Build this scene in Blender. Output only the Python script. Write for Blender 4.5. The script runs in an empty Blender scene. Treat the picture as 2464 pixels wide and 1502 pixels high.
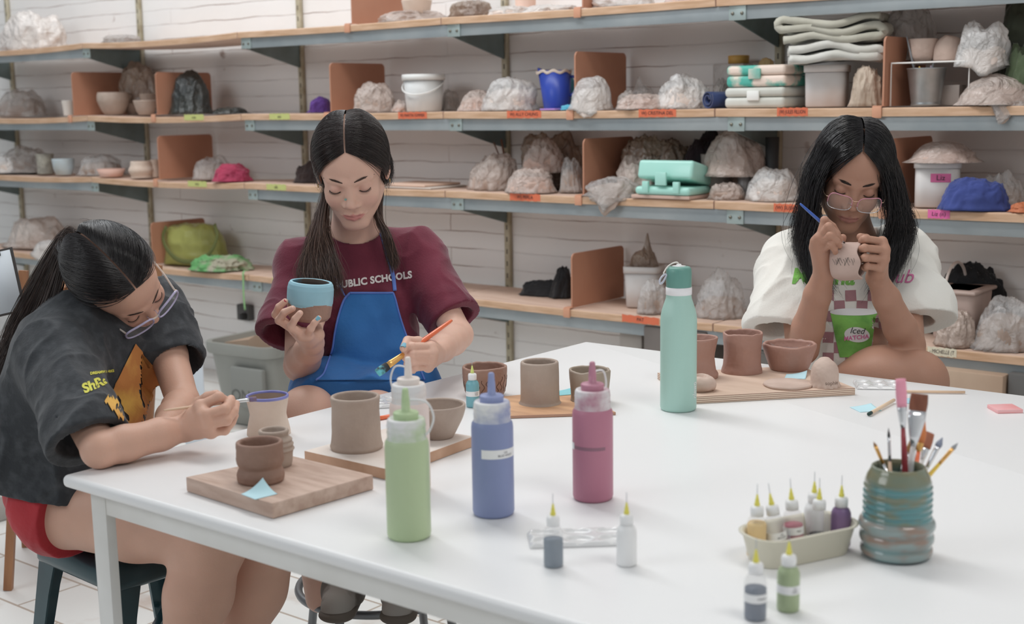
import bpy, math, random
import numpy as np
from math import sin, cos, pi, radians, sqrt, hypot
from mathutils import Vector, Matrix
from mathutils.bvhtree import BVHTree

# ------------------------------------------------------------------ camera
F, PIT, ROL, YAW, CZ = 3156.2, .157221, -.015386, .678539, 1.33
fwv = np.array([-sin(YAW)*cos(PIT), cos(YAW)*cos(PIT), -sin(PIT)])
_r = np.array([cos(YAW), sin(YAW), 0.0]); _u = np.cross(_r, fwv)
RV = _r*cos(ROL)+_u*sin(ROL); UV = -_r*sin(ROL)+_u*cos(ROL)
CAMP = np.array([0, 0, CZ])
scene = bpy.context.scene
col = scene.collection
cam = bpy.data.cameras.new('camera'); camo = bpy.data.objects.new('camera', cam); col.objects.link(camo)
cam.sensor_width = 36; cam.lens = F/2464*36; cam.clip_start = .05; cam.clip_end = 60
mw = Matrix.Identity(4)
for i in range(3):
    mw[i][0] = RV[i]; mw[i][1] = UV[i]; mw[i][2] = -fwv[i]; mw[i][3] = CAMP[i]
camo.matrix_world = mw
cam.dof.use_dof = True; cam.dof.focus_distance = 2.72; cam.dof.aperture_fstop = 5.2
scene.camera = camo
# ------------------------------------------------------------------ world and lights
scene.view_settings.view_transform = 'Standard'
scene.view_settings.look = 'None'
scene.view_settings.exposure = -0.13
scene.view_settings.gamma = 1.0
scene.view_settings.use_curve_mapping = False
wd = bpy.data.worlds.new('world'); scene.world = wd; wd.use_nodes = True
wb = wd.node_tree.nodes['Background']
wb.inputs['Color'].default_value = (.90, .95, 1.0, 1); wb.inputs['Strength'].default_value = .35
def area(name, loc, target, sx, sy, power, color=(1, 1, 1)):
    l = bpy.data.lights.new(name, 'AREA'); l.shape = 'RECTANGLE'; l.size = sx; l.size_y = sy; l.energy = power; l.color = color
    o = bpy.data.objects.new(name, l); col.objects.link(o); o.location = loc
    o.rotation_euler = (Vector(target)-Vector(loc)).to_track_quat('-Z', 'Y').to_euler(); return o
# daylight from high windows behind and to the left, ceiling lamps above the work tables
area('window_light', (-4.2, -3.0, 3.6), (-2.2, 3.0, .9), 3.2, 1.6, 72, (.93, .97, 1.0))
area('clerestory_light', (-4.6, 2.6, 4.1), (-4.2, 4.2, 2.0), 4.6, .9, 108, (.95, .98, 1.0))
area('ceiling_lamp_light', (-1.9, 2.4, 3.4), (-1.9, 2.4, 0), 1.3, .5, 26, (1.0, .975, .94))
area('ceiling_lamp_light', (.9, 1.2, 3.4), (.3, 1.6, 0), 1.3, .5, 26, (1.0, .975, .94))

# ------------------------------------------------------------------ pixel helpers (photo frame 2464 x 1502)
def ray(x, y): return fwv+RV*(x-1232)/F-UV*(y-751)/F
def PZ(x, y, z): d = ray(x, y); return CAMP+d*(z-CZ)/d[2]
def PY(x, y, Y): d = ray(x, y); return CAMP+d*Y/d[1]
def PD(x, y, dep): return CAMP+ray(x, y)*dep
def dep(p): return float((np.array(p)-CAMP)@fwv)
def toPx(p):
    v = np.asarray(p)-CAMP; z = v@fwv
    return 1232+F*(v@RV)/z, 751-F*(v@UV)/z

# ------------------------------------------------------------------ materials
def hx(s):
    s = s.lstrip('#'); c = [int(s[i:i+2], 16)/255 for i in (0, 2, 4)]
    c = [x/12.92 if x <= .04045 else ((x+.055)/1.055)**2.4 for x in c]; l = .25*c[0]+.65*c[1]+.1*c[2]
    return tuple(min(.86, (x+(l-x)*.12)*1.22) for x in c)+(1,)
MATS = {}
def M(name, color='#888888', rough=.5, metal=0, c2=None, ns=8, nd=3, lo=.35, hi=.65, bump=0, bs=40, bd=2, trans=0, alpha=1,
      sheen=0, sss=0, coat=0, ior=1.45, stretch=None, emit=None, attr=None, spec=None, coord='Object'):
    if name in MATS: return MATS[name]
    m = bpy.data.materials.new(name); m.use_nodes = True; MATS[name] = m
    nt = m.node_tree; N = nt.nodes; L = nt.links; b = N['Principled BSDF']
    def setc(v): b.inputs['Base Color'].default_value = v
    c = hx(color) if isinstance(color, str) else color
    setc(c); b.inputs['Roughness'].default_value = rough; b.inputs['Metallic'].default_value = metal
    b.inputs['IOR'].default_value = ior
    if trans: b.inputs['Transmission Weight'].default_value = trans
    if sheen: b.inputs['Sheen Weight'].default_value = sheen; b.inputs['Sheen Roughness'].default_value = .4
    if coat: b.inputs['Coat Weight'].default_value = coat; b.inputs['Coat Roughness'].default_value = .15
    if spec is not None: b.inputs['Specular IOR Level'].default_value = spec
    if sss:
        b.inputs['Subsurface Weight'].default_value = sss; b.inputs['Subsurface Radius'].default_value = (1, .35, .2)
        b.inputs['Subsurface Scale'].default_value = .006
    if emit: b.inputs['Emission Color'].default_value = hx(emit); b.inputs['Emission Strength'].default_value = 1
    tc = N.new('ShaderNodeTexCoord'); mp = N.new('ShaderNodeMapping'); L.new(tc.outputs[coord], mp.inputs['Vector'])
    if stretch: mp.inputs['Scale'].default_value = stretch
    src = None
    if c2 or attr:
        if attr:
            a = N.new('ShaderNodeAttribute'); a.attribute_name = attr; csrc = a.outputs['Color']
        if c2:
            n = N.new('ShaderNodeTexNoise'); n.inputs['Scale'].default_value = ns; n.inputs['Detail'].default_value = nd
            L.new(mp.outputs[0], n.inputs['Vector'])
            mr = N.new('ShaderNodeMapRange'); mr.inputs['From Min'].default_value = lo; mr.inputs['From Max'].default_value = hi
            L.new(n.outputs['Fac'], mr.inputs['Value'])
            mx = N.new('ShaderNodeMix'); mx.data_type = 'RGBA'; L.new(mr.outputs[0], mx.inputs['Factor'])
            if attr:
                mx.blend_type = 'MULTIPLY'; L.new(csrc, mx.inputs[6])
            else: mx.inputs[6].default_value = c
            mx.inputs[7].default_value = hx(c2) if isinstance(c2, str) else c2
            L.new(mx.outputs[2], b.inputs['Base Color'])
        else: L.new(csrc, b.inputs['Base Color'])
    if bump:
        n2 = N.new('ShaderNodeTexNoise'); n2.inputs['Scale'].default_value = bs; n2.inputs['Detail'].default_value = bd
        L.new(mp.outputs[0], n2.inputs['Vector'])
        bp = N.new('ShaderNodeBump'); bp.inputs['Strength'].default_value = bump; bp.inputs['Distance'].default_value = .01
        L.new(n2.outputs['Fac'], bp.inputs['Height']); L.new(bp.outputs[0], b.inputs['Normal'])
    if alpha < 1:
        tr = N.new('ShaderNodeBsdfTransparent'); ms = N.new('ShaderNodeMixShader'); ms.inputs[0].default_value = alpha
        L.new(tr.outputs[0], ms.inputs[1]); L.new(b.outputs[0], ms.inputs[2])
        L.new(ms.outputs[0], N['Material Output'].inputs['Surface'])
    return m

# ------------------------------------------------------------------ objects
def tagset(o, label=None, cat=None, group=None, kind=None):
    if label: o['label'] = label
    if cat: o['category'] = cat
    if group: o['group'] = group
    if kind: o['kind'] = kind
    return o
def thing(name, label, cat, loc=(0, 0, 0), rot=0, group=None):
    o = bpy.data.objects.new(name, None); col.objects.link(o); o.location = tuple(loc)
    o.rotation_euler = (0, 0, rot) if not hasattr(rot, '__len__') else tuple(rot)
    o.empty_display_size = .05
    return tagset(o, label, cat, group)
def root_off(p):
    v = np.zeros(3)
    while p is not None:
        v = v+np.array(p.location); p = p.parent
    return v
def mk(name, V, Fc, mat, parent=None, smooth=True, world=False, cols=None, fm=None, loc=None, rot=None, crease=None):
    """link verts/faces as ONE mesh object; world=True: verts are world coordinates and the parents are only translated"""
    V = np.asarray(V, float).reshape(-1, 3)
    if world and parent is not None: V = V-root_off(parent)
    me = bpy.data.meshes.new(name)
    if isinstance(Fc, np.ndarray):
        n, k = Fc.shape
        me.vertices.add(len(V)); me.vertices.foreach_set('co', V.astype('f').ravel())
        me.loops.add(n*k); me.loops.foreach_set('vertex_index', Fc.astype('i').ravel())
        me.polygons.add(n); me.polygons.foreach_set('loop_start', np.arange(0, n*k, k, dtype='i'))
    else:
        me.from_pydata([tuple(v) for v in V], [], [tuple(int(i) for i in f) for f in Fc])
    me.update(calc_edges=True); me.validate()
    for m in (mat if isinstance(mat, (list, tuple)) else [mat]): me.materials.append(m)
    if smooth: me.polygons.foreach_set('use_smooth', np.ones(len(me.polygons), bool))
    if crease is not None:
        me.set_sharp_from_angle(angle=radians(crease))
    if fm is not None: me.polygons.foreach_set('material_index', np.asarray(fm, 'i'))
    if cols is not None:
        a = me.color_attributes.new('Col', 'FLOAT_COLOR', 'POINT')
        c = np.ones((len(V), 4), 'f'); c[:, :3] = cols; a.data.foreach_set('color', c.ravel())
    o = bpy.data.objects.new(name, me); col.objects.link(o)
    if parent is not None: o.parent = parent
    if loc is not None: o.location = tuple(loc)
    if rot is not None: o.rotation_euler = tuple(rot)
    return o
class MB:
    def __init__(s): s.V = []; s.F = []
    def add(s, V, Fc):
        n = len(s.V); s.V += [tuple(v) for v in V]; s.F += [tuple(int(i)+n for i in f) for f in Fc]; return s
    def obj(s, name, mat, parent=None, **k): return mk(name, s.V, s.F, mat, parent, **k)
def rbox(x0, x1, y0, y1, z0, z1, b=.002, seg=2):
    """box with rounded vertical + horizontal edges"""
    b = min(b, (x1-x0)/2.01, (y1-y0)/2.01, (z1-z0)/2.01)
    if b <= 0:
        V = [(x, y, z) for z in (z0, z1) for x, y in ((x0, y0), (x1, y0), (x1, y1), (x0, y1))]
        return V, [(3, 2, 1, 0), (4, 5, 6, 7), (0, 1, 5, 4), (1, 2, 6, 5), (2, 3, 7, 6), (3, 0, 4, 7)]
    rings = []
    for i in range(seg+1):
        a = pi/2*i/seg; rings.append((b*(1-sin(a)), z0+b*(1-cos(a))))
    for i in range(seg+1):
        a = pi/2*(1-i/seg); rings.append((b*(1-sin(a)), z1-b*(1-cos(a))))
    V = []; n = 4*(seg+1)
    for ins, z in rings:
        for cx, cy, a0 in ((x1-b, y1-b, 0), (x0+b, y1-b, pi/2), (x0+b, y0+b, pi), (x1-b, y0+b, 1.5*pi)):
            for i in range(seg+1):
                a = a0+pi/2*i/seg; V.append((cx+(b-ins)*cos(a), cy+(b-ins)*sin(a), z))
    Fc = []
    for k in range(len(rings)-1):
        for i in range(n):
            j = (i+1) % n; Fc.append((k*n+i, k*n+j, (k+1)*n+j, (k+1)*n+i))
    Fc.append(tuple(range(n-1, -1, -1))); Fc.append(tuple((len(rings)-1)*n+i for i in range(n)))
    return V, Fc
def lathe(prof, n=48, closed=False, wob=None):
    """revolve [(r,z)...] about z; wob(ang,z,r)->(dx,dy,dz) or radius factor"""
    V = []; Fc = []; idx = []
    for r, z in prof:
        if r < 1e-6:
            idx.append([len(V)]); V.append((0, 0, z))
        else:
            idx.append(list(range(len(V), len(V)+n)))
            for i in range(n):
                a = 2*pi*i/n; rr = r; zz = z; ox = oy = 0
                if wob:
                    w = wob(a, z, r); rr = r*w[0]; zz = z+w[1]
                    if len(w) > 2: ox, oy = w[2], w[3]
                V.append((rr*cos(a)+ox, rr*sin(a)+oy, zz))
    for k in range(len(prof)-1):
        A, B = idx[k], idx[k+1]
        if len(A) == 1 and len(B) == 1: continue
        for i in range(n):
            j = (i+1) % n
            if len(A) == 1: Fc.append((A[0], B[j], B[i]))
            elif len(B) == 1: Fc.append((A[i], A[j], B[0]))
            else: Fc.append((A[i], A[j], B[j], B[i]))
    return V, Fc
def smoothpts(P, n):
    """Catmull-Rom resample of points (any dimension)"""
    P = np.asarray(P, float); m = len(P)
    if m < 3: return np.array([P[0]+(P[-1]-P[0])*t for t in np.linspace(0, 1, n)])
    Q = np.vstack([2*P[0]-P[1], P, 2*P[-1]-P[-2]]); out = []
    for t in np.linspace(0, m-1, n):
        i = min(int(t), m-2); f = t-i; p0, p1, p2, p3 = Q[i:i+4]
        out.append(.5*((2*p1)+(-p0+p2)*f+(2*p0-5*p1+4*p2-p3)*f*f+(-p0+3*p1-3*p2+p3)*f**3))
    return np.array(out)
def tube(P, R, n=8, caps=True, flat=None, up=None):
    """sweep a circle (or a flat ellipse: flat = ratio) along points P with radii R"""
    P = np.asarray(P, float); m = len(P); R = np.broadcast_to(np.asarray(R, float), (m,))
    T = np.gradient(P, axis=0); T /= np.linalg.norm(T, axis=1)[:, None]+1e-12
    a = np.array([0, 0, 1.]) if up is None else np.asarray(up, float)
    if abs(T[0]@a) > .95 and up is None: a = np.array([1., 0, 0])
    V = []; nn = a-T[0]*(a@T[0]); nn /= np.linalg.norm(nn)
    for i in range(m):
        nn = nn-T[i]*(nn@T[i]); nn /= np.linalg.norm(nn)+1e-12
        bb = np.cross(T[i], nn)
        for k in range(n):
            t = 2*pi*k/n; V.append(P[i]+R[i]*(nn*cos(t)*(flat if flat else 1)+bb*sin(t)))
    Fc = []
    for i in range(m-1):
        for k in range(n):
            j = (k+1) % n; Fc.append((i*n+k, i*n+j, (i+1)*n+j, (i+1)*n+k))
    if caps: Fc.append(tuple(range(n-1, -1, -1))); Fc.append(tuple((m-1)*n+k for k in range(n)))
    return V, Fc
def torus(R, r, z=0, n=48, m=8, cx=0, cy=0):
    V = []; Fc = []
    for i in range(n):
        a = 2*pi*i/n
        for j in range(m):
            b = 2*pi*j/m; V.append((cx+(R+r*cos(b))*cos(a), cy+(R+r*cos(b))*sin(a), z+r*sin(b)))
    for i in range(n):
        for j in range(m):
            Fc.append((i*m+j, ((i+1) % n)*m+j, ((i+1) % n)*m+(j+1) % m, i*m+(j+1) % m))
    return V, Fc
def xf(VF, loc=(0, 0, 0), R=None, s=1):
    V = np.asarray(VF[0], float)*s
    if R is not None: V = V@np.asarray(R).T
    return V+np.asarray(loc), VF[1]
def rotm(ax, ang):
    return np.array(Matrix.Rotation(ang, 3, Vector(ax)))

# ------------------------------------------------------------------ vectorised value noise
_rs = np.random.RandomState(7); _tab = _rs.rand(4096)
def vnoise(P, scale=1., seed=0):
    P = np.asarray(P)*scale+seed*17.31; i = np.floor(P).astype(np.int64); f = P-i; f = f*f*(3-2*f)
    def h(a, b, c): return _tab[((a*73856093) ^ (b*19349663) ^ (c*83492791)) & 4095]
    x, y, z = i[:, 0], i[:, 1], i[:, 2]; fx, fy, fz = f.T
    def L(a, b, t): return a+(b-a)*t
    return L(L(L(h(x, y, z), h(x+1, y, z), fx), L(h(x, y+1, z), h(x+1, y+1, z), fx), fy),
             L(L(h(x, y, z+1), h(x+1, y, z+1), fx), L(h(x, y+1, z+1), h(x+1, y+1, z+1), fx), fy), fz)*2-1
def fbm(P, scale=1., seed=0, o=3):
    s = 0; a = 1; t = 0
    for k in range(o): s = s+a*vnoise(P, scale*2**k, seed+k*3.7); t += a; a *= .5
    return s/t
def ridged(P, scale=1., seed=0, o=3):
    s = 0; a = 1; t = 0
    for k in range(o): s = s+a*(1-2*np.abs(vnoise(P, scale*1.9**k, seed+k*5.1))); t += a; a *= .55
    return s/t

# ------------------------------------------------------------------ text and decals
def textmesh(s, size=1., font=None, shear=0, spacing=1., bold=0):
    cu = bpy.data.curves.new('t', 'FONT'); cu.body = s; cu.size = size; cu.align_x = 'CENTER'; cu.align_y = 'CENTER'
    cu.shear = shear; cu.space_character = spacing; cu.offset = bold; cu.resolution_u = 3
    o = bpy.data.objects.new('t', cu); col.objects.link(o)
    dg = bpy.context.evaluated_depsgraph_get(); me = bpy.data.meshes.new_from_object(o.evaluated_get(dg))
    V = np.array([v.co[:] for v in me.vertices]).reshape(-1, 3); Fc = [tuple(p.vertices) for p in me.polygons]
    bpy.data.objects.remove(o); bpy.data.curves.remove(cu); bpy.data.meshes.remove(me)
    return V, Fc
def subdiv(V, Fc, maxlen):
    """split triangles until edges are short, so a decal can follow a curved surface"""
    V = [tuple(v) for v in V]; T = []
    for f in Fc:
        for i in range(1, len(f)-1): T.append((f[0], f[i], f[i+1]))
    for _ in range(5):
        cache = {}; out = []; ch = False
        def mid(a, b):
            k = (min(a, b), max(a, b))
            if k not in cache:
                cache[k] = len(V); V.append(tuple((V[a][i]+V[b][i])/2 for i in range(3)))
            return cache[k]
        def ln(a, b): return sqrt(sum((V[a][i]-V[b][i])**2 for i in range(3)))
        for a, b, c in T:
            e = [ln(a, b) > maxlen, ln(b, c) > maxlen, ln(c, a) > maxlen]
            if not any(e): out.append((a, b, c)); continue
            ch = True
            ab = mid(a, b) if e[0] else None; bc = mid(b, c) if e[1] else None; ca = mid(c, a) if e[2] else None
            n = sum(e)
            if n == 3: out += [(a, ab, ca), (ab, b, bc), (ca, bc, c), (ab, bc, ca)]
            elif n == 1:
                if e[0]: out += [(a, ab, c), (ab, b, c)]
                elif e[1]: out += [(a, b, bc), (a, bc, c)]
                else: out += [(a, b, ca), (ca, b, c)]
            else:
                if not e[0]: out += [(a, b, bc), (a, bc, ca), (ca, bc, c)]
                elif not e[1]: out += [(b, c, ca), (b, ca, ab), (ab, ca, a)]
                else: out += [(c, a, ab), (c, ab, bc), (bc, ab, b)]
        T = out
        if not ch: break
    return np.array(V), T
def decal(VF, bvh, o, ex, ey, dr, off=.0006, maxlen=.01, reach=.5):
    """lay a flat 2D mesh (x,y) on a surface: plane origin o with axes ex,ey; rays along dr hit bvh"""
    V, T = subdiv(*VF, maxlen); o = np.asarray(o, float); ex = np.asarray(ex, float); ey = np.asarray(ey, float)
    dr = np.asarray(dr, float); dr = dr/np.linalg.norm(dr); out = []; ok = []
    for v in V:
        p = o+ex*v[0]+ey*v[1]-dr*.0
        h = bvh.ray_cast(Vector(p), Vector(dr), reach)
        if h[0] is None: out.append(p); ok.append(False)
        else:
            nrm = np.array(h[1]);
            if nrm@dr > 0: nrm = -nrm
            out.append(np.array(h[0])+nrm*off); ok.append(True)
    lim = maxlen*np.linalg.norm(ex)*3+.002
    T = [t for t in T if all(ok[i] for i in t) and max(np.linalg.norm(out[t[i]]-out[t[i-1]]) for i in range(3)) < lim]
    return np.array(out), T
def bvh_of(o, world=True):
    me = o.data; off = root_off(o.parent)+np.array(o.location) if world else np.zeros(3)
    V = np.empty(len(me.vertices)*3, 'f'); me.vertices.foreach_get('co', V); V = V.reshape(-1, 3)+off
    return BVHTree.FromPolygons([tuple(v) for v in V], [tuple(p.vertices) for p in me.polygons])
def poly2(pts): return [(x, y, 0) for x, y in pts], [tuple(range(len(pts)))]
def rect2(w, h): return poly2([(-w/2, -h/2), (w/2, -h/2), (w/2, h/2), (-w/2, h/2)])
def ell2(a, b, n=28): return poly2([(a*cos(2*pi*i/n), b*sin(2*pi*i/n)) for i in range(n)])
def strip2(P, w):
    """flat ribbon along 2D points"""
    P = np.asarray(P, float); T = np.gradient(P, axis=0); T /= np.linalg.norm(T, axis=1)[:, None]; N = np.stack([-T[:, 1], T[:, 0]], 1)
    w = np.broadcast_to(np.asarray(w, float), (len(P),))[:, None]
    V = [(x, y, 0) for x, y in np.vstack([P-N*w/2, P+N*w/2])]; n = len(P)
    return V, [(i, i+1, n+i+1, n+i) for i in range(n-1)]

# ------------------------------------------------------------------ signed distance bodies -> one continuous mesh
class SDF:
    """smooth union / difference of tapered capsules and ellipsoids, meshed with sparse surface nets"""
    def __init__(s): s.p = []; s.disp = None; s.cuts = []
    def cap(s, a, b, r1, r2=None, k=.012, op='u', flat=None, fd=None):
        a = np.asarray(a, float); b = np.asarray(b, float); r2 = r1 if r2 is None else r2
        s.p.append(('c', a, b, r1, r2, k, op, flat, None if fd is None else np.asarray(fd, float)/np.linalg.norm(fd))); return s
    def chain(s, P, R, k=.01, op='u', **kw):
        for i in range(len(P)-1): s.cap(P[i], P[i+1], R[i], R[i+1], k, op, **kw)
        return s
    def ell(s, c, r, Rm=None, k=.012, op='u'):
        s.p.append(('e', np.asarray(c, float), np.asarray(r, float), None if Rm is None else np.asarray(Rm, float), None, k, op, None, None)); return s
    def _d(s, pr, P):
        if pr[0] == 'c':
            _, a, b, r1, r2, k, op, fl, fd = pr
            ab = b-a; L = ab@ab+1e-12; w = P-a; t = np.clip(w@ab/L, 0, 1); q = w-t[:, None]*ab
            if fl is not None: q = q+np.outer(q@fd, fd)*(1/fl-1)
            return np.sqrt((q*q).sum(1))-(r1+(r2-r1)*t)
        _, c, r, Rm = pr[:4]; q = P-c
        if Rm is not None: q = q@Rm
        k0 = np.sqrt(((q/r)**2).sum(1)); k1 = np.sqrt(((q/r**2)**2).sum(1))+1e-9
        return k0*(k0-1)/k1
    def ev(s, P, prims=None):
        D = np.full(len(P), 1e3)
        for pr in (s.p if prims is None else prims):
            d = s._d(pr, P); k = pr[5]
            if pr[6] == 'u':
                h = np.maximum(k-np.abs(D-d), 0)/max(k, 1e-9); D = np.minimum(D, d)-h*h*k*.25
            else:
                h = np.maximum(k-np.abs(D+d), 0)/max(k, 1e-9); D = np.maximum(D, -d)+h*h*k*.25
        return D
    def full(s, P, prims=None):
        D = s.ev(P, prims)
        if s.disp is not None: D = D+s.disp(P)
        for c in s.cuts: D = np.maximum(D, c(P))
        return D
    def bounds(s):
        lo = np.full(3, 1e9); hi = -lo
        for pr in s.p:
            if pr[6] != 'u': continue
            if pr[0] == 'c':
                r = max(pr[3], pr[4]); lo = np.minimum(lo, np.minimum(pr[1], pr[2])-r); hi = np.maximum(hi, np.maximum(pr[1], pr[2])+r)
            else: r = max(pr[2]); lo = np.minimum(lo, pr[1]-r); hi = np.maximum(hi, pr[1]+r)
        return lo-.01, hi+.01
    def mesh(s, h, bounds=None, pad=.0, fun=None):
        lo, hi = bounds if bounds is not None else s.bounds(); lo = np.asarray(lo, float); hi = np.asarray(hi, float)
        B = 16; bs = B*h; nb = np.ceil((hi-lo)/bs).astype(int)
        I = np.stack(np.meshgrid(*[np.arange(n) for n in nb], indexing='ij'), -1).reshape(-1, 3)
        Cn = lo+(I+.5)*bs; Rr = bs*.5*sqrt(3); f = fun or s.full
        d0 = s.full(Cn) if fun is None else fun(Cn, None)
        keep = np.abs(d0) < Rr*1.35+pad+.006
        I = I[keep]; d0 = d0[keep]; Cn = Cn[keep]
        pc = [(pr, s._d(pr, Cn)) for pr in s.p]
        g = np.arange(B+1); G = np.stack(np.meshgrid(g, g, g, indexing='ij'), -1).reshape(-1, 3)
        ids = []; pos = []; quads = []
        dim = nb*B+2; st = np.array([dim[1]*dim[2], dim[2], 1])
        base_d = s.ev(Cn)
        for bi in range(len(I)):
            pr = [p for p, dd in pc if dd[bi]-Rr < (base_d[bi]+Rr+p[5]+pad+.03)]
            if not pr: continue
            P = lo+(I[bi]*B+G)*h; D = f(P, pr).reshape(B+1, B+1, B+1)
            S = D < 0
            if S.all() or not S.any(): continue
            c = np.zeros((B, B, B), int)
            for dx in (0, 1):
                for dy in (0, 1):
                    for dz in (0, 1): c += S[dx:B+dx, dy:B+dy, dz:B+dz]
            A = np.argwhere((c > 0) & (c < 8))
            # vertex = average of edge crossings
            sm = np.zeros((len(A), 3)); ct = np.zeros(len(A))
            for ax in range(3):
                o1, o2 = [a for a in range(3) if a != ax]
                for u in (0, 1):
                    for v in (0, 1):
                        q = A.copy(); q[:, o1] += u; q[:, o2] += v; q2 = q.copy(); q2[:, ax] += 1
                        a = D[q[:, 0], q[:, 1], q[:, 2]]; b = D[q2[:, 0], q2[:, 1], q2[:, 2]]; m = (a < 0) != (b < 0)
                        t = np.where(m, a/np.where(m, a-b, 1), 0); pp = q.astype(float); pp[:, ax] += t
                        sm[m] += pp[m]; ct[m] += 1
            ids.append(((I[bi]*B+A+1)@st)); pos.append(lo+(I[bi]*B+sm/ct[:, None])*h)
            for ax in range(3):
                a = S[:B, :B, :B]; sl = [slice(0, B)]*3; sl[ax] = slice(1, B+1); b = S[tuple(sl)]
                E = np.argwhere(a != b); fl = a[E[:, 0], E[:, 1], E[:, 2]]
                if not len(E): continue
                o1, o2 = (ax+1) % 3, (ax+2) % 3; gidx = I[bi]*B+E+1; e1 = np.zeros(3, int); e1[o1] = 1; e2 = np.zeros(3, int); e2[o2] = 1
                q = np.stack([gidx@st, (gidx-e1)@st, (gidx-e1-e2)@st, (gidx-e2)@st], 1)
                q = np.where(fl[:, None], q, q[:, ::-1]); quads.append(q)
        ids = np.concatenate(ids); pos = np.concatenate(pos); quads = np.concatenate(quads)
        o = np.argsort(ids); sid = ids[o]; pos = pos[o]
        k = np.searchsorted(sid, quads); k = np.clip(k, 0, len(sid)-1); good = (sid[k] == quads).all(1)
        return pos, k[good]
    def normals(s, P, e=.001):
        g = np.stack([s.ev(P+np.eye(3)[i]*e)-s.ev(P-np.eye(3)[i]*e) for i in range(3)], 1)
        return g/(np.linalg.norm(g, axis=1)[:, None]+1e-12)
def joinm(parts):
    V = []; Fc = []; n = 0
    for v, f in parts: V.append(np.asarray(v)); Fc.append(np.asarray(f)+n); n += len(v)
    return np.concatenate(V), np.concatenate(Fc)
random.seed(4)
# ================================================================== THE SETTING
TZ = .75
WALLY, SF = 4.20, 3.85       # wall plane and front plane of the shelves
def wall_mat():
    m = bpy.data.materials.new('painted_brick'); m.use_nodes = True; nt = m.node_tree; N = nt.nodes; L = nt.links; b = N['Principled BSDF']
    b.inputs['Roughness'].default_value = .55
    tc = N.new('ShaderNodeTexCoord'); sp = N.new('ShaderNodeSeparateXYZ'); L.new(tc.outputs['Object'], sp.inputs[0])
    cb = N.new('ShaderNodeCombineXYZ'); L.new(sp.outputs[0], cb.inputs[0]); L.new(sp.outputs[2], cb.inputs[1]); L.new(sp.outputs[1], cb.inputs[2])
    ns = N.new('ShaderNodeTexNoise'); ns.inputs['Scale'].default_value = 5; ns.inputs['Detail'].default_value = 5; L.new(cb.outputs[0], ns.inputs['Vector'])
    dv = N.new('ShaderNodeVectorMath'); dv.operation = 'MULTIPLY_ADD'; L.new(ns.outputs['Color'], dv.inputs[0]); dv.inputs[1].default_value = (.03, .022, 0); L.new(cb.outputs[0], dv.inputs[2])
    br = N.new('ShaderNodeTexBrick'); L.new(dv.outputs[0], br.inputs['Vector'])
    br.inputs['Scale'].default_value = 1; br.inputs['Brick Width'].default_value = 3.7; br.inputs['Row Height'].default_value = .0735
    br.inputs['Mortar Size'].default_value = .0026; br.inputs['Mortar Smooth'].default_value = .6; br.inputs['Bias'].default_value = 0
    br.inputs['Color1'].default_value = (0, 0, 0, 1); br.inputs['Color2'].default_value = (0, 0, 0, 1); br.inputs['Mortar'].default_value = (1, 1, 1, 1)
    n2 = N.new('ShaderNodeTexNoise'); n2.inputs['Scale'].default_value = 2.6; n2.inputs['Detail'].default_value = 6; L.new(cb.outputs[0], n2.inputs['Vector'])
    mr = N.new('ShaderNodeMapRange'); mr.inputs['From Min'].default_value = .44; mr.inputs['From Max'].default_value = .62; L.new(n2.outputs['Fac'], mr.inputs['Value'])
    mu = N.new('ShaderNodeMath'); mu.operation = 'MULTIPLY'; L.new(br.outputs['Fac'], mu.inputs[0]); L.new(mr.outputs[0], mu.inputs[1])
    n3 = N.new('ShaderNodeTexNoise'); n3.inputs['Scale'].default_value = 9; n3.inputs['Detail'].default_value = 7; L.new(cb.outputs[0], n3.inputs['Vector'])
    m3 = N.new('ShaderNodeMapRange'); m3.inputs['From Min'].default_value = .70; m3.inputs['From Max'].default_value = .78; L.new(n3.outputs['Fac'], m3.inputs['Value'])
    ad = N.new('ShaderNodeMath'); ad.operation = 'MAXIMUM'; L.new(mu.outputs[0], ad.inputs[0]); L.new(m3.outputs[0], ad.inputs[1])
    ml = N.new('ShaderNodeMath'); ml.operation = 'MULTIPLY'; L.new(ad.outputs[0], ml.inputs[0]); ml.inputs[1].default_value = .75
    n4 = N.new('ShaderNodeTexNoise'); n4.inputs['Scale'].default_value = 1.3; n4.inputs['Detail'].default_value = 4; L.new(cb.outputs[0], n4.inputs['Vector'])
    cr = N.new('ShaderNodeMix'); cr.data_type = 'RGBA'; cr.inputs[6].default_value = hx('#e7e5e3'); cr.inputs[7].default_value = hx('#d6d1cc'); L.new(n4.outputs['Fac'], cr.inputs['Factor'])
    mx = N.new('ShaderNodeMix'); mx.data_type = 'RGBA'; L.new(ml.outputs[0], mx.inputs['Factor']); L.new(cr.outputs[2], mx.inputs[6]); mx.inputs[7].default_value = hx('#7d5a48')
    L.new(mx.outputs[2], b.inputs['Base Color'])
    iv = N.new('ShaderNodeMath'); iv.operation = 'MULTIPLY_ADD'; L.new(br.outputs['Fac'], iv.inputs[0]); iv.inputs[1].default_value = -1; L.new(n3.outputs['Fac'], iv.inputs[2])
    bp = N.new('ShaderNodeBump'); bp.inputs['Strength'].default_value = .6; bp.inputs['Distance'].default_value = .006; L.new(iv.outputs[0], bp.inputs['Height']); L.new(bp.outputs[0], b.inputs['Normal'])
    return m
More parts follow.
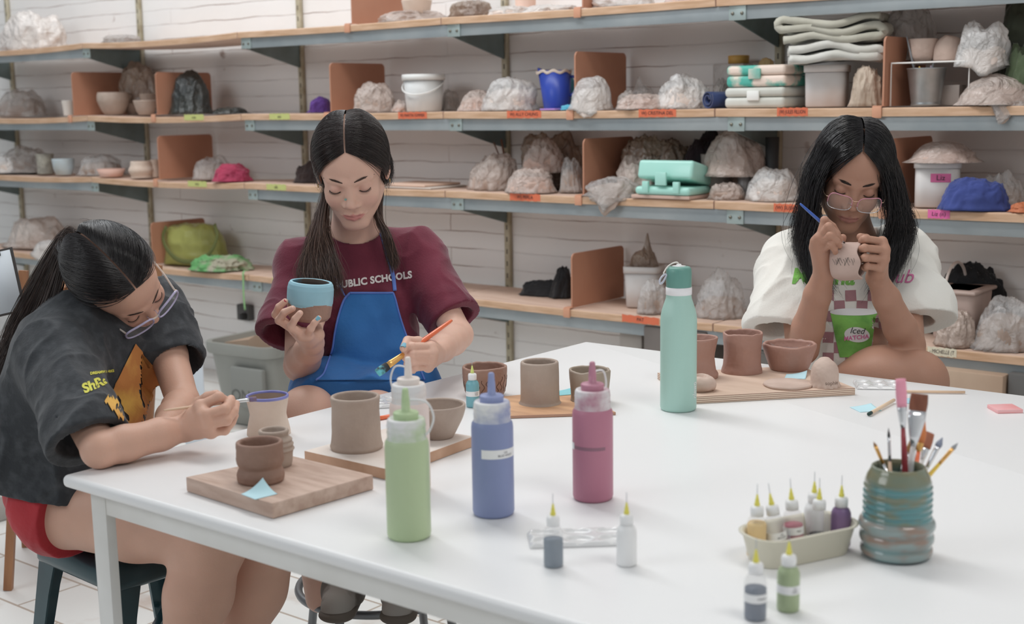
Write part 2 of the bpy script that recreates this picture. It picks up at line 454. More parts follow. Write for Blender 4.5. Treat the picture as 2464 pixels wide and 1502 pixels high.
def floor_mat():
    m = bpy.data.materials.new('painted_floor'); m.use_nodes = True; nt = m.node_tree; N = nt.nodes; L = nt.links; b = N['Principled BSDF']
    b.inputs['Roughness'].default_value = .5
    tc = N.new('ShaderNodeTexCoord')
    br = N.new('ShaderNodeTexBrick'); L.new(tc.outputs['Object'], br.inputs['Vector']); br.inputs['Scale'].default_value = 1
    br.inputs['Brick Width'].default_value = .40; br.inputs['Row Height'].default_value = .20; br.inputs['Mortar Size'].default_value = .004
    br.inputs['Color1'].default_value = hx('#dcdbd7'); br.inputs['Color2'].default_value = hx('#d2d1cd'); br.inputs['Mortar'].default_value = hx('#a99a8c')
    n = N.new('ShaderNodeTexNoise'); n.inputs['Scale'].default_value = 5; n.inputs['Detail'].default_value = 7; L.new(tc.outputs['Object'], n.inputs['Vector'])
    mr = N.new('ShaderNodeMapRange'); mr.inputs['From Min'].default_value = .56; mr.inputs['From Max'].default_value = .75; L.new(n.outputs['Fac'], mr.inputs['Value'])
    mx = N.new('ShaderNodeMix'); mx.data_type = 'RGBA'; L.new(mr.outputs[0], mx.inputs['Factor']); L.new(br.outputs['Color'], mx.inputs[6]); mx.inputs[7].default_value = hx('#b9a79a')
    L.new(mx.outputs[2], b.inputs['Base Color'])
    bp = N.new('ShaderNodeBump'); bp.inputs['Strength'].default_value = .3; L.new(n.outputs['Fac'], bp.inputs['Height']); L.new(bp.outputs[0], b.inputs['Normal'])
    return m
def struct(name, V, Fc, m, smooth=False):
    return tagset(mk(name, V, Fc, m, smooth=smooth), kind='structure')
struct('wall_back', *rbox(-12, 2.4, WALLY, WALLY+.2, -.1, 3.9, 0), wall_mat())
struct('floor', *rbox(-12, 2.4, -4.5, WALLY, -.1, 0, 0), floor_mat())
M('wall_paint', '#e6e3df', .6, bump=.1, bs=30)
struct('wall_right', *rbox(2.4, 2.6, -4.5, WALLY+.2, -.1, 3.9, 0), MATS['wall_paint'])
struct('trim_1', *rbox(-4.75, -3.92, 2.10, 2.26, 0, .085, .006), M('curb_paint', '#b3b2ae', .6, c2='#8f8c86', ns=6))
# ------------------------------------------------------------------ the shelving
SH = [1.661, 1.305, 1.0, .585]     # top of boards
SX = [-8.27, -7.05, -5.81, -4.60, -3.39, -2.17, -.95, .27]   # uprights on the wall
RAILM = M('rail_paint', '#aea68f', .55, metal=.1, c2='#93876c', ns=14)
def _slots():
    nt = RAILM.node_tree; N = nt.nodes; L = nt.links; b = N['Principled BSDF']; src = b.inputs['Base Color'].links[0].from_socket
    tc = N.new('ShaderNodeTexCoord'); sp = N.new('ShaderNodeSeparateXYZ'); L.new(tc.outputs['Generated'], sp.inputs[0])
    def mth(op, a, v=None, c=None):
        n = N.new('ShaderNodeMath'); n.operation = op; L.new(a, n.inputs[0])
        if v is not None:
            if hasattr(v, 'links'): L.new(v, n.inputs[1])
            else: n.inputs[1].default_value = v
        return n.outputs[0]
    cx = mth('LESS_THAN', mth('ABSOLUTE', mth('SUBTRACT', sp.outputs[0], .5)), .13)
    cz = mth('LESS_THAN', mth('FRACT', mth('MULTIPLY', sp.outputs[2], 39.6)), .4)
    k = mth('MULTIPLY', cx, cz); mx = N.new('ShaderNodeMix'); mx.data_type = 'RGBA'; L.new(k, mx.inputs['Factor']); L.new(src, mx.inputs[6])
    mx.inputs[7].default_value = hx('#5d564a'); L.new(mx.outputs[2], b.inputs['Base Color'])
_slots()
STEEL = M('steel_paint', '#8a9397', .42, metal=.3, c2='#9ba2a4', ns=5, bump=.05)
STEELD = M('bracket_paint', '#6f7f80', .5, metal=.3, c2='#5d6a68', ns=6)
WOODF = M('shelf_wood', '#d0b4a2', .6, c2='#bf9f8a', ns=6, nd=5, stretch=(1, 6, 6), bump=.06, bs=60)
WOODE = M('shelf_edge', '#c6a283', .5, c2='#b38c69', ns=9, nd=4, stretch=(1, 8, 8))
fr = thing('shelving_frame', 'grey-blue steel shelving frame fixed to the white brick wall', 'shelving', (-3.39, WALLY, 0))
for x in SX[:-1]:
    b = MB(); b.add(*rbox(x-.014, x+.014, WALLY-.022, WALLY-.002, .22, 2.2, .003))
    o = b.obj('upright', RAILM, fr, world=True)
NOBEAM = {(0, 2), (1, 2), (2, 2)}
for k, z in enumerate(SH):
    for i, x in enumerate(SX[:-1]):
        zt = z-.026
        V = [(x-.003, WALLY-.023, zt), (x-.003, SF+.004, zt), (x-.003, SF+.004, zt-.043), (x-.003, WALLY-.023, zt-.125)]
        V += [(a+.006, b2, c) for a, b2, c in V]
        mk('bracket', V, [(3, 2, 1, 0), (4, 5, 6, 7), (0, 1, 5, 4), (1, 2, 6, 5), (2, 3, 7, 6), (3, 0, 4, 7)], STEELD, fr, smooth=False, world=True)
        if (k, i) not in NOBEAM and i < len(SX)-1:
            x1 = SX[i+1]; b = MB(); b.add(*rbox(x+.004, x1-.004, SF-.001, SF+.004, zt-.046, zt-.001, .001))
            b.add(*rbox(x+.004, x1-.004, SF+.004, SF+.03, zt-.006, zt-.001, 0)); bm = b.obj('front_beam', STEEL, fr, world=True, crease=40)
        if i > 0 and x > -6:
            b = MB(); b.add(*rbox(x-.006, x+.056, SF-.005, SF-.001, zt-.048, zt+.0, .001))
            pl = b.obj('joint_plate', M('plate_paint', '#9caaa8', .45, metal=.4), fr, world=True, crease=40)
            for q in (-.017, .017):
                V, Fc = lathe([(0, 0), (.006, 0), (.005, .003), (0, .004)], 12); V = np.array(V)[:, [0, 2, 1]]*[1, -1, 1]+[x+q+.025, SF-.005, zt-.026]
                mk('bolt', V, Fc, M('bolt_metal', '#77746a', .4, metal=.9), pl, world=True)
ORD = ['top', 'second', 'third', 'bottom']
SPOT = ['far left end', 'left', 'left of centre', 'middle', 'right of centre', 'right', 'far right']
JX = [-8.2, -7.0, -5.80, -4.62, -3.42, -2.22, -1.0, .25]
for k, z in enumerate(SH):
    for i in range(7):
        if i == 0: continue
        x0, x1 = JX[i], JX[i+1]; sag = .012 if i in (2, 1) else .003
        n = 13; V = []; Fc = []
        prof = [(SF-.014, z-.026), (SF-.014, z-.003), (SF-.011, z), (WALLY-.03, z), (WALLY-.03, z-.026)]
        for j in range(n):
            t = j/(n-1); xx = x0+.003+(x1-x0-.006)*t; dz = -sag*4*t*(1-t)
            V += [(xx, y, zz+dz) for y, zz in prof]
        for j in range(n-1):
            for q in range(5):
                r = (q+1) % 5; Fc.append((j*5+q, (j+1)*5+q, (j+1)*5+r, j*5+r))
        Fc += [tuple(range(4, -1, -1)), tuple((n-1)*5+q for q in range(5))]
        fm = [1 if (f % 5) in (0, 1) and f < (n-1)*5 else 0 for f in range(len(Fc))]
        V = np.array(V); V[:, 2] = np.where(True, V[:, 2], 0)
        loc = np.array([(x0+x1)/2, SF, z])
        tagset(mk('shelf_board', V-loc, [tuple(reversed(f)) for f in Fc], [WOODF, WOODE], smooth=False, fm=fm, loc=loc),
               'wooden shelf board on the %s shelf row, %s of the wall' % (ORD[k], ['', 'at the far left end', 'on the left side', 'left of the middle', 'around the middle', 'right of the middle', 'at the far right'][i]),
               'shelf board', 'wooden shelf boards')
# ------------------------------------------------------------------ the white work table
tb = thing('work_table', 'large white painted work table with rounded edges in the foreground', 'table', (-1.0, 1.85, 0))
TX0, TX1, TY0, TY1 = -1.857, 1.35, 1.137, 2.59
WT = M('table_white', '#e9e8e4', .38, c2='#e0deda', ns=3, nd=5, bump=.015, bs=60)
WL = M('table_leg_white', '#dddcd8', .45, c2='#cbc9c4', ns=5)
b = MB(); b.add(*rbox(TX0, TX1, TY0, TY1, TZ-.021, TZ, .009, 5)); b.obj('tabletop', WT, tb, world=True)
b = MB(); ins = .032
b.add(*rbox(TX0+ins, TX1-ins, TY0+ins, TY0+ins+.02, TZ-.062, TZ-.021, .001)).add(*rbox(TX0+ins, TX1-ins, TY1-ins-.02, TY1-ins, TZ-.062, TZ-.021, .001))
b.add(*rbox(TX0+ins, TX0+ins+.02, TY0+ins, TY1-ins, TZ-.062, TZ-.021, .001)).add(*rbox(TX1-ins-.02, TX1-ins, TY0+ins, TY1-ins, TZ-.062, TZ-.021, .001))
b.obj('apron', WL, tb, world=True, crease=40)
for sx, cx in ((1, TX0+ins), (-1, TX1-ins)):
    for sy, cy in ((1, TY0+ins), (-1, TY1-ins)):
        V, Fc = rbox(0, .040, 0, .018, 0, TZ-.021, .0015); V = np.array(V); t = np.clip((.672-V[:, 2])/.02, 0, 1); V[:, 0] = .020+(V[:, 0]-.020)*(1-.10*t)+.001*t
        V[:, 0] += np.where(V[:, 2] < .5, .006, 0)
        mk('leg', [(cx+sx*x, cy+sy*(y-.0015), z) for x, y, z in V], [f if sx*sy > 0 else f[::-1] for f in Fc], WL, tb, world=True, crease=40)
# ================================================================== THINGS ON THE TABLE
def tz(px, py, z=TZ): return PZ(px, py, z)
PLA = M('clear_plastic', '#eef1f0', .2, alpha=.2, spec=.9)
PLW = M('milky_plastic', '#eef0ef', .35, alpha=.86)
def taper(prof, wob=None, n=56): return lathe(prof, n, wob=wob)
# ---- large squeeze bottles
def squeeze(px, py, name_color, body, cap, label, strap_side=1, fill=.132, strap=True, rot=0, sc=1.0):
    c = tz(px, py); t = thing('squeeze_bottle', label, 'bottle', c, rot, 'large squeeze bottles of underglaze on the table')
    cm = M('paint_'+name_color, body, .42, c2=cap, ns=5, lo=.2, hi=.95, spec=.4)
    capm = M('cap_'+name_color, cap, .4)
    V, Fc = lathe([(0, 0), (.026, 0), (.0288, .002), (.030, .006), (.030, .128), (.0292, .134), (.0272, .1375)], 56); mk('body', V, Fc, cm, t)
    V, Fc = lathe([(.0272, .1372), (.0262, .139), (.0262, .146), (.0268, .147), (.0262, .148), (.0262, .155), (.0268, .156), (.0262, .157), (.0258, .163), (.0245, .1655), (.020, .166), (.0175, .163), (.0, .163)], 48)
    mk('collar', V, Fc, M('collar_'+name_color, cap, .3, c2='#eef0ee', ns=30, lo=.25, hi=.6, alpha=.9), t)
    V, Fc = lathe([(.0165, .162), (.017, .169), (.0175, .1725), (.016, .1745), (.006, .1755), (.0055, .19), (.0045, .2)], 32); V2, F2 = lathe([(.0045, .2), (.0043, .2045), (.003, .2065), (0, .207)], 32)
    b = MB().add(V, Fc).add(V2, F2); b.obj('nozzle_cap', capm, t)
    if strap:
        P = [(0, 0, .188), (.012*strap_side, .004, .191), (.028*strap_side, .01, .187), (.036*strap_side, .012, .168), (.031*strap_side, .01, .150), (.0262*strap_side, .006, .1435)]
        V, Fc = tube(smoothpts(P, 26), .0015, 8); mk('cap_strap', V, Fc, PLW, t)
    return t
squeeze(985, 1291, 'green', '#a9b892', '#a9c090', 'large squeeze bottle of pale green underglaze, nearest of the four big bottles', 1, rot=.2)
squeeze(990, 1178, 'peach', '#dcc4bb', '#e2d0c8', 'large squeeze bottle of beige-pink underglaze standing just behind the green one', -1, rot=.3)
b3 = squeeze(1188, 1236, 'blue', '#7682a8', '#8590bb', 'large squeeze bottle of dull blue underglaze with a white paper label', 1, strap=False)
b4 = squeeze(1427, 1199, 'rose', '#ad6a80', '#b5788c', 'large squeeze bottle of dark pink underglaze beside the water bottle', -1, rot=-1.2)
def wraplabel(parent, r, z0, z1, a0, a1, mat, lines=(), ts=.004, name='paper_label', tx=0):
    n = 18; V = []; Fc = []
    for i in range(n+1):
        a = a0+(a1-a0)*i/n
        for z in (z0, z1): V.append((r*cos(a), r*sin(a), z))
    for i in range(n): Fc.append((2*i, 2*i+2, 2*i+3, 2*i+1))
    o = mk(name, V, Fc, mat, parent)
    for k, s in enumerate(lines):
        tv, tf = textmesh(s, ts); tv = np.array(tv); zc = (z0+z1)/2+(len(lines)/2-.5-k)*ts*1.05; am = (a0+a1)/2+tx
        W = [( (r+.0003)*cos(am+x/r), (r+.0003)*sin(am+x/r), zc+y) for x, y, _ in tv]
        mk('label_text', W, tf, M('ink', '#33343a', .6), o, smooth=False)
    return o
PAPER = M('label_paper', '#eceeef', .6)
# the angle that faces the camera, in world radians
def facing(p): return math.atan2(-p[1], -p[0])
a = facing(b3.location); wraplabel(b3, .0303, .088, .101, a-.55, a+1.35, PAPER, ['UG', 'BLUE VIOLET'], .0042, tx=.25)
a = facing(b4.location)+1.2
wraplabel(b4, .0303, .078, .088, a-1.75, a-1.1, PAPER); wraplabel(b4, .0302, .0795, .0845, a-1.1, a+.65, M('tape_grey', '#8a5f70', .4), name='tape_mark')
# ---- small needle bottles
NMET = M('needle_metal', '#aab0b4', .3, metal=.8)
def needle(p, colr, label, fill=.048, clear=False, tilt=(0, 0), lab=False, lablines=(), cap='#e4e8ea', tipc='#d9cf3c', yaw=0, grp='small needle-tip bottles of underglaze', seam=None):
    t = thing('needle_bottle', label, 'bottle', p, (tilt[0], tilt[1], 0), grp)
    body = [(0, 0), (.0105, 0), (.0125, .0015), (.013, .004), (.013, .042), (.0125, .046), (.0105, .0505), (.0075, .053), (.0072, .056)]
    if clear:
        V, Fc = lathe(body, 36); mk('body', V, Fc, PLA, t)
        f = min(fill, .052); inner = [(0, .001), (.0118, .001), (.0122, .003)]+[(.0122, z) for z in (.02, min(f, .042))]
        if f > .043: inner += [(.0105, f)]
        inner += [(0, f+.0002)]
        V, Fc = lathe(inner, 32); mk('paint', V, Fc, M('paint_'+colr, colr, .45), t)
    else:
        V, Fc = lathe(body, 36); mk('body', V, Fc, M('paint_'+colr, colr, .35, spec=.6), t)
    V, Fc = lathe([(.0076, .0535), (.0084, .0538), (.0086, .0625), (.0078, .0655), (.003, .067), (0, .067)], 28, wob=lambda a, z, r: (1+.015*cos(24*a), 0)); mk('cap', V, Fc, M('cap_'+cap, cap, .4), t)
    V, Fc = lathe([(.0033, .066), (.0036, .070), (.0029, .0705), (.0024, .0755), (.0020, .076), (.0011, .0815), (0, .0817)], 16); mk('needle_hub', V, Fc, M('hub_'+tipc, tipc, .4, alpha=.95), t)
    V, Fc = tube([(0, 0, .0815), (0, 0, .095)], .00045, 8); mk('needle', V, Fc, NMET, t)
    if lab:
        a = facing(p)+yaw; wraplabel(t, .01325, .0225, .0325, a-1.5, a+1.5, PAPER, lablines, .0034, tx=.6)
    return t
needle(tz(1332, 1362), '#5d6f80', 'small needle-tip bottle two-thirds full of grey-blue glaze, left of the clear palette', .036, True)
needle(tz(1508, 1359), '#e6e3df', 'small needle-tip bottle of white glaze standing right of the clear palette')
needle(tz(1817, 1489), '#4f5d72', 'small needle-tip bottle half full of dark grey-blue glaze, nearest the front edge', .037, True, lab=True, lablines=['UNDER'])
needle(tz(1896, 1468), '#98a880', 'small needle-tip bottle of green glaze with a white label, in front of the beige tray', lab=True, lablines=['UG', 'LEAF'])
needle(tz(1138, 979), '#67a3ae', 'small needle-tip bottle of teal glaze beside the carved brown pot', lab=True, lablines=['UND', 'TEAL'], cap='#dfeef2', tipc='#c9d46a')
# ---- steel water bottle
c = tz(1632, 985); wbt = thing('water_bottle', 'tall matt mint-green steel water bottle with a darker green lid', 'water bottle', c)
MINT = M('mint_powder', '#96bcb0', .42, c2='#9dc3b8', ns=3, bump=.02, bs=300); R0 = .0345
V, Fc = lathe([(0, 0), (.030, 0), (.033, .0015), (R0, .006), (R0, .172), (.0338, .182), (.0315, .193), (.0275, .205), (.0245, .214), (.0238, .2185), (.0238, .222)], 72); mk('body', V, Fc, MINT, wbt)
V, Fc = lathe([(.0238, .2215), (.0246, .222), (.0246, .2355), (.0238, .236)], 64); mk('band', V, Fc, M('band_white', '#dcd9e0', .4), wbt)
V, Fc = lathe([(.0236, .2358), (.0238, .2365), (.0240, .262), (.0232, .2695), (.021, .2735), (.013, .2755), (.013, .274), (0, .274)], 64); mk('lid', V, Fc, M('lid_green', '#5a8f84', .35), wbt)
V, Fc = lathe([(.0128, .274), (.0128, .2755), (.005, .2765), (.0045, .279), (0, .279)], 40); mk('lid_button', V, Fc, M('button_white', '#e6e6ea', .4), wbt)
ca = facing(c)
def loc2(u, v, w): return (-sin(ca)*u*-1+cos(ca)*v, cos(ca)*u*-1*-1+sin(ca)*v, w) if False else (cos(YAW)*u+sin(YAW)*v, sin(YAW)*u-cos(YAW)*v, w)
P = [loc2(0, 0, .279), loc2(-.004, .001, .2825), loc2(-.012, .003, .281), loc2(-.022, .006, .275), loc2(-.0285, .009, .266), loc2(-.030, .010, .262)]
V, Fc = tube(smoothpts(P, 24), .0013, 8); mk('cord', V, Fc, M('cord_white', '#d8d4cc', .8), wbt)
P = [loc2(*q) for q in ((-.027, .0095, .262), (-.034, .011, .256), (-.0375, .012, .249), (-.036, .012, .244), (-.031, .011, .247), (-.026, .0095, .256), (-.0245, .009, .260), (-.027, .0095, .262))]
V, Fc = tube(smoothpts(P, 32), .0019, 8); mk('clip', V, Fc, M('clip_grey', '#b9bcc8', .35, metal=.3), wbt)
bv = bvh_of([o for o in wbt.children if o.name.startswith('body')][0])
tv, tf = textmesh('olewo', .0125); e = np.array([cos(YAW), sin(YAW), 0]); fx = np.array([sin(YAW), -cos(YAW), 0])
V, Fc = decal(([(-0+y*-1, x, 0) for x, y, _ in tv], tf), bv, np.array(c)+e*.0285+fx*.2+[0, 0, .041], e, [0, 0, 1], -fx, .0003, .003)
mk('bottle_lettering', V, Fc, M('letter_white', '#dfeeea', .5), wbt, smooth=False, world=True)
# ---- boards
WB1 = M('board_dusty', '#bfa595', .7, c2='#a98c7b', ns=11, nd=6, stretch=(1, 5, 5), bump=.08, bs=70)
def board(corners, th, mats, label, cat='board', name='wood_board', bev=.001):
    """four top-surface corners (pixels) at height TZ+th"""
    C4 = np.array([tz(x, y, TZ+th) for x, y in corners]); ctr = C4.mean(0)
    V = [tuple(p-ctr*[1, 1, 0]-[0, 0, TZ]) for p in C4]; ctr[2] = TZ
    me = [(x, y, .0005) for x, y, _ in V]+[(x, y, th) for x, y, _ in V]
    n = np.array(me); area2 = sum(n[i][0]*n[(i+1) % 4][1]-n[(i+1) % 4][0]*n[i][1] for i in range(4))
    Fc = [(3, 2, 1, 0), (4, 5, 6, 7), (0, 1, 5, 4), (1, 2, 6, 5), (2, 3, 7, 6), (3, 0, 4, 7)]
    if area2 < 0: Fc = [tuple(reversed(f)) for f in Fc]
    o = mk(name, me, Fc, mats, smooth=False, loc=ctr, fm=[0, 0, 1, 1, 1, 1] if len(mats) > 1 else None)
    md = o.modifiers.new('b', 'BEVEL'); md.width = bev; md.segments = 2
    return tagset(o, label, cat)
PLYE = bpy.data.materials.new('plywood_edge'); PLYE.use_nodes = True
def _ply():
    nt = PLYE.node_tree; N = nt.nodes; L = nt.links; b = N['Principled BSDF']; b.inputs['Roughness'].default_value = .7
    tc = N.new('ShaderNodeTexCoord'); sp = N.new('ShaderNodeSeparateXYZ'); L.new(tc.outputs['Object'], sp.inputs[0])
    m = N.new('ShaderNodeMath'); m.operation = 'MULTIPLY'; m.inputs[1].default_value = 1/.0036; L.new(sp.outputs[2], m.inputs[0])
    f = N.new('ShaderNodeMath'); f.operation = 'FRACT'; L.new(m.outputs[0], f.inputs[0])
    g = N.new('ShaderNodeMath'); g.operation = 'GREATER_THAN'; g.inputs[1].default_value = .62; L.new(f.outputs[0], g.inputs[0])
    mx = N.new('ShaderNodeMix'); mx.data_type = 'RGBA'; mx.inputs[6].default_value = hx('#d6bfa9'); mx.inputs[7].default_value = hx('#8d6a58'); L.new(g.outputs[0], mx.inputs['Factor'])
    L.new(mx.outputs[2], b.inputs['Base Color'])
_ply()
board([(447, 1148), (655, 1212), (898, 1143), (700, 1096)], .0235, [WB1], 'thick clay-dusted wooden board near the table corner, holding the two ridged brown pots', bev=.0015)
board([(732, 1085), (926, 1128), (1140, 1050), (962, 1022)], .0185, [M('board_whitewash', '#dcd3cb', .75, c2='#cbbcb1', ns=9, nd=5), M('board_edge', '#c39c80', .7, c2='#a67e60', ns=12)],
      'whitewashed wooden board carrying the tall grey cup and the grey bowl', bev=.0008)
board([(1128, 962), (1216, 1001), (1482, 992), (1375, 938)], .006, [M('board_pine', '#d3a578', .6, c2='#b98a66', ns=7, nd=6, stretch=(1, 6, 6)), M('board_pine_edge', '#a87e66', .7)],
      'thin orange pine board under the grey cylinder and the square-mouthed cup', bev=.0006)
board([(1582, 897), (1672, 955), (2058, 934), (1925, 880)], .0145, [M('board_ply', '#cdb3a0', .65, c2='#c0a48f', ns=6, nd=5, stretch=(1, 4, 4)), PLYE],
      'large plywood board with striped edge in front of the girl in white', bev=.0005)
# ---- clay pots: outer profile, wall thickness, irregular
CLB = M('clay_brown', '#a07d6d', .62, c2='#8f6d5d', ns=14, nd=5, bump=.35, bs=45)
CLG = M('clay_grey', '#a99789', .68, c2='#9a877a', ns=10, nd=5, bump=.25, bs=50)
CLP = M('clay_pale', '#cdbaab', .75, c2='#bfa896', ns=8, nd=5, bump=.08, bs=80)
CLR = M('clay_red', '#a98173', .5, c2='#9a7162', ns=9, nd=5, bump=.35, bs=40)
CLD = M('clay_drying', '#c3ab9d', .75, c2='#b39a8c', ns=12, nd=6, bump=.3, bs=45)
def pot(name, p, W, H, prof, mat, label, cat, wall=.005, irr=.02, tiltz=0, sq=0, rimw=0, seed=0, ridges=None, lean=(0, 0), n=80, ex=1., rot=0, group=None, mats=None, fmf=None):
    """prof: [(r fraction of W/2, z fraction of H)...] bottom to rim"""
    prof = smoothpts(prof, 34); o = [(0, 0)]; o += [(max(.3, r)*W/2, z*H) for r, z in prof]
    ro, zo = o[-1]; inner = [((max(.3, r)*W/2-wall), max(z*H, wall*1.2)) for r, z in prof[::-1]]
    P = o+[(ro-wall*.15, zo+wall*.35), (ro-wall*.5, zo+wall*.5), (ro-wall*.85, zo+wall*.35)]+[q for q in inner if q[1] > wall*1.25]+[(0, wall*1.2)]
    V, Fc = lathe(P, n); V = np.array(V); a = np.arctan2(V[:, 1], V[:, 0]); h = V[:, 2]/H
    Q = np.stack([np.cos(a), np.sin(a), V[:, 2]*14], 1); f = 1+irr*fbm(Q, 1.3, seed)+irr*.5*fbm(Q, 3.5, seed+9)
    if sq: f = f*(1+sq*h*(np.abs(np.cos(2*a))**.6*-.5+.3)*-1)
    if ridges: f = f*(1+ridges[1]*np.sin(V[:, 2]/H*ridges[0]*2*pi+.6*np.sin(a)))
    V[:, 0] *= f*ex; V[:, 1] *= f
    V[:, 2] += np.clip(h, 0, 1.1)*(tiltz*V[:, 0]+rimw*H*fbm(np.stack([np.cos(a), np.sin(a), a*0], 1), 1.7, seed+4))
    V[:, 0] += lean[0]*V[:, 2]; V[:, 1] += lean[1]*V[:, 2]; V[:, 2] = np.maximum(V[:, 2], 0)
    ob = mk(name, V, Fc, mats or mat, loc=p, rot=(0, 0, rot))
    if fmf is not None:
        cz = np.array([V[list(f)].mean(0) for f in Fc]); rr = np.hypot(cz[:, 0], cz[:, 1])
        ob.data.polygons.foreach_set('material_index', np.array([fmf(c_/[1, 1, H], k) for c_, k in zip(cz, range(len(Fc)))], 'i'))
    return tagset(ob, label, cat, group)
def potpx(name, x0, x1, ytop, ybase, z, *a, **k):
    """footprint centre from the lower outline (ybase = lowest visible point)"""
    cx = (x0+x1)/2; p = PZ(cx, ybase, z); d = dep(p); W = (x1-x0)/F*d
    p2 = PZ(cx, ybase-6, z)
    q = np.array([-sin(YAW), cos(YAW), 0]); bw = k.pop('bw', .85); p = p+q*W/2*bw; d = dep(p); W = (x1-x0)/F*d
    yt = toPx(p+np.array([0, 0, .1]))[1]; yb = toPx(p)[1]; H = (yb-ytop)/(yb-yt)*.1-W*.05
    return pot(name, p, W, H*k.pop('hs', 1), *a, **k)
# purple rimmed pale cup on the table edge
PUR = M('glaze_purple', '#6d6fae', .35, c2='#7f82c0', ns=20)
potpx('waisted_cup', 586, 692, 947, 1055, TZ, [(.98, 0), (.97, .1), (.9, .3), (.84, .45), (.82, .55), (.88, .75), (.94, .92), (.96, 1)], CLP,
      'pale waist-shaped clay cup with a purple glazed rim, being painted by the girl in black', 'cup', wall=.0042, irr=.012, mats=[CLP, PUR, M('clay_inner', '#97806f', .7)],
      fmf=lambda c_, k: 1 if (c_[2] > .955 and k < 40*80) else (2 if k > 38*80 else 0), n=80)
potpx('ridged_cup', 606, 704, 1032, 1130, TZ+.0235, [(.8, 0), (.86, .12), (.9, .4), (.98, .48), (.9, .55), (.94, .62), (.86, .7), (.88, .76), (.7, .86), (.72, .93), (.74, 1)], CLG,
      'small ridged grey-brown clay cup behind the dark brown cup on the dusty board', 'cup', wall=.006, irr=.012, bw=.8)
potpx('ridged_cup', 562, 677, 1060, 1170, TZ+.0235, [(.9, 0), (.98, .08), (.97, .25), (.88, .36), (.9, .42), (.98, .56), (.96, .8), (.97, 1)], M('clay_dark', '#937363', .66, c2='#836353', ns=14, nd=5, bump=.35, bs=40),
      'dark brown ridged clay cup in front on the dusty board', 'cup', wall=.0065, irr=.014, ridges=(7, .006), bw=.8)
potpx('tall_cup', 789, 916, 950, 1092, TZ+.0185, [(.96, 0), (1.0, .06), (.96, .14), (.93, .3), (.92, .55), (.9, .8), (.94, 1)], CLG,
      'tall grey-brown clay cup, cylindrical, on the whitewashed board', 'cup', wall=.0065, irr=.02, seed=2)
potpx('clay_bowl', 985, 1120, 968, 1062, TZ+.0185, [(.5, 0), (.56, .05), (.72, .3), (.9, .62), (.99, .88), (1.0, 1)], CLG,
      'grey clay bowl partly hidden behind the beige squeeze bottle', 'bowl', wall=.005, irr=.012, seed=3, bw=.6)
potpx('cylinder_cup', 1249, 1352, 868, 979, TZ+.006, [(1.0, 0), (.96, .03), (.92, .1), (.90, .4), (.9, .7), (.89, 1)], CLG,
      'straight grey clay cylinder cup with a thin flared base on the pine board', 'cup', wall=.007, irr=.008, seed=4)
potpx('square_cup', 1370, 1474, 886, 972, TZ+.006, [(.9, 0), (.88, .12), (.9, .4), (.95, .75), (.97, 1)], M('clay_grey2', '#a39384', .68, c2='#928272', ns=10, bump=.1, bs=60),
      'grey clay cup with a squarish uneven mouth behind the dark pink bottle', 'cup', wall=.0055, irr=.02, sq=.16, rimw=.05, seed=5)
cp = potpx('carved_pot', 1113, 1221, 878, 962, TZ, [(.78, 0), (.88, .15), (.95, .45), (.99, .8), (1.0, 1)], CLB,
      'brown clay pot carved with wavy vertical lines and a lumpy rim', 'pot', wall=.006, irr=.025, rimw=.07, seed=6)
bv = bvh_of(cp); b = MB(); pc = np.array(cp.location)
for k in range(26):
    a0 = 2*pi*k/26+random.uniform(-.05, .05); n = random.choice([9, 13]); z0 = random.uniform(.006, .02); L_ = random.uniform(.02, .036)
    pts = []
    for i in range(n*2):
        tt = i/(n*2-1); aa = a0+.07*sin(tt*(n-1)*1.1+k); d = np.array([cos(aa), sin(aa), 0]); o_ = pc+d*.2+[0, 0, z0+L_*tt]
        h = bv.ray_cast(Vector(o_), Vector(-d), .2)
        if h[0] is not None: pts.append(np.array(h[0])+d*.0001-pc)
    if len(pts) > 5: b.add(*tube(pts, .0006, 5))
o = b.obj('carved_lines', M('carve_dark', '#4f372d', .8), cp); tagset(o, kind='stuff')
# pots on the plywood board
PB = TZ+.0145
potpx('waisted_pot', 1630, 1733, 809, 916, PB, [(1.0, 0), (1.02, .1), (.92, .2), (.86, .4), (.84, .55), (.92, .8), (1.0, 1)], CLR, 'reddish clay pot with pinched waist, half hidden by the water bottle', 'pot', irr=.02, seed=7, tiltz=.03)
potpx('clay_tumbler', 1743, 1841, 797, 903, PB, [(1.0, 0), (.98, .08), (.92, .22), (.9, .5), (.94, .8), (.97, 1)], CLR, 'reddish-brown clay tumbler with wide mouth, second pot from the water bottle', 'pot', irr=.025, seed=8, rimw=.05, lean=(.02, 0))
potpx('clay_bowl', 1846, 1974, 823, 899, PB, [(.68, 0), (.74, .1), (.86, .45), (.98, .85), (1.0, 1)], CLR, 'wide reddish clay bowl wrapped inside with clear film, in front of the girl in white', 'bowl', irr=.02, seed=9, rimw=.07, wall=.007, n=96)
c = PZ(1910, 893, PB); c = c+np.array([-sin(YAW), cos(YAW), 0])*.04
V, Fc = lathe([(0, .033), (.018, .034), (.034, .04), (.044, .052)], 60); V = np.array(V); V[:, 2] += .004*ridged(V, 60, 3)
tagset(mk('cling_film', V, Fc, M('cling_film', '#f4f4f4', .08, alpha=.22, spec=1.0), loc=c), 'clear cling film pressed inside the wide reddish bowl', 'film')
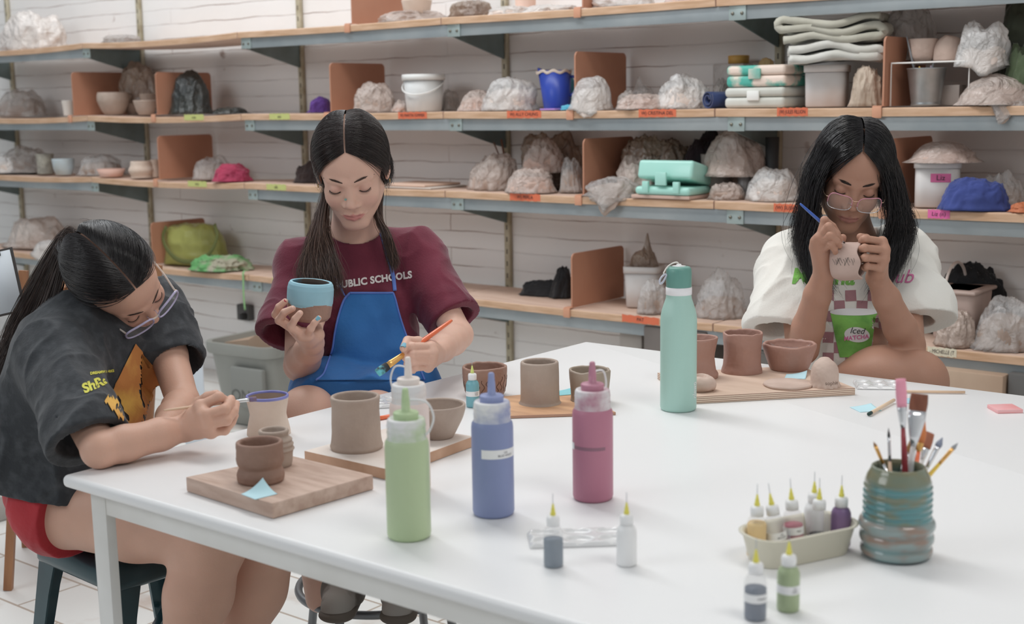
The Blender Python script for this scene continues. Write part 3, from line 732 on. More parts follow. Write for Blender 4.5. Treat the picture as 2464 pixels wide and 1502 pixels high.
# crumpled bell
c = PZ(1992, 936, PB)+np.array([-sin(YAW), cos(YAW), 0])*.028; W = .058
V, Fc = lathe([(0, 0)]+[(r*W/2, z*.058) for r, z in smoothpts([(1.1, 0), (1.07, .06), (.98, .2), (.95, .45), (.86, .68), (.62, .86), (.3, .97), (.02, 1)], 34)]+[(0, .058)], 90); V = np.array(V)
a = np.arctan2(V[:, 1], V[:, 0]); hgt = V[:, 2]/.058; V[:, :2] *= (1+.05*np.sin(16*a)*np.clip(1-hgt*6, 0, 1)+.06*fbm(V, 45, 2)*1)[:, None]; V[:, 2] += .004*fbm(V, 50, 5)*hgt; V[:, 2] = np.maximum(V[:, 2], 0)
bl = tagset(mk('clay_bell', V, Fc, CLD, loc=c), 'pale pinched clay bell with a crimped lower edge at the corner of the plywood board', 'bell')
tv, tf = textmesh('sophie', .0105); e = np.array([cos(YAW), sin(YAW), 0]); fx = np.array([sin(YAW), -cos(YAW), 0])
V, Fc = decal((tv, tf), bvh_of(bl), np.array(c)+e*.008+fx*.1+[0, 0, .011], e, [0, 0, 1], -fx, .0003, .003); mk('scratched_letters', V, Fc, M('scratch', '#6f5a4d', .8), bl, smooth=False, world=True)
# flat disc
c = PZ(1895, 928, PB); V, Fc = lathe([(0, 0), (.047, 0), (.0485, .002), (.048, .0045), (.046, .006), (.02, .0062), (0, .006)], 72, wob=lambda a, z, r: (1+.02*sin(3*a)+.012*sin(7*a+1), 0))
tagset(mk('clay_disc', V, Fc, CLD, loc=c), 'flat round slab of pale clay lying on the plywood board', 'clay slab')
# rolled lump
c = PZ(1690, 945, PB)+np.array([-sin(YAW), cos(YAW), 0])*.022; V, Fc = lathe([(0, 0)]+[(r, z) for r, z in smoothpts([(.022, 0), (.029, .006), (.03, .016), (.024, .026), (.014, .029), (.011, .026), (.008, .02)], 26)]+[(0, .018)], 60); V = np.array(V)
V[:, :2] *= (1+.08*fbm(V, 40, 8))[:, None]; V[:, 2] += .004*fbm(V, 45, 4)*(V[:, 2] > .003)
tagset(mk('pinch_pot', V, Fc, CLD, loc=c), 'small pale pinched clay lump behind the water bottle on the plywood board', 'pot')
# ---- vase
vp = tz(2178, 1362)+np.array([-sin(YAW), cos(YAW), 0])*.040; W = 186/F*dep(vp)*.97
GLZ = M('vase_glaze', '#ffffff', .16, attr='Col', coat=.5, bump=.05, bs=60)
prof = [(0, 0), (.72, 0), (.8, .012)]
for k, (z0, z1, r) in enumerate([(.02, .15, .94), (.15, .30, .97), (.30, .44, 1.0)]):
    for i in range(1, 10): a = pi*i/10; prof.append((r-.13+.13*sin(a)**.45, z0+(z1-z0)*i/10))
zs = np.linspace(.44, .84, 40)
for z in zs: prof.append((.89-.03*max(0, (z-.7)/.14)+.020*sin((z-.44)/.40*2*pi*6), z))
prof += [(.83, .87), (.80, .91), (.74, .95), (.70, .985), (.69, 1.0), (.66, 1.008), (.63, 1.0), (.63, .95), (.7, .8), (.72, .2), (.5, .1), (0, .1)]
Hh = .118; V, Fc = lathe([(r*W/2, z*Hh) for r, z in prof], 80, wob=lambda a, z, r: (1+.006*sin(2*a+z*60), 0))
Vv = np.array(V); rr_ = np.hypot(Vv[:, 0], Vv[:, 1])/(W/2); zz_ = Vv[:, 2]/Hh; Q_ = Vv*[1, 1, 3]; n1_ = .5+.5*fbm(Q_, 40, 3); n2_ = .5+.5*fbm(Vv, 28, 8)
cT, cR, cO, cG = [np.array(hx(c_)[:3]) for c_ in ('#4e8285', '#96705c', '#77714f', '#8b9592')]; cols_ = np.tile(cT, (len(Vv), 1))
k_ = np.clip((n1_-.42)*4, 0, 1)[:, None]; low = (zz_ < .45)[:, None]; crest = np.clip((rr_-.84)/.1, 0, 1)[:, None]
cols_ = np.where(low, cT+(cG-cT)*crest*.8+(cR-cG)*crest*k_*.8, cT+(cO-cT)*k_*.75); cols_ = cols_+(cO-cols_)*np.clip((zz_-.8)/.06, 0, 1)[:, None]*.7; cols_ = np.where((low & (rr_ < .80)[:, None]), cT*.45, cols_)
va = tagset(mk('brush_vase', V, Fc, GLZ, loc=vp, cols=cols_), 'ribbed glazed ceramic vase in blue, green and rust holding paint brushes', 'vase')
# brushes in the vase
def brush(a, b, L_h, hr, ferr, fw_, bris, bw_, mh, mf, mb, label, name='paint_brush', flat=.35, grp=None, up=None, shape='flat', seg=None):
    """a: handle end (world), b: bristle tip (world); ferr: length of ferrule, bris: bristle length"""
    a = np.array(a, float); b = np.array(b, float); d = b-a; L = np.linalg.norm(d); d = d/L
    t = thing(name, label, 'paint brush', a, 0, grp)
    s1 = L-bris-ferr; s2 = L-bris
    u = np.array(up if up is not None else fwv, float)
    V, Fc = tube([d*s for s in (0, .006, s1*.3, s1*.75, s1)], [hr*.55, hr*.8, hr, hr*1.15, hr*.8], 10); mk('handle', V, Fc, mh, t)
    V, Fc = tube([d*s for s in (s1-.001, s1+ferr*.3, s1+ferr*.75, s2)], [hr*.85, (hr*.85+fw_)/2, fw_, fw_], 14, up=u, flat=None if shape == 'round' else flat); mk('ferrule', V, Fc, mf, t)
    ss = np.linspace(s2-.002, L, 7); rr = [bw_*x for x in ((.96, 1, 1.04, 1.05, 1.03, 1.0, .96) if shape == 'flat' else (.9, 1.1, 1.1, .9, .6, .35, .1))]
    V, Fc = tube([d*s for s in ss], rr, 16, up=u, flat=flat if shape == 'flat' else None); mk('bristles', V, Fc, mb, t)
    return t
SIL = M('ferrule_silver', '#c9cbce', .22, metal=.85); GOLD = M('ferrule_gold', '#d9a452', .28, metal=.7)
BRN = M('bristle_brown', '#6b3a28', .7, c2='#83503a', ns=60, stretch=(1, 1, .1)); BDK = M('bristle_dark', '#2e2a2c', .7); BTN = M('bristle_tan', '#a8773f', .6, c2='#80552c', ns=50)
HW = M('handle_wood', '#cfae90', .5); HO = M('handle_orange', '#e2662f', .3, coat=.4); HR = M('handle_red', '#8c2b33', .3); HC = M('handle_clear', '#e9e9ec', .15, alpha=.6); HY = M('handle_yellow', '#e0b820', .4); HP = M('handle_pink', '#dd8fa5', .35)
vd = dep(vp); rim = np.array(vp)+[0, 0, Hh]
def vb(tx, ty, bx, by, dd=0, **k):
    """brush whose tip shows at (tx,ty) and which leaves the rim near (bx,by)"""
    m = PD(bx, by, vd+dd*.6); tip = PD(tx, ty, vd+dd*1.6); d = (tip-m)/np.linalg.norm(tip-m); s = (m[2]-(TZ+.022))/d[2]; a = m-d*s
    q = a[:2]-np.array(vp[:2]); r_ = np.linalg.norm(q)
    if r_ > W/2*.6: a[:2] = np.array(vp[:2])+q/r_*W/2*.6
    return brush(a, tip, 0, **k)
G = 'paint brushes standing in the ribbed vase'
vb(2167, 912, 2178, 1132, -.01, hr=.0035, ferr=.03, fw_=.0062, bris=.034, bw_=.0068, mh=HR, mf=SIL, mb=M('sponge_pink', '#dd8ea3', .6), label='tall brush with a pink tip, highest in the ribbed vase', flat=.6, grp=G)
vb(2213, 948, 2190, 1135, .0, hr=.0040, ferr=.046, fw_=.0115, bris=.022, bw_=.0115, mh=HC, mf=SIL, mb=BRN, label='wide flat brush with brown bristles and a broad silver ferrule in the vase', flat=.3, grp=G)
vb(2225, 1002, 2203, 1128, .012, hr=.0032, ferr=.012, fw_=.005, bris=.034, bw_=.0055, mh=HO, mf=GOLD, mb=M('bristle_orange', '#c8702f', .5), label='brush with long orange bristles just right of the wide flat brush', shape='round', grp=G)
vb(2238, 1042, 2212, 1134, .02, hr=.003, ferr=.02, fw_=.005, bris=.020, bw_=.0065, mh=HC, mf=SIL, mb=M('bristle_red', '#9a5b3f', .6), label='fan-shaped brush with short reddish-brown bristles in the vase', flat=.3, grp=G)
vb(2268, 1053, 2225, 1136, .0, hr=.003, ferr=.03, fw_=.0035, bris=.012, bw_=.004, mh=HC, mf=SIL, mb=M('bristle_grey', '#7d8496', .6), label='clear-handled brush with grey bristles leaning right in the vase', shape='round', grp=G)
vb(2305, 1066, 2235, 1132, .0, hr=.0028, ferr=.026, fw_=.0026, bris=.009, bw_=.0026, mh=HY, mf=GOLD, mb=M('bristle_pale', '#8b8d90', .6), label='thin yellow-handled brush leaning furthest right in the vase', shape='round', grp=G)
vb(2102, 1063, 2132, 1132, .0, hr=.0024, ferr=.024, fw_=.0024, bris=.006, bw_=.002, mh=SIL, mf=GOLD, mb=BTN, label='thin gold-ferruled brush leaning furthest left in the vase', shape='round', grp=G)
vb(2138, 1030, 2142, 1135, .0, hr=.0026, ferr=.03, fw_=.002, bris=.012, bw_=.0017, mh=HW, mf=SIL, mb=BDK, label='thin upright brush with a black point on the left side of the vase', shape='round', grp=G)
vb(2200, 1060, 2165, 1134, .01, hr=.0034, ferr=.03, fw_=.006, bris=.018, bw_=.006, mh=HC, mf=SIL, mb=BTN, label='clear-handled brush leaning across the middle of the vase mouth', flat=.4, grp=G)
# ---- beige tray with six bottles
A_, B_, C_, D_ = (1778, 1356), (1858, 1376), (2050, 1333), (1975, 1300)
q = [tz(*x) for x in (A_, B_, C_, D_)]
tc_ = (tz(1850, 1374)+tz(2052, 1330))/2
ex = (tz(2050, 1333)-tz(1850, 1375)); Lx = np.linalg.norm(ex); ex = ex/Lx; ey = np.array([-ex[1], ex[0], 0]); Wd = abs(float((tz(1770, 1350)-tz(1850, 1375))@ey)); TH = .76
ctr = (tz(2050, 1333)+tz(1850, 1375))/2+ey*Wd/2; ang = math.atan2(ex[1], ex[0])
def rrect(w, h, r, z, n=6):
    return [(cx+r*cos(a0+pi/2*i/n), cy+r*sin(a0+pi/2*i/n), z) for cx, cy, a0 in ((w/2-r, h/2-r, 0), (-w/2+r, h/2-r, pi/2), (-w/2+r, -h/2+r, pi), (w/2-r, -h/2+r, 1.5*pi)) for i in range(n+1)]
rings = [rrect(.02, .01, .004, 0), rrect(Lx, Wd, .02, 0), rrect(Lx+.004, Wd+.004, .022, .002), rrect(Lx+.022, Wd+.02, .028, .05), rrect(Lx+.03, Wd+.028, .032, .0515), rrect(Lx+.031, Wd+.029, .0325, .054), rrect(Lx+.022, Wd+.02, .028, .0535), rrect(Lx+.017, Wd+.015, .026, .05), rrect(Lx-.002, Wd-.002, .02, .0035), rrect(.02, .01, .004, .003)]
V = [(p[0], p[1], p[2]*TH) for r_ in rings for p in r_]; n = 28; Fc = []
for k in range(len(rings)-1):
    for i in range(n): j = (i+1) % n; Fc.append((k*n+i, k*n+j, (k+1)*n+j, (k+1)*n+i))
Fc.append(tuple(range(n-1, -1, -1))); Fc.append(tuple((len(rings)-1)*n+i for i in range(n)))
tr_ = tagset(mk('bottle_tray', V, Fc, M('tray_beige', '#cbc6b3', .4), loc=ctr, rot=(0, 0, ang)), 'beige rectangular metal tray holding six needle-tip bottles', 'tray')
def intray(u, v): return ctr+ex*u+ey*v+[0, 0, .0035]
G2 = 'needle-tip bottles standing in the beige tray'
needle(tz(1820, 1338, TZ+.0035), '#e3b968', 'needle-tip bottle of yellow glaze at the left end of the beige tray', .045, True, grp=G2)
needle(tz(1876, 1336, TZ+.0035), '#5b3d3d', 'needle-tip bottle part full of dark brown glaze, leaning in the beige tray', .024, True, tilt=(.05, -.16), lab=True, lablines=['UG', 'BROWN'], grp=G2)
needle(tz(1912, 1322, TZ+.0035), '#a8405c', 'needle-tip bottle smeared with red glaze in the middle of the beige tray', .034, True, tilt=(.03, -.07), lab=True, lablines=['RED'], grp=G2)
needle(tz(1969, 1321, TZ+.0035), '#4b5468', 'nearly empty clear needle-tip bottle with dark glaze at the bottom, in the tray', .014, True, grp=G2)
needle(tz(1957, 1303, TZ+.0035), '#dadbdf', 'needle-tip bottle of whitish glaze at the back of the beige tray', grp=G2)
needle(tz(2022, 1314, TZ+.0035), '#7b5f88', 'needle-tip bottle of purple glaze at the right end of the beige tray', grp=G2)
# ---- palettes
def palette(c, w, h, rot, label, blobs=(), nx=3, ny=2):
    t = thing('paint_palette', label, 'palette', c, rot)
    N_ = 60; V = []; Fc = []
    for j in range(41):
        for i in range(N_+1):
            x = -w/2+w*i/N_; y = -h/2+h*j/40; u = (i/N_*nx) % 1-.5; v = (j/40*ny) % 1-.5; r2 = hypot(u, v)*2
            z = .0075-.006*max(0, 1-r2**2*1.45)**.35 if r2 < .83 else .0075
            e = min(i, N_-i, j*1.5, (40-j)*1.5)/3.; z = z*min(1, .25+e)
            V.append((x*(1-.01*abs(v)), y, z))
    for j in range(40):
        for i in range(N_): a = j*(N_+1)+i; Fc.append((a, a+1, a+N_+2, a+N_+1))
    o = mk('wells', V, Fc, M('palette_plastic', '#eff1f3', .12, alpha=.8, spec=.8), t)
    for k, (bx, by, colr, r_) in enumerate(blobs):
        V, Fc = lathe([(0, .0035), (r_*.7, .003), (r_, .0016), (r_*.98, .0012)], 24, wob=lambda a, z, r: (1+.18*sin(3*a+k)+.1*sin(5*a), 0))
        mk('paint_blob', V, Fc, M('blob_'+colr, colr, .3, coat=.6), t, loc=(bx, by, .0008))
    return t
palette(tz(1392, 1300), .135, .062, YAW+.05, 'clear plastic six-well palette between the grey-blue and the white needle bottle')
palette(tz(2110, 930), .088, .07, YAW-.12, 'clear plastic six-well palette beside the plywood board corner')
palette(tz(926, 972), .07, .085, YAW+.2, 'small plastic palette with teal and pink paint behind the tall grey cup', [(-.012, .022, '#2a93ae', .013), (.0, -.004, '#d8a896', .010), (-.016, -.024, '#e6e2dc', .01)], 2, 3)
# ---- notes
def note(c, s, rot, colr, label, curl=.012, th=0, name='sticky_note'):
    n = 14; V = []; Fc = []
    for i in range(n+1):
        for j in range(n+1):
            u, v = i/n, j/n; k = max(0, (u+v)/2-.45)*2; V.append((s*(u-.5), s*(v-.5), .0008+curl*k*k))
    for i in range(n):
        for j in range(n): a = i*(n+1)+j; Fc.append((a, a+n+1, a+n+2, a+1))
    o = mk(name, V, Fc, M('note_'+colr, colr, .7), loc=c, rot=(0, 0, rot)); md = o.modifiers.new('s', 'SOLIDIFY'); md.thickness = .0004
    return tagset(o, label, 'sticky note')
BLU = '#aed3dc'
n1 = note(tz(624, 1190, TZ+.0235), .038, YAW+.75, BLU, 'light blue sticky note curling up in front of the dark brown cup', .014)
note(tz(2083, 985), .044, YAW+.2, BLU, 'light blue sticky note lying under the tip of the wooden brush', .004)
note(tz(2200, 966), .045, YAW-.2, '#9acbd6', 'light blue sticky note on the table behind the wide flat brush', .002)
note(tz(1915, 907, PB), .042, YAW-.3, BLU, 'light blue sticky note with pencil writing beside the flat clay slab', .008)
note(tz(1362, 946, TZ+.006), .04, YAW+.3, '#7fc3cb', 'small teal sticky note between the grey cylinder and the square-mouthed cup', .004)
c = tz(2418, 988); o = mk('note_pad', *rbox(-.024, .024, -.024, .024, 0, .007, .0006), M('pad_pink', '#e58f90', .6, c2='#efb0b2', ns=300, stretch=(.05, .05, 3)), loc=c, rot=(0, 0, YAW+.05), crease=40)
tagset(o, 'small pink pad of sticky notes at the right edge of the table', 'note pad')
# ---- loose brushes
a, b_ = tz(2163, 942, TZ+.004), tz(2322, 944, TZ+.004)
t = thing('wooden_stick', 'long thin wooden stick lying on the table beyond the clear palette', 'stick', a)
V, Fc = tube([np.zeros(3), (b_-a)*.5, b_-a], .0028, 10); mk('shaft', V, Fc, HW, t)
a, b_ = tz(2151, 963, TZ+.006), tz(2090, 997, TZ+.005)
t = thing('wood_pencil', 'pale wooden pencil with a dark green end lying on a blue note', 'pencil', a)
V, Fc = tube([np.zeros(3), (b_-a)*.9], .0034, 8); mk('shaft', V, Fc, M('pencil_wood', '#d9bd9f', .5), t); V, Fc = tube([(b_-a)*.9, (b_-a)], [.0036, .0034], 8); mk('end_cap', V, Fc, M('pencil_green', '#1f3b36', .4), t)
a, b_ = tz(905, 1008, TZ+.004), tz(975, 995, TZ+.004)
t = thing('orange_brush_handle', 'orange brush handle lying on the table behind the green bottle', 'paint brush', a); V, Fc = tube([np.zeros(3), (b_-a)], .0042, 10); mk('handle', V, Fc, HO, t)
# ================================================================== THINGS ON THE SHELVES
def onshelf(px, k, dy):
    z = SH[k]; y = 300
    for _ in range(4): p = PY(px, y, SF+dy); y = toPx([p[0], SF+dy, z])[1]
    return np.array([p[0], SF+dy, z])
def bagmat(name, c1, c2, alpha=1, rough=.28, bs=9, strength=.9, metal=0, ns=6):
    m = M(name, c1, rough*.75, c2=c2, ns=ns, nd=4, alpha=alpha, spec=.8, coat=.35)
    nt = m.node_tree; N = nt.nodes; L = nt.links; tc = N.new('ShaderNodeTexCoord')
    n = N.new('ShaderNodeTexNoise'); n.inputs['Scale'].default_value = bs; n.inputs['Detail'].default_value = 5; n.inputs['Distortion'].default_value = 2.2; n.inputs['Roughness'].default_value = .55
    L.new(tc.outputs['Object'], n.inputs['Vector']); bp = N.new('ShaderNodeBump'); bp.inputs['Strength'].default_value = strength; bp.inputs['Distance'].default_value = .03
    L.new(n.outputs['Fac'], bp.inputs['Height']); L.new(bp.outputs[0], N['Principled BSDF'].inputs['Normal']); return m
BG = {'w': bagmat('bag_white', '#e6e2df', '#cfc6c0', .8), 'c': bagmat('bag_clear', '#cfc8c4', '#b0a299', .55), 'd': bagmat('bag_dusty', '#ccbab0', '#b09c91', .85),
      'b': bagmat('bag_brown', '#97826f', '#7c6658', .95), 'k': bagmat('bag_black', '#1d2121', '#2c302b', 1, .3, metal=0), 'p': bagmat('bag_pinkish', '#cdb6ac', '#b89b8f', .92),
      'g': bagmat('bag_grey', '#a79d98', '#8c827d', .75)}
BGS = {'w': bagmat('film_white', '#f0edea', '#dcd5d0', .55, .2, 11, 1.), 'c': bagmat('film_clear', '#e6e2df', '#cfc7c2', .38, .15, 11, 1.), 'd': bagmat('film_dusty', '#d9cac1', '#c2aea3', .6, .3, 10, 1.),
       'p': bagmat('film_pinkish', '#e2d0c8', '#cbb3a8', .55, .28, 10, 1.), 'g': bagmat('film_grey', '#c9c2bd', '#b0a7a1', .5, .2, 10, 1.)}
CONT = {'w': M('contents_pale', '#d9cfc8', .7, c2='#c4b3a8', ns=7), 'c': M('contents_brown', '#a8968a', .7, c2='#8c776a', ns=7), 'd': M('contents_dusty', '#b8a498', .7, c2='#a18a7c', ns=7), 'p': M('contents_pink', '#cbb0a3', .7, c2='#b5988a', ns=7), 'g': M('contents_grey', '#9a8f89', .7, c2='#837770', ns=7)}
def blob(W, D, H, seed=0, lobes=.26, crease=.16, top=1., skew=0, flat=2.9, nu=110, nv=44, peak=0, over=0, fold=3.2):
    V = []; nv2 = nv
    th = np.linspace(0, pi/2, nv2); ph = np.arange(nu)*2*pi/nu
    T, Pp = np.meshgrid(th, ph, indexing='ij'); c = np.cos(T)**(2/flat*.9); s_ = np.sin(T)**(2/flat)
    X = c*np.cos(Pp); Y = c*np.sin(Pp); Z = s_
    P = np.stack([X, Y, Z], -1).reshape(-1, 3)
    Q = P*[1, 1, .55]; skirt = .16*np.clip(1-P[:, 2]*3.2, 0, 1)**2 if crease > .05 else 0
    r = 1+lobes*fbm(P, 1.5, seed, 2)+crease*(ridged(Q, fold, seed+3, 3)-.25)+skirt*(1+1.2*fbm(P, 3.5, seed+5, 2))
    P[:, :2] *= (r)[:, None]; P[:, 2] *= np.clip(1+lobes*1.1*fbm(P*[1, 1, .2], 1.9, seed+7, 2)+crease*.8*(ridged(P, fold*1.2, seed+11, 3)-.2), .25, 2)
    if peak: P[:, 2] *= 1+peak*np.exp(-((P[:, 0]-.25*sin(seed))**2+P[:, 1]**2)*14)
    P = P/[max(abs(P[:, 0])), max(abs(P[:, 1])), max(P[:, 2])]
    P[:, 0] += skew*P[:, 2]
    P = P*[W/2, D/2, H]
    if over:
        w = np.clip((-P[:, 1]/(D/2)-.55)/.45, 0, 1); P[:, 2] -= over*w*w
    V = P; Fc = []
    for i in range(nv2-1):
        for j in range(nu): k = (j+1) % nu; Fc.append((i*nu+j, i*nu+k, (i+1)*nu+k, (i+1)*nu+j))
    Fc.append(tuple(range(nu-1, -1, -1)))
    return V, Fc
SN = [0]
def place(x0, x1, yt, k, dy, up=0):
    p = onshelf((x0+x1)/2, k, dy); d = dep(p); W = (x1-x0)/F*d; yb = toPx(p)[1]; H = max(.012, (yb-yt)/F*d*1.0-up); return p+[0, 0, up+.001], W, H
def bag(x0, x1, yt, k, dy, st, label, name='plastic_bag', cat='plastic bag', D=None, up=0, grp=None, mat=None, **kw):
    SN[0] += 1; p, W, H = place(x0, x1, yt, k, dy, up); D = D or min(W*.9, .24, 1.8*(WALLY-.028-SF-dy) if dy > .16 else .3)
    V, Fc = blob(W, D, H, SN[0], **kw); sheer = mat is None and st in 'wcdpg'; o = mk(name, V, Fc, mat or (BGS if sheer else BG)[st], loc=p, rot=(0, 0, YAW*.45))
    if sheer:
        kw2 = dict(kw); kw2.update(crease=.05, lobes=kw.get('lobes', .2)); kw2.pop('peak', 0)
        V, Fc = blob(W*.84, D*.84, H*(.66 if not kw.get('peak') else .42), SN[0], **kw2); mk('wrapped_contents', V, Fc, CONT[st], o)
    return tagset(o, label, cat, grp)
def lpot(x0, x1, yt, k, dy, prof, mat, label, name='clay_pot', cat='pot', up=0, wall=.006, **kw):
    p, W, H = place(x0, x1, yt, k, dy, up); return pot(name, p, W*.97, H*.95, prof, mat, label, cat, wall=wall, seed=x0, n=48, **kw)
DIVM = M('divider_tan', '#b37d61', .55, c2='#a66f53', ns=3, bump=.03, bs=120); CLIPM = M('divider_clip', '#c58c6c', .5)
def divider(xf, yt, k, label, L=.335, tw=0):
    """panel set across the shelf: front edge shows at xf"""
    p = onshelf(xf, k, .0); d = dep(p); H = (toPx(p)[1]-yt)/F*d; r = .02; n = 6
    t = thing('shelf_divider', label, 'divider', p+[0, -.012, 0], tw, 'tan panels dividing the shelves')
    out = [(.012, .001), (L, .001)]+[(L-r+r*cos(a), H-r+r*sin(a)) for a in np.linspace(0, pi/2, n)]+[(.012+r-r*cos(a), H-r+r*sin(a)) for a in np.linspace(pi/2, 0, n)]
    V = [(x, y, z) for x in (-.003, .003) for y, z in out]; m = len(out); Fc = [tuple(range(m-1, -1, -1)), tuple(range(m, 2*m))]+[(i, (i+1) % m, (i+1) % m+m, i+m) for i in range(m)]
    mk('panel', V, [f[::-1] for f in Fc], DIVM, t, crease=40)
    b = MB(); b.add(*rbox(-.026, .004, -.008, -.0025, -.034, .001, .002)).add(*rbox(-.026, .004, -.004, .03, .0005, .0035, .001)); b.obj('clip', CLIPM, t, crease=40)
    return t
def tape(x0, x1, k, colr, txt, onlabel=None, dz=0, rot=0, yq=None):
    """hand-lettered tape stuck on the front edge of a shelf board: child of that board"""
    z = SH[k]-.013+dz; a = onshelf(x0, k, -.0145); b_ = onshelf(x1, k, -.0145); w = abs(b_[0]-a[0]); xc = (a[0]+b_[0])/2
    brd = min([o for o in col.objects if o.name.startswith('shelf_board') and abs(o.location.z-SH[k]) < .01], key=lambda o: abs(o.location.x-xc))
    m = 14; h = .026
    V = [(xc-w/2+w*i/m, SF-.0152-.0006*sin(i*1.7), z+s*h/2+.0015*sin(i*2.1+s)) for i in range(m+1) for s in (-1, 1)]
    o = mk('name_tape', V, [(2*i, 2*i+2, 2*i+3, 2*i+1) for i in range(m)], M('tape_'+colr, colr, .55), brd, world=True)
    tv, tf = textmesh(txt, .017, shear=.1); tv = np.array(tv); sc = min(1, w*.85/(tv[:, 0].max()-tv[:, 0].min()+1e-6))
    mk('lettering', [(xc+x*sc, SF-.0165, z+y) for x, y, _ in tv], tf, M('marker_ink', '#4a2018' if colr == '#d0643c' else '#3a2b30', .6), o, smooth=False, world=True)
# ---------------- dividers
divider(847, -22, 0, 'tan divider panel at the left of the top shelf, cut by the upper photo edge')
divider(1402, -50, 0, 'tan divider panel in the middle of the top shelf between the plastic bags')
divider(178, 175, 1, 'tan divider panel on the second shelf left of the large grey bowl')
divider(379, 175, 1, 'tan divider panel on the second shelf beside the black bag')
divider(797, 153, 1, 'tan divider panel on the second shelf above the painting girl, behind a wrapped pot')
divider(1384, 126, 1, 'tan divider panel on the second shelf just right of the blue pitcher')
divider(2124, 90, 1, 'tan divider panel on the second shelf left of the white wire rack')
divider(384, 328, 2, 'tan divider panel on the third shelf beside the pink cloth')
divider(1404, 335, 2, 'tan divider panel on the third shelf left of the mint case')
divider(2140, 335, 2, 'tan divider panel on the third shelf behind the head of the girl in white')
divider(1376, 610, 3, 'tan divider panel on the bottom shelf next to the black strap bag', L=.35)
divider(368, 536, 3, 'reddish divider panel on the bottom shelf behind the lime green bag')
# ---------------- top shelf
bag(-15, 178, 28, 0, .13, 'd', 'large crumpled beige plastic bag at the left end of the top shelf', over=.02, mat=bagmat('bag_cream', '#d5ccc6', '#c6bbb3', .97))
bag(236, 352, 84, 0, .2, 'g', 'flat grey wrapped slab lying left on the top shelf', lobes=.1, flat=4)
lpot(966, 1042, 2, 0, .12, [(.7, 0), (.85, .3), (1, 1)], CLP, 'pale pinkish clay dish on the top shelf beside the divider', 'clay_dish', 'dish', up=.022)
bag(884, 1092, 24, 0, .12, 'd', 'low crumpled plastic wrap on the top shelf right of the tan divider', lobes=.3)
bag(1074, 1196, 2, 0, .22, 'b', 'dark clay plate wrapped in plastic at the back of the top shelf', up=.012, flat=4, lobes=.1)
bag(1160, 1300, 16, 0, .15, 'w', 'flat white wrapped slab in the middle of the top shelf', flat=4, lobes=.12)
lpot(1238, 1292, -35, 0, .24, [(.9, 0), (.95, .5), (1, 1)], M('clay_pink', '#d9b6a4', .7), 'pink clay cylinder on the top shelf, cut off by the photo edge', 'clay_cylinder', 'pot')
bag(1250, 1404, 12, 0, .09, 'w', 'white plastic bag spilling over the front of the top shelf', over=.05, lobes=.3)
bag(1408, 1596, -28, 0, .12, 'w', 'shiny wrinkled plastic bag on the top shelf right of the second divider', lobes=.3, crease=.13)
bag(1588, 1706, -34, 0, .08, 'p', 'pale pinkish rounded bag at the front edge of the top shelf', lobes=.15, over=.012)
bag(1790, 2060, -40, 0, .16, 'g', 'grey plastic bag at the right of the top shelf, barely in view')
# ---------------- second shelf
bag(-20, 128, 216, 1, .17, 'g', 'grey plastic heap at the left end of the second shelf')
lpot(150, 181, 242, 1, .12, [(.75, 0), (.85, .5), (1, 1)], M('cup_white', '#cfcbc3', .5), 'small white cup left of the first divider on the second shelf', 'small_cup', 'cup')
lpot(236, 313, 222, 1, .12, [(.5, 0), (.75, .2), (.98, .6), (1, .85), (.95, 1)], CLG, 'large round grey clay bowl on the left of the second shelf', 'clay_bowl', 'bowl')
lpot(293, 352, 223, 1, .24, [(.5, 0), (.8, .3), (1, .9)], CLG, 'grey clay bowl partly hidden behind the large round bowl', 'clay_bowl', 'bowl')
lpot(322, 381, 242, 1, .09, [(.6, 0), (.8, .35), (1, 1)], CLG, 'small flared grey bowl in front on the left of the second shelf', 'clay_bowl', 'bowl')
lpot(338, 382, 226, 1, .2, [(.6, 0), (.8, .35), (1, 1)], CLG, 'small grey bowl behind the small flared bowl, near the divider', 'clay_bowl', 'bowl', up=.03)
bag(270, 402, 148, 1, .25, 'b', 'brownish clear bag bulging up behind the grey bowls', D=.12, lobes=.25, up=.06)
bag(402, 520, 168, 1, .12, 'k', 'shiny black plastic bag standing on the second shelf', lobes=.12, crease=.12, flat=2.6)
bag(508, 602, 258, 1, .13, 'k', 'flat black strap trailing right from the black plastic bag', 'black_strap', 'strap', flat=3)
CLOTH = lambda n, c, c2: M(n, c, .85, c2=c2, ns=12, sheen=.3, bump=.2, bs=30)
bag(738, 803, 232, 1, .13, 'k', 'crumpled purple cloth left of the divider above the painting girl', 'purple_cloth', 'cloth', mat=CLOTH('cloth_purple', '#5c3688', '#4a2a70'), crease=.16)
bag(842, 960, 197, 1, .08, 'd', 'pot wrapped in dusty plastic in front of the third divider', lobes=.12)
bag(940, 985, 240, 1, .1, 'p', 'small scrap of pinkish plastic left of the white bucket', lobes=.3)
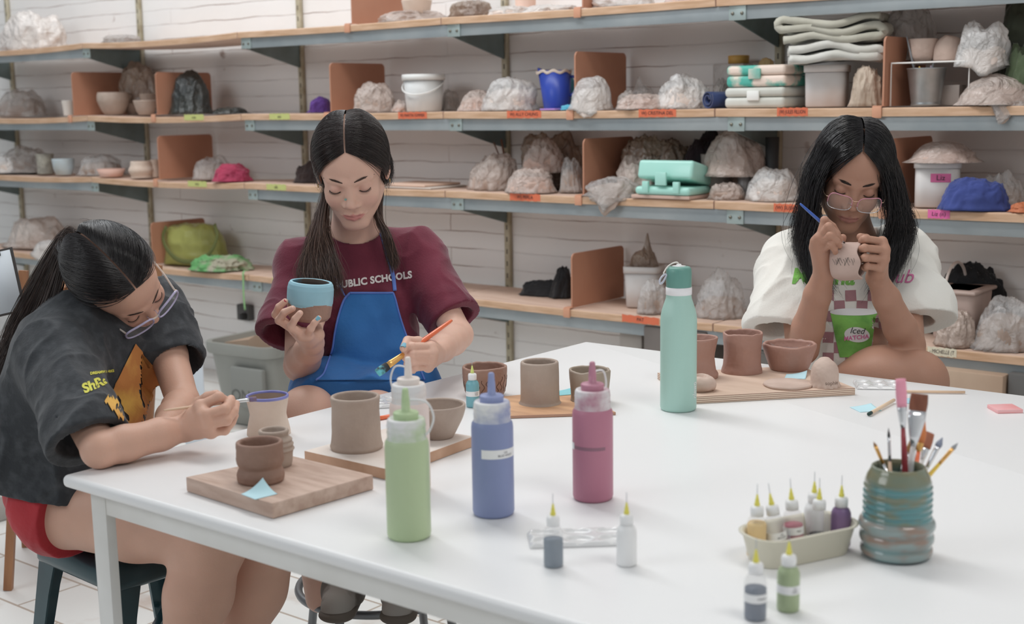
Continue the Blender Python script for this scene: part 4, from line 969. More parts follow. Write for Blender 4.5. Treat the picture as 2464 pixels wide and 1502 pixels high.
# white bucket
def bucket(x0, x1, yt, k, dy, mat, label, name='bucket', square=False, lid=True, handle=False, tapr=.8, lidm=None, up=0):
    p, W, H = place(x0, x1, yt, k, dy, up); t = thing(name, label, 'bucket', p, YAW*.5); R = W/2*.95; n = 8 if square else 48
    def sq(a, z, r):
        if not square: return (1, 0)
        c_ = (abs(cos(a))**7+abs(sin(a))**7)**(-1/7); return (c_*.9, 0)
    hb = H*(.88 if lid else 1)
    V, Fc = lathe([(0, 0), (R*tapr*.95, 0), (R*tapr, .004), (R*.97, hb), (R*.94, hb), (R*tapr*.95, .006), (0, .006)], 64, wob=sq); mk('body', V, Fc, mat, t)
    if lid:
        V, Fc = lathe([(R*.98, hb-.006), (R*1.03, hb-.006), (R*1.04, H*.99), (R*1.0, H), (R*.9, H-.002), (R*.86, H-.005), (0, H-.005)], 64, wob=sq); mk('lid', V, Fc, lidm or mat, t)
    if handle:
        a = np.linspace(-.35, pi+.35, 26); V, Fc = tube([(R*1.02*cos(q), -R*1.04*max(0, sin(q)), hb*.88-.35*R*max(0, sin(q))*1.6) for q in a], .0028, 8); mk('handle', V, Fc, lidm or mat, t)
    return t
BW = M('bucket_white', '#c9cbcb', .4, c2='#bcbab6', ns=5); BD = M('bucket_dusty', '#c6c2c0', .6, c2='#b3a298', ns=5, lo=.45, hi=.7)
bucket(968, 1074, 181, 1, .13, BW, 'round white plastic bucket with lid and handle on the second shelf', handle=True, tapr=.84, lidm=M('lid_white', '#d9d9d6', .4))
bag(1060, 1110, 215, 1, .25, 'g', 'translucent bag at the back right of the white bucket', D=.1)
bag(1094, 1205, 215, 1, .12, 'p', 'left part of a low plastic-wrapped clay slab left of the blue pitcher', lobes=.12, flat=2)
bag(1150, 1312, 186, 1, .11, 'w', 'big crumpled white plastic bag left of the blue pitcher', crease=.13)
# blue pitcher
p, W, H = place(1303, 1378, 172, 1, .13); t = thing('blue_pitcher', 'royal blue plastic pitcher with a spout and white splashes on the second shelf', 'pitcher', p, YAW*.6)
BLUEP = M('pitcher_blue', '#2440a8', .35, c2='#27459e', ns=4)
def spout(a, z, r):
    k = max(0, cos(a-pi))**9; return (1+.42*k*max(0, (z/H-.3))**1.3*1.3, .012*k*max(0, z/H-.8)*5)
V, Fc = lathe([(0, 0), (W*.40, 0), (W*.42, .004), (W*.47, H), (W*.445, H), (W*.40, .008), (0, .008)], 72, wob=spout); mk('body', V, Fc, BLUEP, t)
V, Fc = lathe([(W*.475, H*.93), (W*.485, H*.96), (W*.48, H*1.005), (W*.45, H*1.01), (W*.44, H*.95)], 60, wob=lambda a, z, r: (1+.01*sin(5*a)+(.42*max(0, cos(a-pi))**9), .004*sin(7*a))); mk('dried_slip', V, Fc, M('slip_pale', '#c9b9ab', .8), t)
V, Fc = tube(smoothpts([(W*.44, 0, H*.85), (W*.62, 0, H*.8), (W*.64, 0, H*.5), (W*.42, 0, H*.35)], 20), .005, 8); mk('handle', V, Fc, BLUEP, t)
bag(1340, 1392, 172, 1, .24, 'k', 'light blue cloth squeezed between pitcher and divider', 'blue_cloth', 'cloth', mat=CLOTH('cloth_cyan', '#4fb0cc', '#3a9ab8'), D=.08)
bag(1345, 1388, 252, 1, .06, 'k', 'small cyan rag at the foot of the blue pitcher', 'cyan_rag', 'cloth', mat=MATS['cloth_cyan'])
p, W, H = place(1306, 1352, 258, 1, .05); tagset(mk('purple_card', *rbox(-W/2, W/2, -.03, .03, 0, .006, .001), M('card_purple', '#a47cc8', .5), loc=p, crease=40), 'small flat lilac piece lying in front of the blue pitcher', 'card')
bag(1368, 1478, 184, 1, .035, 'w', 'round bulging white plastic bag hanging over the front of the second shelf', lobes=.1, crease=.07, flat=2.6, over=.03, D=.16)
bag(1474, 1545, 218, 1, .1, 'g', 'small grey plastic bag right of the round bulging one', )
bag(1502, 1590, 184, 1, .22, 'c', 'clear peaked bag with a pink scrap at the back of the second shelf', D=.12, peak=.5)
bag(1478, 1612, 226, 1, .06, 'p', 'low pinkish plastic-wrapped slab behind the orange tape', lobes=.2)
bag(1566, 1722, 176, 1, .12, 'w', 'large white crinkled bag left of the navy roll', crease=.14, fold=5)
# navy roll
p, W, H = place(1664, 1762, 219, 1, .08)
pr = []; tt = np.linspace(0, 4.2*pi, 70)
V = []; Fc = []; R0_ = H*.5
for i, a in enumerate(tt):
    r = R0_*(.25+.75*a/tt[-1]); 
    for y in np.linspace(0, .20, 8): V.append((r*cos(a)*1.15*(1+.04*sin(y*40)), y, R0_+r*sin(a)))
for i in range(69):
    for j in range(7): a = i*8+j; Fc.append((a, a+8, a+9, a+1))
o = mk('denim_roll', V, Fc, CLOTH('cloth_navy', '#2a3a66', '#223056'), loc=p+[0, -.03, 0], rot=(0, 0, YAW*.4-.75)); md = o.modifiers.new('s', 'SOLIDIFY'); md.thickness = .005
tagset(o, 'rolled navy blue cloth left of the two stacked plastic cases', 'cloth')
bag(1705, 1765, 188, 1, .2, 'g', 'tangle of pale green and white mesh behind the navy roll', 'mesh_tangle', 'netting', D=.1, crease=.25)
# two stacked cases
def case(x0, x1, yt, k, dy, dd, mat, label, up=0, latch=None, rz=.0, hfac=1, sp=.52):
    p, W, H = place(x0, x1, yt, k, dy, up); H *= hfac; t = thing('plastic_case', label, 'case', p, rz); W *= .9
    V, Fc = rbox(-W/2, W/2, -dd/2, dd/2, 0, H*sp, .012, 4); mk('base', V, Fc, mat, t, crease=50)
    V, Fc = rbox(-W/2, W/2, -dd/2, dd/2, H*sp+.001, H, .012, 4); mk('lid', V, Fc, mat, t, crease=50)
    V, Fc = rbox(-W*.1, W*.1, -dd/2-.007, -dd/2+.002, H*.36, H*.84, .002); mk('latch', V, Fc, latch or mat, t, crease=40)
    return t, p, W, H
CW = M('case_white', '#c9cac4', .5, c2='#b5b5ac', ns=6); CT = M('case_teal_worn', '#3fa595', .5, c2='#d9c5b7', ns=9, nd=6, lo=.48, hi=.56)
case(1758, 1934, 212, 1, .12, .19, CW, 'dusty white plastic case under the teal case on the second shelf', latch=M('latch_pale', '#dcdfd6', .4))
_, p, W, H = case(1760, 1934, 160, 1, .12, .18, CT, 'worn teal plastic case with clay smears, on top of the white case', up=.068, latch=M('latch_dusty', '#cdbfb2', .6, c2='#4ba898', ns=12))
# container with yellow lid, behind
p, W, H = place(1722, 1806, 156, 1, .27); t = thing('lidded_container', 'clear plastic container with a yellow lid behind the teal case', 'container', p)
V, Fc = rbox(-W/2, W/2, -.04, .04, 0, H, .006); mk('body', V, Fc, BG['c'], t, crease=40)
V, Fc = lathe([(0, H), (.036, H), (.037, H+.026), (.034, H+.028), (0, H+.028)], 36); mk('lid', V, Fc, M('lid_yellow', '#b98a32', .5), t, loc=(.02, 0, 0))
p, W, H = place(1815, 1869, 141, 1, .14, .125); V, Fc = blob(W, .04, max(H, .03), 5, lobes=.2, crease=.12); tagset(mk('clay_figure', V, Fc, M('figure_tan', '#a98352', .7), loc=p), 'small tan modelled figure lying on the teal case', 'figure')
# square white tub, towels on top
bucket(1930, 2048, 160, 1, .12, BD, 'square dusty white tub with lid right of the stacked cases', 'square_tub', square=True, tapr=.93)
TOW = CLOTH('towel_white', '#c9c8c2', '#b9b7ae')
def fold(W, D, H, layers, seed, wave=.02):
    """a folded towel: serpentine cross-section swept in depth"""
    pr = []; h = H/layers
    for l in range(layers):
        xs = np.linspace(-W/2, W/2, 22); xs = xs if l % 2 == 0 else xs[::-1]
        for x in xs: pr.append((x, h*(l+.5)+wave*sin(x*22+seed+l)*(.4+.6*l/layers)))
        if l < layers-1:
            e = xs[-1]; s_ = 1 if e > 0 else -1
            for a in np.linspace(-pi/2, pi/2, 7)[1:-1]: pr.append((e+s_*h*.6*cos(a), h*(l+1)+h*.5*sin(a)+wave*sin(e*22+seed+l+.5)*.7))
    pr = np.array(pr); n = len(pr); ny = 12; V = []; Fc = []
    for j in range(ny):
        y = -D/2+D*j/(ny-1); w = .006*sin(j*1.3+seed)
        for i, (x, z) in enumerate(pr): V.append((x+w+.004*sin(z*90+j), y, z+.004*sin(x*40+j*.9+seed)))
    for j in range(ny-1):
        for i in range(n-1): a = j*n+i; Fc.append((a, a+1, a+n+1, a+n))
    return V, Fc
def towel(x0, x1, yt, yb, k, dy, up, layers, mat, label, seed, name='folded_towel', th=.02, D=.2, wave=.014):
    p = onshelf((x0+x1)/2, k, dy); d = dep(p); W = (x1-x0)/F*d*.93; H = (yb-yt)/F*d; V, Fc = fold(W, D, H*.92, layers, seed, wave)
    o = mk(name, V, Fc, mat, loc=p+[0, 0, up], rot=(0, 0, .25)); md = o.modifiers.new('s', 'SOLIDIFY'); md.thickness = H*.92/layers*.86; md.offset = 0; return tagset(o, label, 'towel')
towel(1900, 2118, 120, 165, 1, .1, .142, 2, TOW, 'thick white folded towel lying on the square tub', 1, wave=.012)
towel(1888, 2128, 66, 128, 1, .1, .202, 3, CLOTH('towel_beige', '#b6b3a5', '#a5a293'), 'grey-beige folded cloth topmost on the square tub', 3, 'folded_cloth', .016, wave=.014)
bag(2040, 2128, 158, 1, .06, 'k', 'beige canvas cloth stuffed between square tub and divider', 'canvas_cloth', 'cloth', mat=CLOTH('cloth_canvas', '#b8a795', '#9c8a78'), crease=.2, lobes=.15, flat=3)
bag(2108, 2252, 14, 1, .22, 'c', 'clear plastic bag ballooning above the divider on the second shelf', up=.14, D=.14)
# wire rack with pots and metal bucket
p, W, H = place(2160, 2362, 153, 1, .12); t = thing('wire_rack', 'white wire shelf rack on the right of the second shelf', 'rack', p)
RK = M('rack_white', '#d9d6d2', .4); Wk = W*.93
for y in (-.09, .09): mk('side_frame', *tube([(-Wk/2, y, 0), (-Wk/2, y, H), (Wk/2, y, H), (Wk/2, y, 0)], .0028, 8), RK, t)
b = MB()
for x in np.linspace(-Wk/2+.01, Wk/2-.01, 12): b.add(*tube([(x, -.09, H), (x, .09, H)], .0015, 6))
tagset(b.obj('top_wires', RK, t), kind='stuff')
up = H+.004
lpot(2181, 2252, 97, 1, .12, [(.6, 0), (.85, .2), (.95, .6), (1, 1)], CLD, 'pale clay bowl standing left on the white wire rack', 'clay_bowl', 'bowl', up=up)
bag(2243, 2314, 88, 1, .12, 'd', 'dome-shaped pale clay piece on the white wire rack', 'clay_dome', 'pot', up=up, mat=CLD, lobes=.06, crease=.01, flat=2.4)
bag(2288, 2428, 52, 1, .08, 'w', 'loose white plastic bag draped over the right end of the wire rack', up=up-.02, peak=.12, lobes=.3, crease=.12, over=.03)
p, W, H = place(2178, 2276, 166, 1, .1); t = thing('metal_bucket', 'small galvanised metal bucket under the wire rack', 'bucket', p); R = W/2*.95
MG = M('galvanised', '#a9aeb0', .35, metal=.75, c2='#93999b', ns=14)
V, Fc = lathe([(0, 0), (R*.72, 0), (R*.76, .004), (R*.73, .008), (R*.74, .012), (R*.97, H-.004), (R*1.0, H-.003), (R*1.0, H), (R*.96, H), (R*.72, .014), (0, .014)], 56); mk('body', V, Fc, MG, t)
for i, (px_, py_, c_) in enumerate([(2182, 88, '#77797c'), (2258, 105, '#8a8c90'), (2212, 160, '#c9a83a'), (2240, 158, '#8f7f8f')]):
    a = onshelf(2215+8*i, 1, .1)+[0, 0, .02]; e = PD(px_, py_, dep(a)-.02); t2 = thing('modelling_tool', ['dark speckled tool', 'grey metal tool leaning right', 'short yellow-handled tool', 'short mauve tool'][i]+' standing in the galvanised bucket', 'tool', a)
    V, Fc = tube([(0, 0, 0), (e-a)*.6, e-a], [.003, .0035, .0025], 8); mk('shaft', V, Fc, M('tool_'+c_, c_, .4), t2)
p, W, H = place(2262, 2316, 206, 1, .16); tagset(mk('clay_block', *rbox(-W/2, W/2, -.03, .03, 0, H, .003), M('block_grey', '#a39a94', .8), loc=p, crease=40), 'small grey block beside the galvanised bucket', 'block')
bag(2298, 2500, 178, 1, .07, 'd', 'large clay slab bag on the right end of the second shelf', flat=2, lobes=.12, crease=.08, over=.0)
bag(2356, 2490, 254, 1, .02, 'c', 'crumpled clear plastic hanging over the edge at the right end', over=.055, D=.09)
OLV = CLOTH('cloth_olive', '#3d4334', '#2d3128')
bag(2378, 2540, -25, 1, .22, 'k', 'dark olive cloth heap at the top right of the second shelf', 'olive_cloth', 'cloth', mat=OLV, D=.2, crease=.12)
bag(2404, 2520, 105, 1, .12, 'k', 'green canvas cloth bunched below the dark olive heap', 'green_cloth', 'cloth', mat=CLOTH('cloth_green', '#4c5b3e', '#3a4730'), D=.14, crease=.12)
# ---------------- third shelf
bag(-20, 142, 350, 2, .14, 'g', 'grey translucent bag at the left end of the third shelf')
bag(-20, 50, 375, 2, .05, 'w', 'white crumpled bag at the very left front of the third shelf')
lpot(88, 132, 370, 2, .08, [(.9, 0), (.85, .3), (.9, .7), (1, 1)], M('cup_mottled', '#a39f92', .6, c2='#77736a', ns=22), 'mottled grey cup on the left of the third shelf', 'small_cup', 'cup')
lpot(127, 181, 382, 2, .06, [(.7, 0), (.9, .4), (1, 1)], M('cup_bluewhite', '#b9ccd6', .4, c2='#9a9a93', ns=5), 'small cup with light blue and white glaze next to the mottled grey cup', 'small_cup', 'cup')
bag(182, 310, 370, 2, .13, 'c', 'grey clear bag over a dark pot on the left of the third shelf')
p, W, H = place(235, 302, 407, 2, .04); tagset(mk('clay_plate', *lathe([(0, 0), (W*.38, 0), (W*.5, H), (W*.47, H), (W*.36, .004), (0, .004)], 40), M('plate_pink', '#cfa493', .7), loc=p), 'small pink clay plate on the front of the third shelf', 'plate')
lpot(310, 372, 388, 2, .07, [(.85, 0), (.8, .1), (1, .45), (.85, .75), (.82, 1)], CLP, 'pale angular clay pot left of the third-shelf divider', 'clay_pot', 'pot')
lpot(363, 386, 384, 2, .12, [(.85, 0), (.9, .4), (.8, .7), (1, 1)], CLP, 'narrow pale clay pot wedged against the third-shelf divider', 'clay_pot', 'pot')
bag(460, 566, 372, 2, .14, 'c', 'clear plastic bag behind the pink cloth on the third shelf')
bag(504, 617, 393, 2, .07, 'k', 'bright pink-red folded cloth on the third shelf', 'pink_cloth', 'cloth', mat=CLOTH('cloth_pink', '#a82e50', '#8c2343'), crease=.18)
bag(704, 800, 386, 2, .16, 'k', 'dark brown cloth on the third shelf behind the painting girl', 'brown_cloth', 'cloth', mat=CLOTH('cloth_brown', '#3a2c2a', '#2a2020'), crease=.16)
for q, (x0, x1, yt, up_, lb, cc) in enumerate([(925, 1110, 447, 0, 'wide thin pale board lying on the third shelf right of the painting girl', '#cdc3ba'), (932, 1092, 438, .007, 'round-edged plaster slab on top of the thin pale board', '#cfae99')]):
    p, W, H = place(x0, x1, yt, 2, .12, up_); tagset(mk('flat_board', *rbox(-W*.45, W*.45, -.11, .11, 0, .006+.003*q, .003), M('flat_'+cc, cc, .7), loc=p, crease=40), lb, 'board')
bag(1114, 1250, 368, 2, .12, 'd', 'dusty white bag over pots right of the flat slabs on the third shelf', skew=.25)
bag(1225, 1425, 312, 2, .25, 'b', 'tall brownish clear bag at the back of the third shelf', D=.12, flat=3)
bag(1245, 1372, 332, 2, .16, 'p', 'cream twisted bag heaped in the middle of the third shelf', up=.07, crease=.2, lobes=.3)
bag(1205, 1350, 405, 2, .06, 'p', 'pinkish wrapped slab pots behind the orange tape on the third shelf', lobes=.16)
bag(1342, 1408, 378, 2, .12, 'c', 'greyish upright bag left of the third-shelf divider', flat=3)
for i, (px_, py_) in enumerate([(1188, 343), (1206, 335)]):
    a = onshelf(1222, 2, .2)+[0, 0, .05]; e = PD(px_, py_, dep(a)); t2 = thing('wooden_tool', ['thin dark wooden tool leaning left above the dusty white bag', 'thicker wooden tool beside the thin dark one above the dusty white bag'][i], 'tool', a); V, Fc = tube([(0, 0, 0), e-a], .003+.001*i, 8); mk('shaft', V, Fc, M('tool_brown', '#6f4a38', .6), t2)
bag(1474, 1680, 322, 2, .24, 'b', 'stack of brown wrapped slabs right of the third-shelf divider', D=.14, flat=3.4, fold=6)
bag(1470, 1600, 372, 2, .13, 'd', 'wrapped slabs in dusty plastic behind the mint case', flat=3)
bag(1394, 1562, 424, 2, .04, 'c', 'clear plastic bag spilling over the shelf edge left of the mint case', over=.07, lobes=.25, crease=.14)
bag(1630, 1768, 306, 2, .26, 'k', 'black cloth with red piping at the back of the third shelf', 'black_cloth', 'cloth', D=.1, mat=CLOTH('cloth_black', '#1c1b1e', '#2c1a20'))
bag(1676, 1850, 312, 2, .16, 'd', 'large beige bag propped above clear jars on the third shelf', up=.075, flat=2.6, lobes=.2, crease=.1)
bucket(1682, 1770, 372, 2, .17, M('jar_clear', '#a39a93', .3, alpha=.7), 'cloudy clear jar under the large beige bag', 'clear_jar', lid=False)
bucket(1772, 1808, 390, 2, .13, M('jar_clear2', '#8d8a8a', .3, alpha=.75), 'narrow cloudy bottle beside the cloudy clear jar', 'clear_bottle', lid=False)
bucket(1838, 1874, 332, 2, .22, M('can_dark', '#35383a', .5), 'dark cylinder can at the back of the third shelf', 'dark_can', lid=False)
bag(1700, 1800, 438, 2, .08, 'd', 'flat plastic sheet between the mint case and the wrinkled bag', flat=4)
bag(1790, 1930, 402, 2, .1, 'w', 'wrinkled bag over a clay piece left of the girl in white', crease=.12, lobes=.2)
# mint case on a board
p, W, H = place(1525, 1702, 470, 2, .05); tagset(mk('plaster_bat', *rbox(-W*.46, W*.46, -.07, .07, 0, .012, .002), M('bat_dusty', '#c0a091', .8), loc=p, crease=40), 'small dusty board under the mint case', 'board')
t, p, W, H = case(1534, 1704, 395, 2, .05, .15, M('case_mint', '#98cfc2', .3, coat=.2), 'bright mint green plastic case, its lid ajar, on the third shelf', up=.013, sp=.30, hfac=.9)
ld = [o for o in t.children if o.name.startswith('lid')][0]; ld.rotation_euler = (-.22, .0, 0); ld.location = (0, .005, .012)
for sx in (-.28, .28): mk('hinge', *rbox(sx*W-.012, sx*W+.012, -.083, -.07, .008, H*.5, .002), MATS['case_mint'], t, crease=40)
p, W, H = place(1688, 1706, 425, 2, .12); tagset(mk('orange_lump', *blob(.05, .05, .03, 4), M('lump_orange', '#b8743f', .6), loc=p), 'orange-brown lump showing behind the open right side of the mint case', 'lump')
t = bucket(2192, 2316, 386, 2, .1, BD, 'white tub with dusty lid and a pink tape behind the girl in white', 'white_tub', square=True, tapr=.95)
bb = [o for o in t.children if o.name.startswith('body')][0]; c0 = np.array(t.location)+[0, 0, .09]; e = np.array([cos(YAW), sin(YAW), 0]); fx = np.array([sin(YAW), -cos(YAW), 0])
bvx = BVHTree.FromPolygons([tuple(Matrix.Rotation(t.rotation_euler.z, 3, 'Z')@v.co+Vector(t.location)) for v in bb.data.vertices], [tuple(q.vertices) for q in bb.data.polygons])
V, Fc = decal(rect2(.055, .026), bvx, c0+fx*.3-e*.012, e, [0, 0, 1], -fx, .001, .01)
tg = thing('pink_tape', 'pink tape label stuck on the white tub behind the girl in white', 'tape', c0); mk('strip', V, Fc, M('tape_pink', '#c85a8c', .5), tg, world=True, smooth=False)
tv, tf = textmesh('Liz', .022); V, Fc = decal((tv, tf), bvx, c0+fx*.3-e*.012, e, [0, 0, 1], -fx, .002, .01); mk('lettering', V, Fc, MATS['marker_ink'] if 'marker_ink' in MATS else M('marker_ink2', '#3a2b30', .6), tg, world=True, smooth=False)
bag(2172, 2364, 342, 2, .1, 'p', 'dusty sealed bag lying on the lid of the white tub', up=.135, lobes=.1, crease=.06, flat=2)
p, W, H = place(2250, 2444, 428, 2, .03)
bag(2250, 2444, 426, 2, .03, 'k', 'royal blue rolled cloth tied with a dark band on the third shelf', 'blue_roll', 'cloth', mat=CLOTH('cloth_royal', '#39488c', '#2c3972'), crease=.12, lobes=.14, flat=2.8, D=.12)
bag(2350, 2470, 408, 2, .16, 'c', 'clear bag behind the royal blue roll')
bag(2424, 2500, 487, 2, .02, 'k', 'orange piece at the right end of the third shelf', 'orange_piece', 'cloth', mat=M('piece_orange', '#b8673c', .6), D=.08)
# ---------------- bottom shelf
bag(-20, 220, 520, 3, .16, 'd', 'big dusty bag of clay at the left end of the bottom shelf', mat=bagmat('bag_creamy', '#cbbeb5', '#ae9a8e', .95), lobes=.25, crease=.12)
bag(70, 182, 578, 3, .03, 'w', 'white plastic bag hanging over the bottom shelf behind the girl in black', over=.09, D=.16)
LIME = M('lime_nylon', '#9a9a47', .35, c2='#86863a', ns=8, sheen=.2, bump=.25, bs=14)
lb_ = bag(378, 572, 536, 3, .17, 'k', 'shiny lime green fabric bag on the bottom shelf', 'lime_bag', 'bag', mat=LIME, flat=5, lobes=.08, crease=.07, skew=-.12)
pts = np.array([PY(x_, y_, SF+yy_) for x_, y_, yy_ in ((400, 545, .05), (392, 570, .045), (402, 600, .035), (430, 626, .025), (470, 628, .025), (505, 608, .035), (522, 570, .05), (516, 540, .07))])
V, Fc = tube(smoothpts(pts, 40), .011, 8, flat=.35, up=(0, 1, 0)); mk('dark_strap', np.array(V)-np.array(lb_.location), Fc, M('strap_olive', '#565a26', .7), lb_, rot=(0, 0, -YAW*.45))
o = [c for c in lb_.children][0]; o.rotation_euler = (0, 0, -YAW*.45)
bag(440, 622, 612, 3, .06, 'k', 'crumpled bright green and grey cloth in front of the lime bag', 'green_cloth', 'cloth', mat=M('cloth_kelly', '#5a9a58', .8, c2='#9a9580', ns=9, lo=.45, hi=.6), crease=.25, lobes=.3)
a = onshelf(586, 3, -.018)+[0, 0, .008]; t = thing('green_ribbon', 'narrow green ribbon hanging down from the green cloth', 'ribbon', a)
pts = np.array([(0, .03, .01), (0, 0, .004), (.001, -.004, -.04), (-.001, -.004, -.1), (.002, -.003, -.17)]); V, Fc = tube(smoothpts(pts, 24), .006, 8, flat=.15, up=(0, 1, 0)); mk('strip', V, Fc, M('ribbon_green', '#7fae70', .6), t)
bag(1240, 1385, 672, 3, .2, 'k', 'black strap lying toward the divider on the bottom shelf', 'black_strap', 'strap', mat=CLOTH('webbing_black', '#202124', '#2a2b2e'), D=.07, flat=3)
bag(1320, 1382, 638, 3, .2, 'k', 'black bag leaning on the left side of the bottom-shelf divider', 'black_bag', 'bag', mat=MATS['webbing_black'], skew=.3)
bucket(1500, 1600, 638, 3, .19, BD, 'dusty white bin under the tied brown bag', 'white_bin', square=True, tapr=.88)
bag(1508, 1592, 560, 3, .19, 'b', 'brown plastic bag tied at the top, standing on the dusty white bin', up=.128, peak=.9, lobes=.12)
bag(1530, 1612, 672, 3, .07, 'c', 'clear bag left of the water bottle on the bottom shelf')
bag(1665, 1800, 640, 3, .13, 'c', 'grey clear bag on the bottom shelf between bottle and girl in white', peak=.3)
bag(2236, 2436, 628, 3, .26, 'k', 'black backpack at the back of the bottom shelf', 'black_backpack', 'backpack', mat=CLOTH('nylon_black', '#17181b', '#222326'), D=.12, lobes=.12)
p, W, H = place(2246, 2374, 690, 3, .15); t = thing('plastic_basket', 'dusty pinkish plastic basket with a hoop handle', 'basket', p); BK = M('basket_pink', '#b39c92', .6, c2='#a08a80', ns=7)
V, Fc = rbox(-W*.42, W*.42, -.09, .09, 0, H, .02, 4); V = np.array(V); V[:, :2] *= (.86+.14*V[:, 2:3]/H); mk('body', V, Fc, BK, t, crease=50)
V, Fc = rbox(-W*.46, W*.46, -.1, .1, H-.012, H, .006, 3); mk('rim', V, Fc, BK, t, crease=50)
a = np.linspace(0, pi, 26); V, Fc = tube([(-.02, -.09*cos(q), H-.01+.085*sin(q)) for q in a], .0045, 8); mk('handle', V, Fc, M('handle_pale', '#cbbcb3', .5), t)
bag(2244, 2356, 742, 3, .05, 'p', 'dusty clay bag standing below the plastic basket', mat=bagmat('bag_clay', '#bba79a', '#a48f82', .97), lobes=.12)
bag(2332, 2500, 712, 3, .08, 'c', 'shiny clear bag with dark blue things at the right end of the bottom shelf', crease=.14)
# ---------------- tapes
OR, YL, PK, WH = '#d0643c', '#b3b766', '#d65c9a', '#cfc6ae'
tape(443, 490, 1, YL, 'rosa'); tape(648, 697, 1, YL, 'ana'); tape(958, 1027, 1, OR, 'W) MARTIN SOMMER'); tape(1220, 1302, 1, OR, 'W) ALLY CHUNG')
tape(1537, 1627, 1, OR, 'W) CRISTINA DEL'); tape(1870, 1944, 1, OR, '(W) JULES FILLION'); tape(452, 497, 2, YL, 'nico'); tape(641, 688, 2, YL, 'ella')
tape(1227, 1300, 2, OR, 'W) PERLA'); tape(1862, 1925, 2, OR, '(W) SUSAN'); tape(2233, 2286, 2, PK, 'Liz (n)'); tape(1497, 1586, 3, OR, 'PAT'); tape(2232, 2302, 3, WH, '- MICHELLE (T'); tape(655, 670, 3, YL, 'a')
# ================================================================== UNDER THE SHELF AND AROUND
def wbox(name, x0, x1, yt, base, mat, label, cat, D=.3, rot=0, H=None, open_=False):
    """box standing on the floor; base = pixel of the lowest front point"""
    p = PZ((x0+x1)/2, base, 0); d = dep(p); W = (x1-x0)/F*d; H = H or (base-yt)/F*d
    V, Fc = rbox(-W/2, W/2, 0, D, 0, H, .006); o = mk(name, V, Fc, mat, loc=p, rot=(0, 0, rot), crease=40); return tagset(o, label, cat), p, W, H
p = PZ(572, 1034, 0); d = dep(p); t = thing('storage_tote', 'grey plastic storage tote on the floor under the shelves', 'tote', p, YAW*.35-.15); Wt = .36; Ht = .36
TG = M('tote_grey', '#8f908a', .5, c2='#858680', ns=3)
rg = [rrect(.02, .01, .004, 0), rrect(Wt*.85, .36, .05, 0), rrect(Wt*.87, .38, .055, .01), rrect(Wt, .47, .06, Ht*.86), rrect(Wt+.03, .5, .065, Ht*.87), rrect(Wt+.04, .51, .07, Ht*.9), rrect(Wt+.04, .51, .07, Ht), rrect(Wt+.0, .47, .06, Ht), rrect(Wt-.03, .44, .05, Ht*.9), rrect(Wt*.85-.02, .34, .04, .02), rrect(.02, .01, .004, .02)]
V = [(q[0], q[1]+.25, q[2]) for r_ in rg for q in r_]; n = 28; Fc = []
for k in range(len(rg)-1):
    for i in range(n): j = (i+1) % n; Fc.append((k*n+i, k*n+j, (k+1)*n+j, (k+1)*n+i))
Fc.append(tuple(range(n-1, -1, -1))); mk('body', V, Fc, TG, t, crease=50)
mk('recess_panel', *rbox(-.02, .165, -.012, .015, .10, .27, .008), M('tote_panel', '#7c7d78', .5), t, crease=40)
tv, tf = textmesh('ONO', .07); mk('scrawl', [(x*1.0+.07, -.0135, y+.15) for x, y, _ in tv], tf, M('scrawl_ink', '#5b5b57', .6), t, smooth=False)
CB = M('cardboard', '#b39a83', .8, c2='#a68b74', ns=5)
pb = np.array(p)+[0, 0, .28]
V = np.array([(-.2, .12, .05), (-.01, .1, .085), (-.01, .3, .085), (-.2, .3, .05), (.16, .22, .2), (.16, .4, .2), (-.01, .1, .03), (-.2, .12, .01), (.16, .22, .03)])
o = mk('cardboard_flap', V, [(0, 1, 6, 7), (1, 4, 8, 6), (0, 3, 2, 1), (1, 2, 5, 4)], CB, loc=pb, rot=(0, 0, YAW*.35-.15), smooth=False); md = o.modifiers.new('s', 'SOLIDIFY'); md.thickness = .004
tagset(o, 'folded cardboard sticking out of the grey storage tote', 'cardboard')
o, p, W, H = wbox('cardboard_box', 655, 765, 832, 962, M('box_beige', '#c9ab92', .8, c2='#b8977a', ns=4), 'plain beige cardboard box between the tote and the painting girl', 'box', D=.3, rot=.25, H=.30)
def fbox(name, x0, x1, ytop, Y, mat, label, cat, D=.3):
    """box on the floor with its front face in the plane y = Y"""
    a = PY(x0, ytop, Y); c = PY(x1, ytop, Y); W = c[0]-a[0]; H = PY((x0+x1)/2, ytop, Y)[2]; p = np.array([(a[0]+c[0])/2, Y, 0])
    o = mk(name, *rbox(-W/2, W/2, 0, D, 0, H, .006), mat, loc=p, crease=40); return tagset(o, label, cat), p, W, H
o, p, W, H = fbox('cardboard_box', 2190, 2415, 893, 3.80, CB, 'cardboard produce box with a green printed logo under the right end of the shelves', 'box', D=.3)
tv, tf = textmesh('Standard', .06); GI = M('print_green', '#3f5f47', .7); mk('printed_word', [(x+W*.28, -.0015, y+H*.62) for x, y, _ in tv], tf, GI, o, smooth=False)
V, Fc = strip2([(.045*cos(a), .045*sin(a)) for a in np.linspace(0, pi, 20)], .011); V2, F2 = strip2([(.022*cos(a), .022*sin(a)) for a in np.linspace(0, pi, 16)], .01)
b = MB().add([(x-W*.06, -.0015, z+H*.6) for x, z, _ in V], Fc).add([(x-W*.06, -.0015, z+H*.6) for x, z, _ in V2], F2); b.obj('printed_arches', GI, o, smooth=False)
fbox('grey_bin', 2425, 2560, 905, 3.82, M('bin_dark', '#5b5957', .6), 'dark grey bin beside the produce box', 'bin')
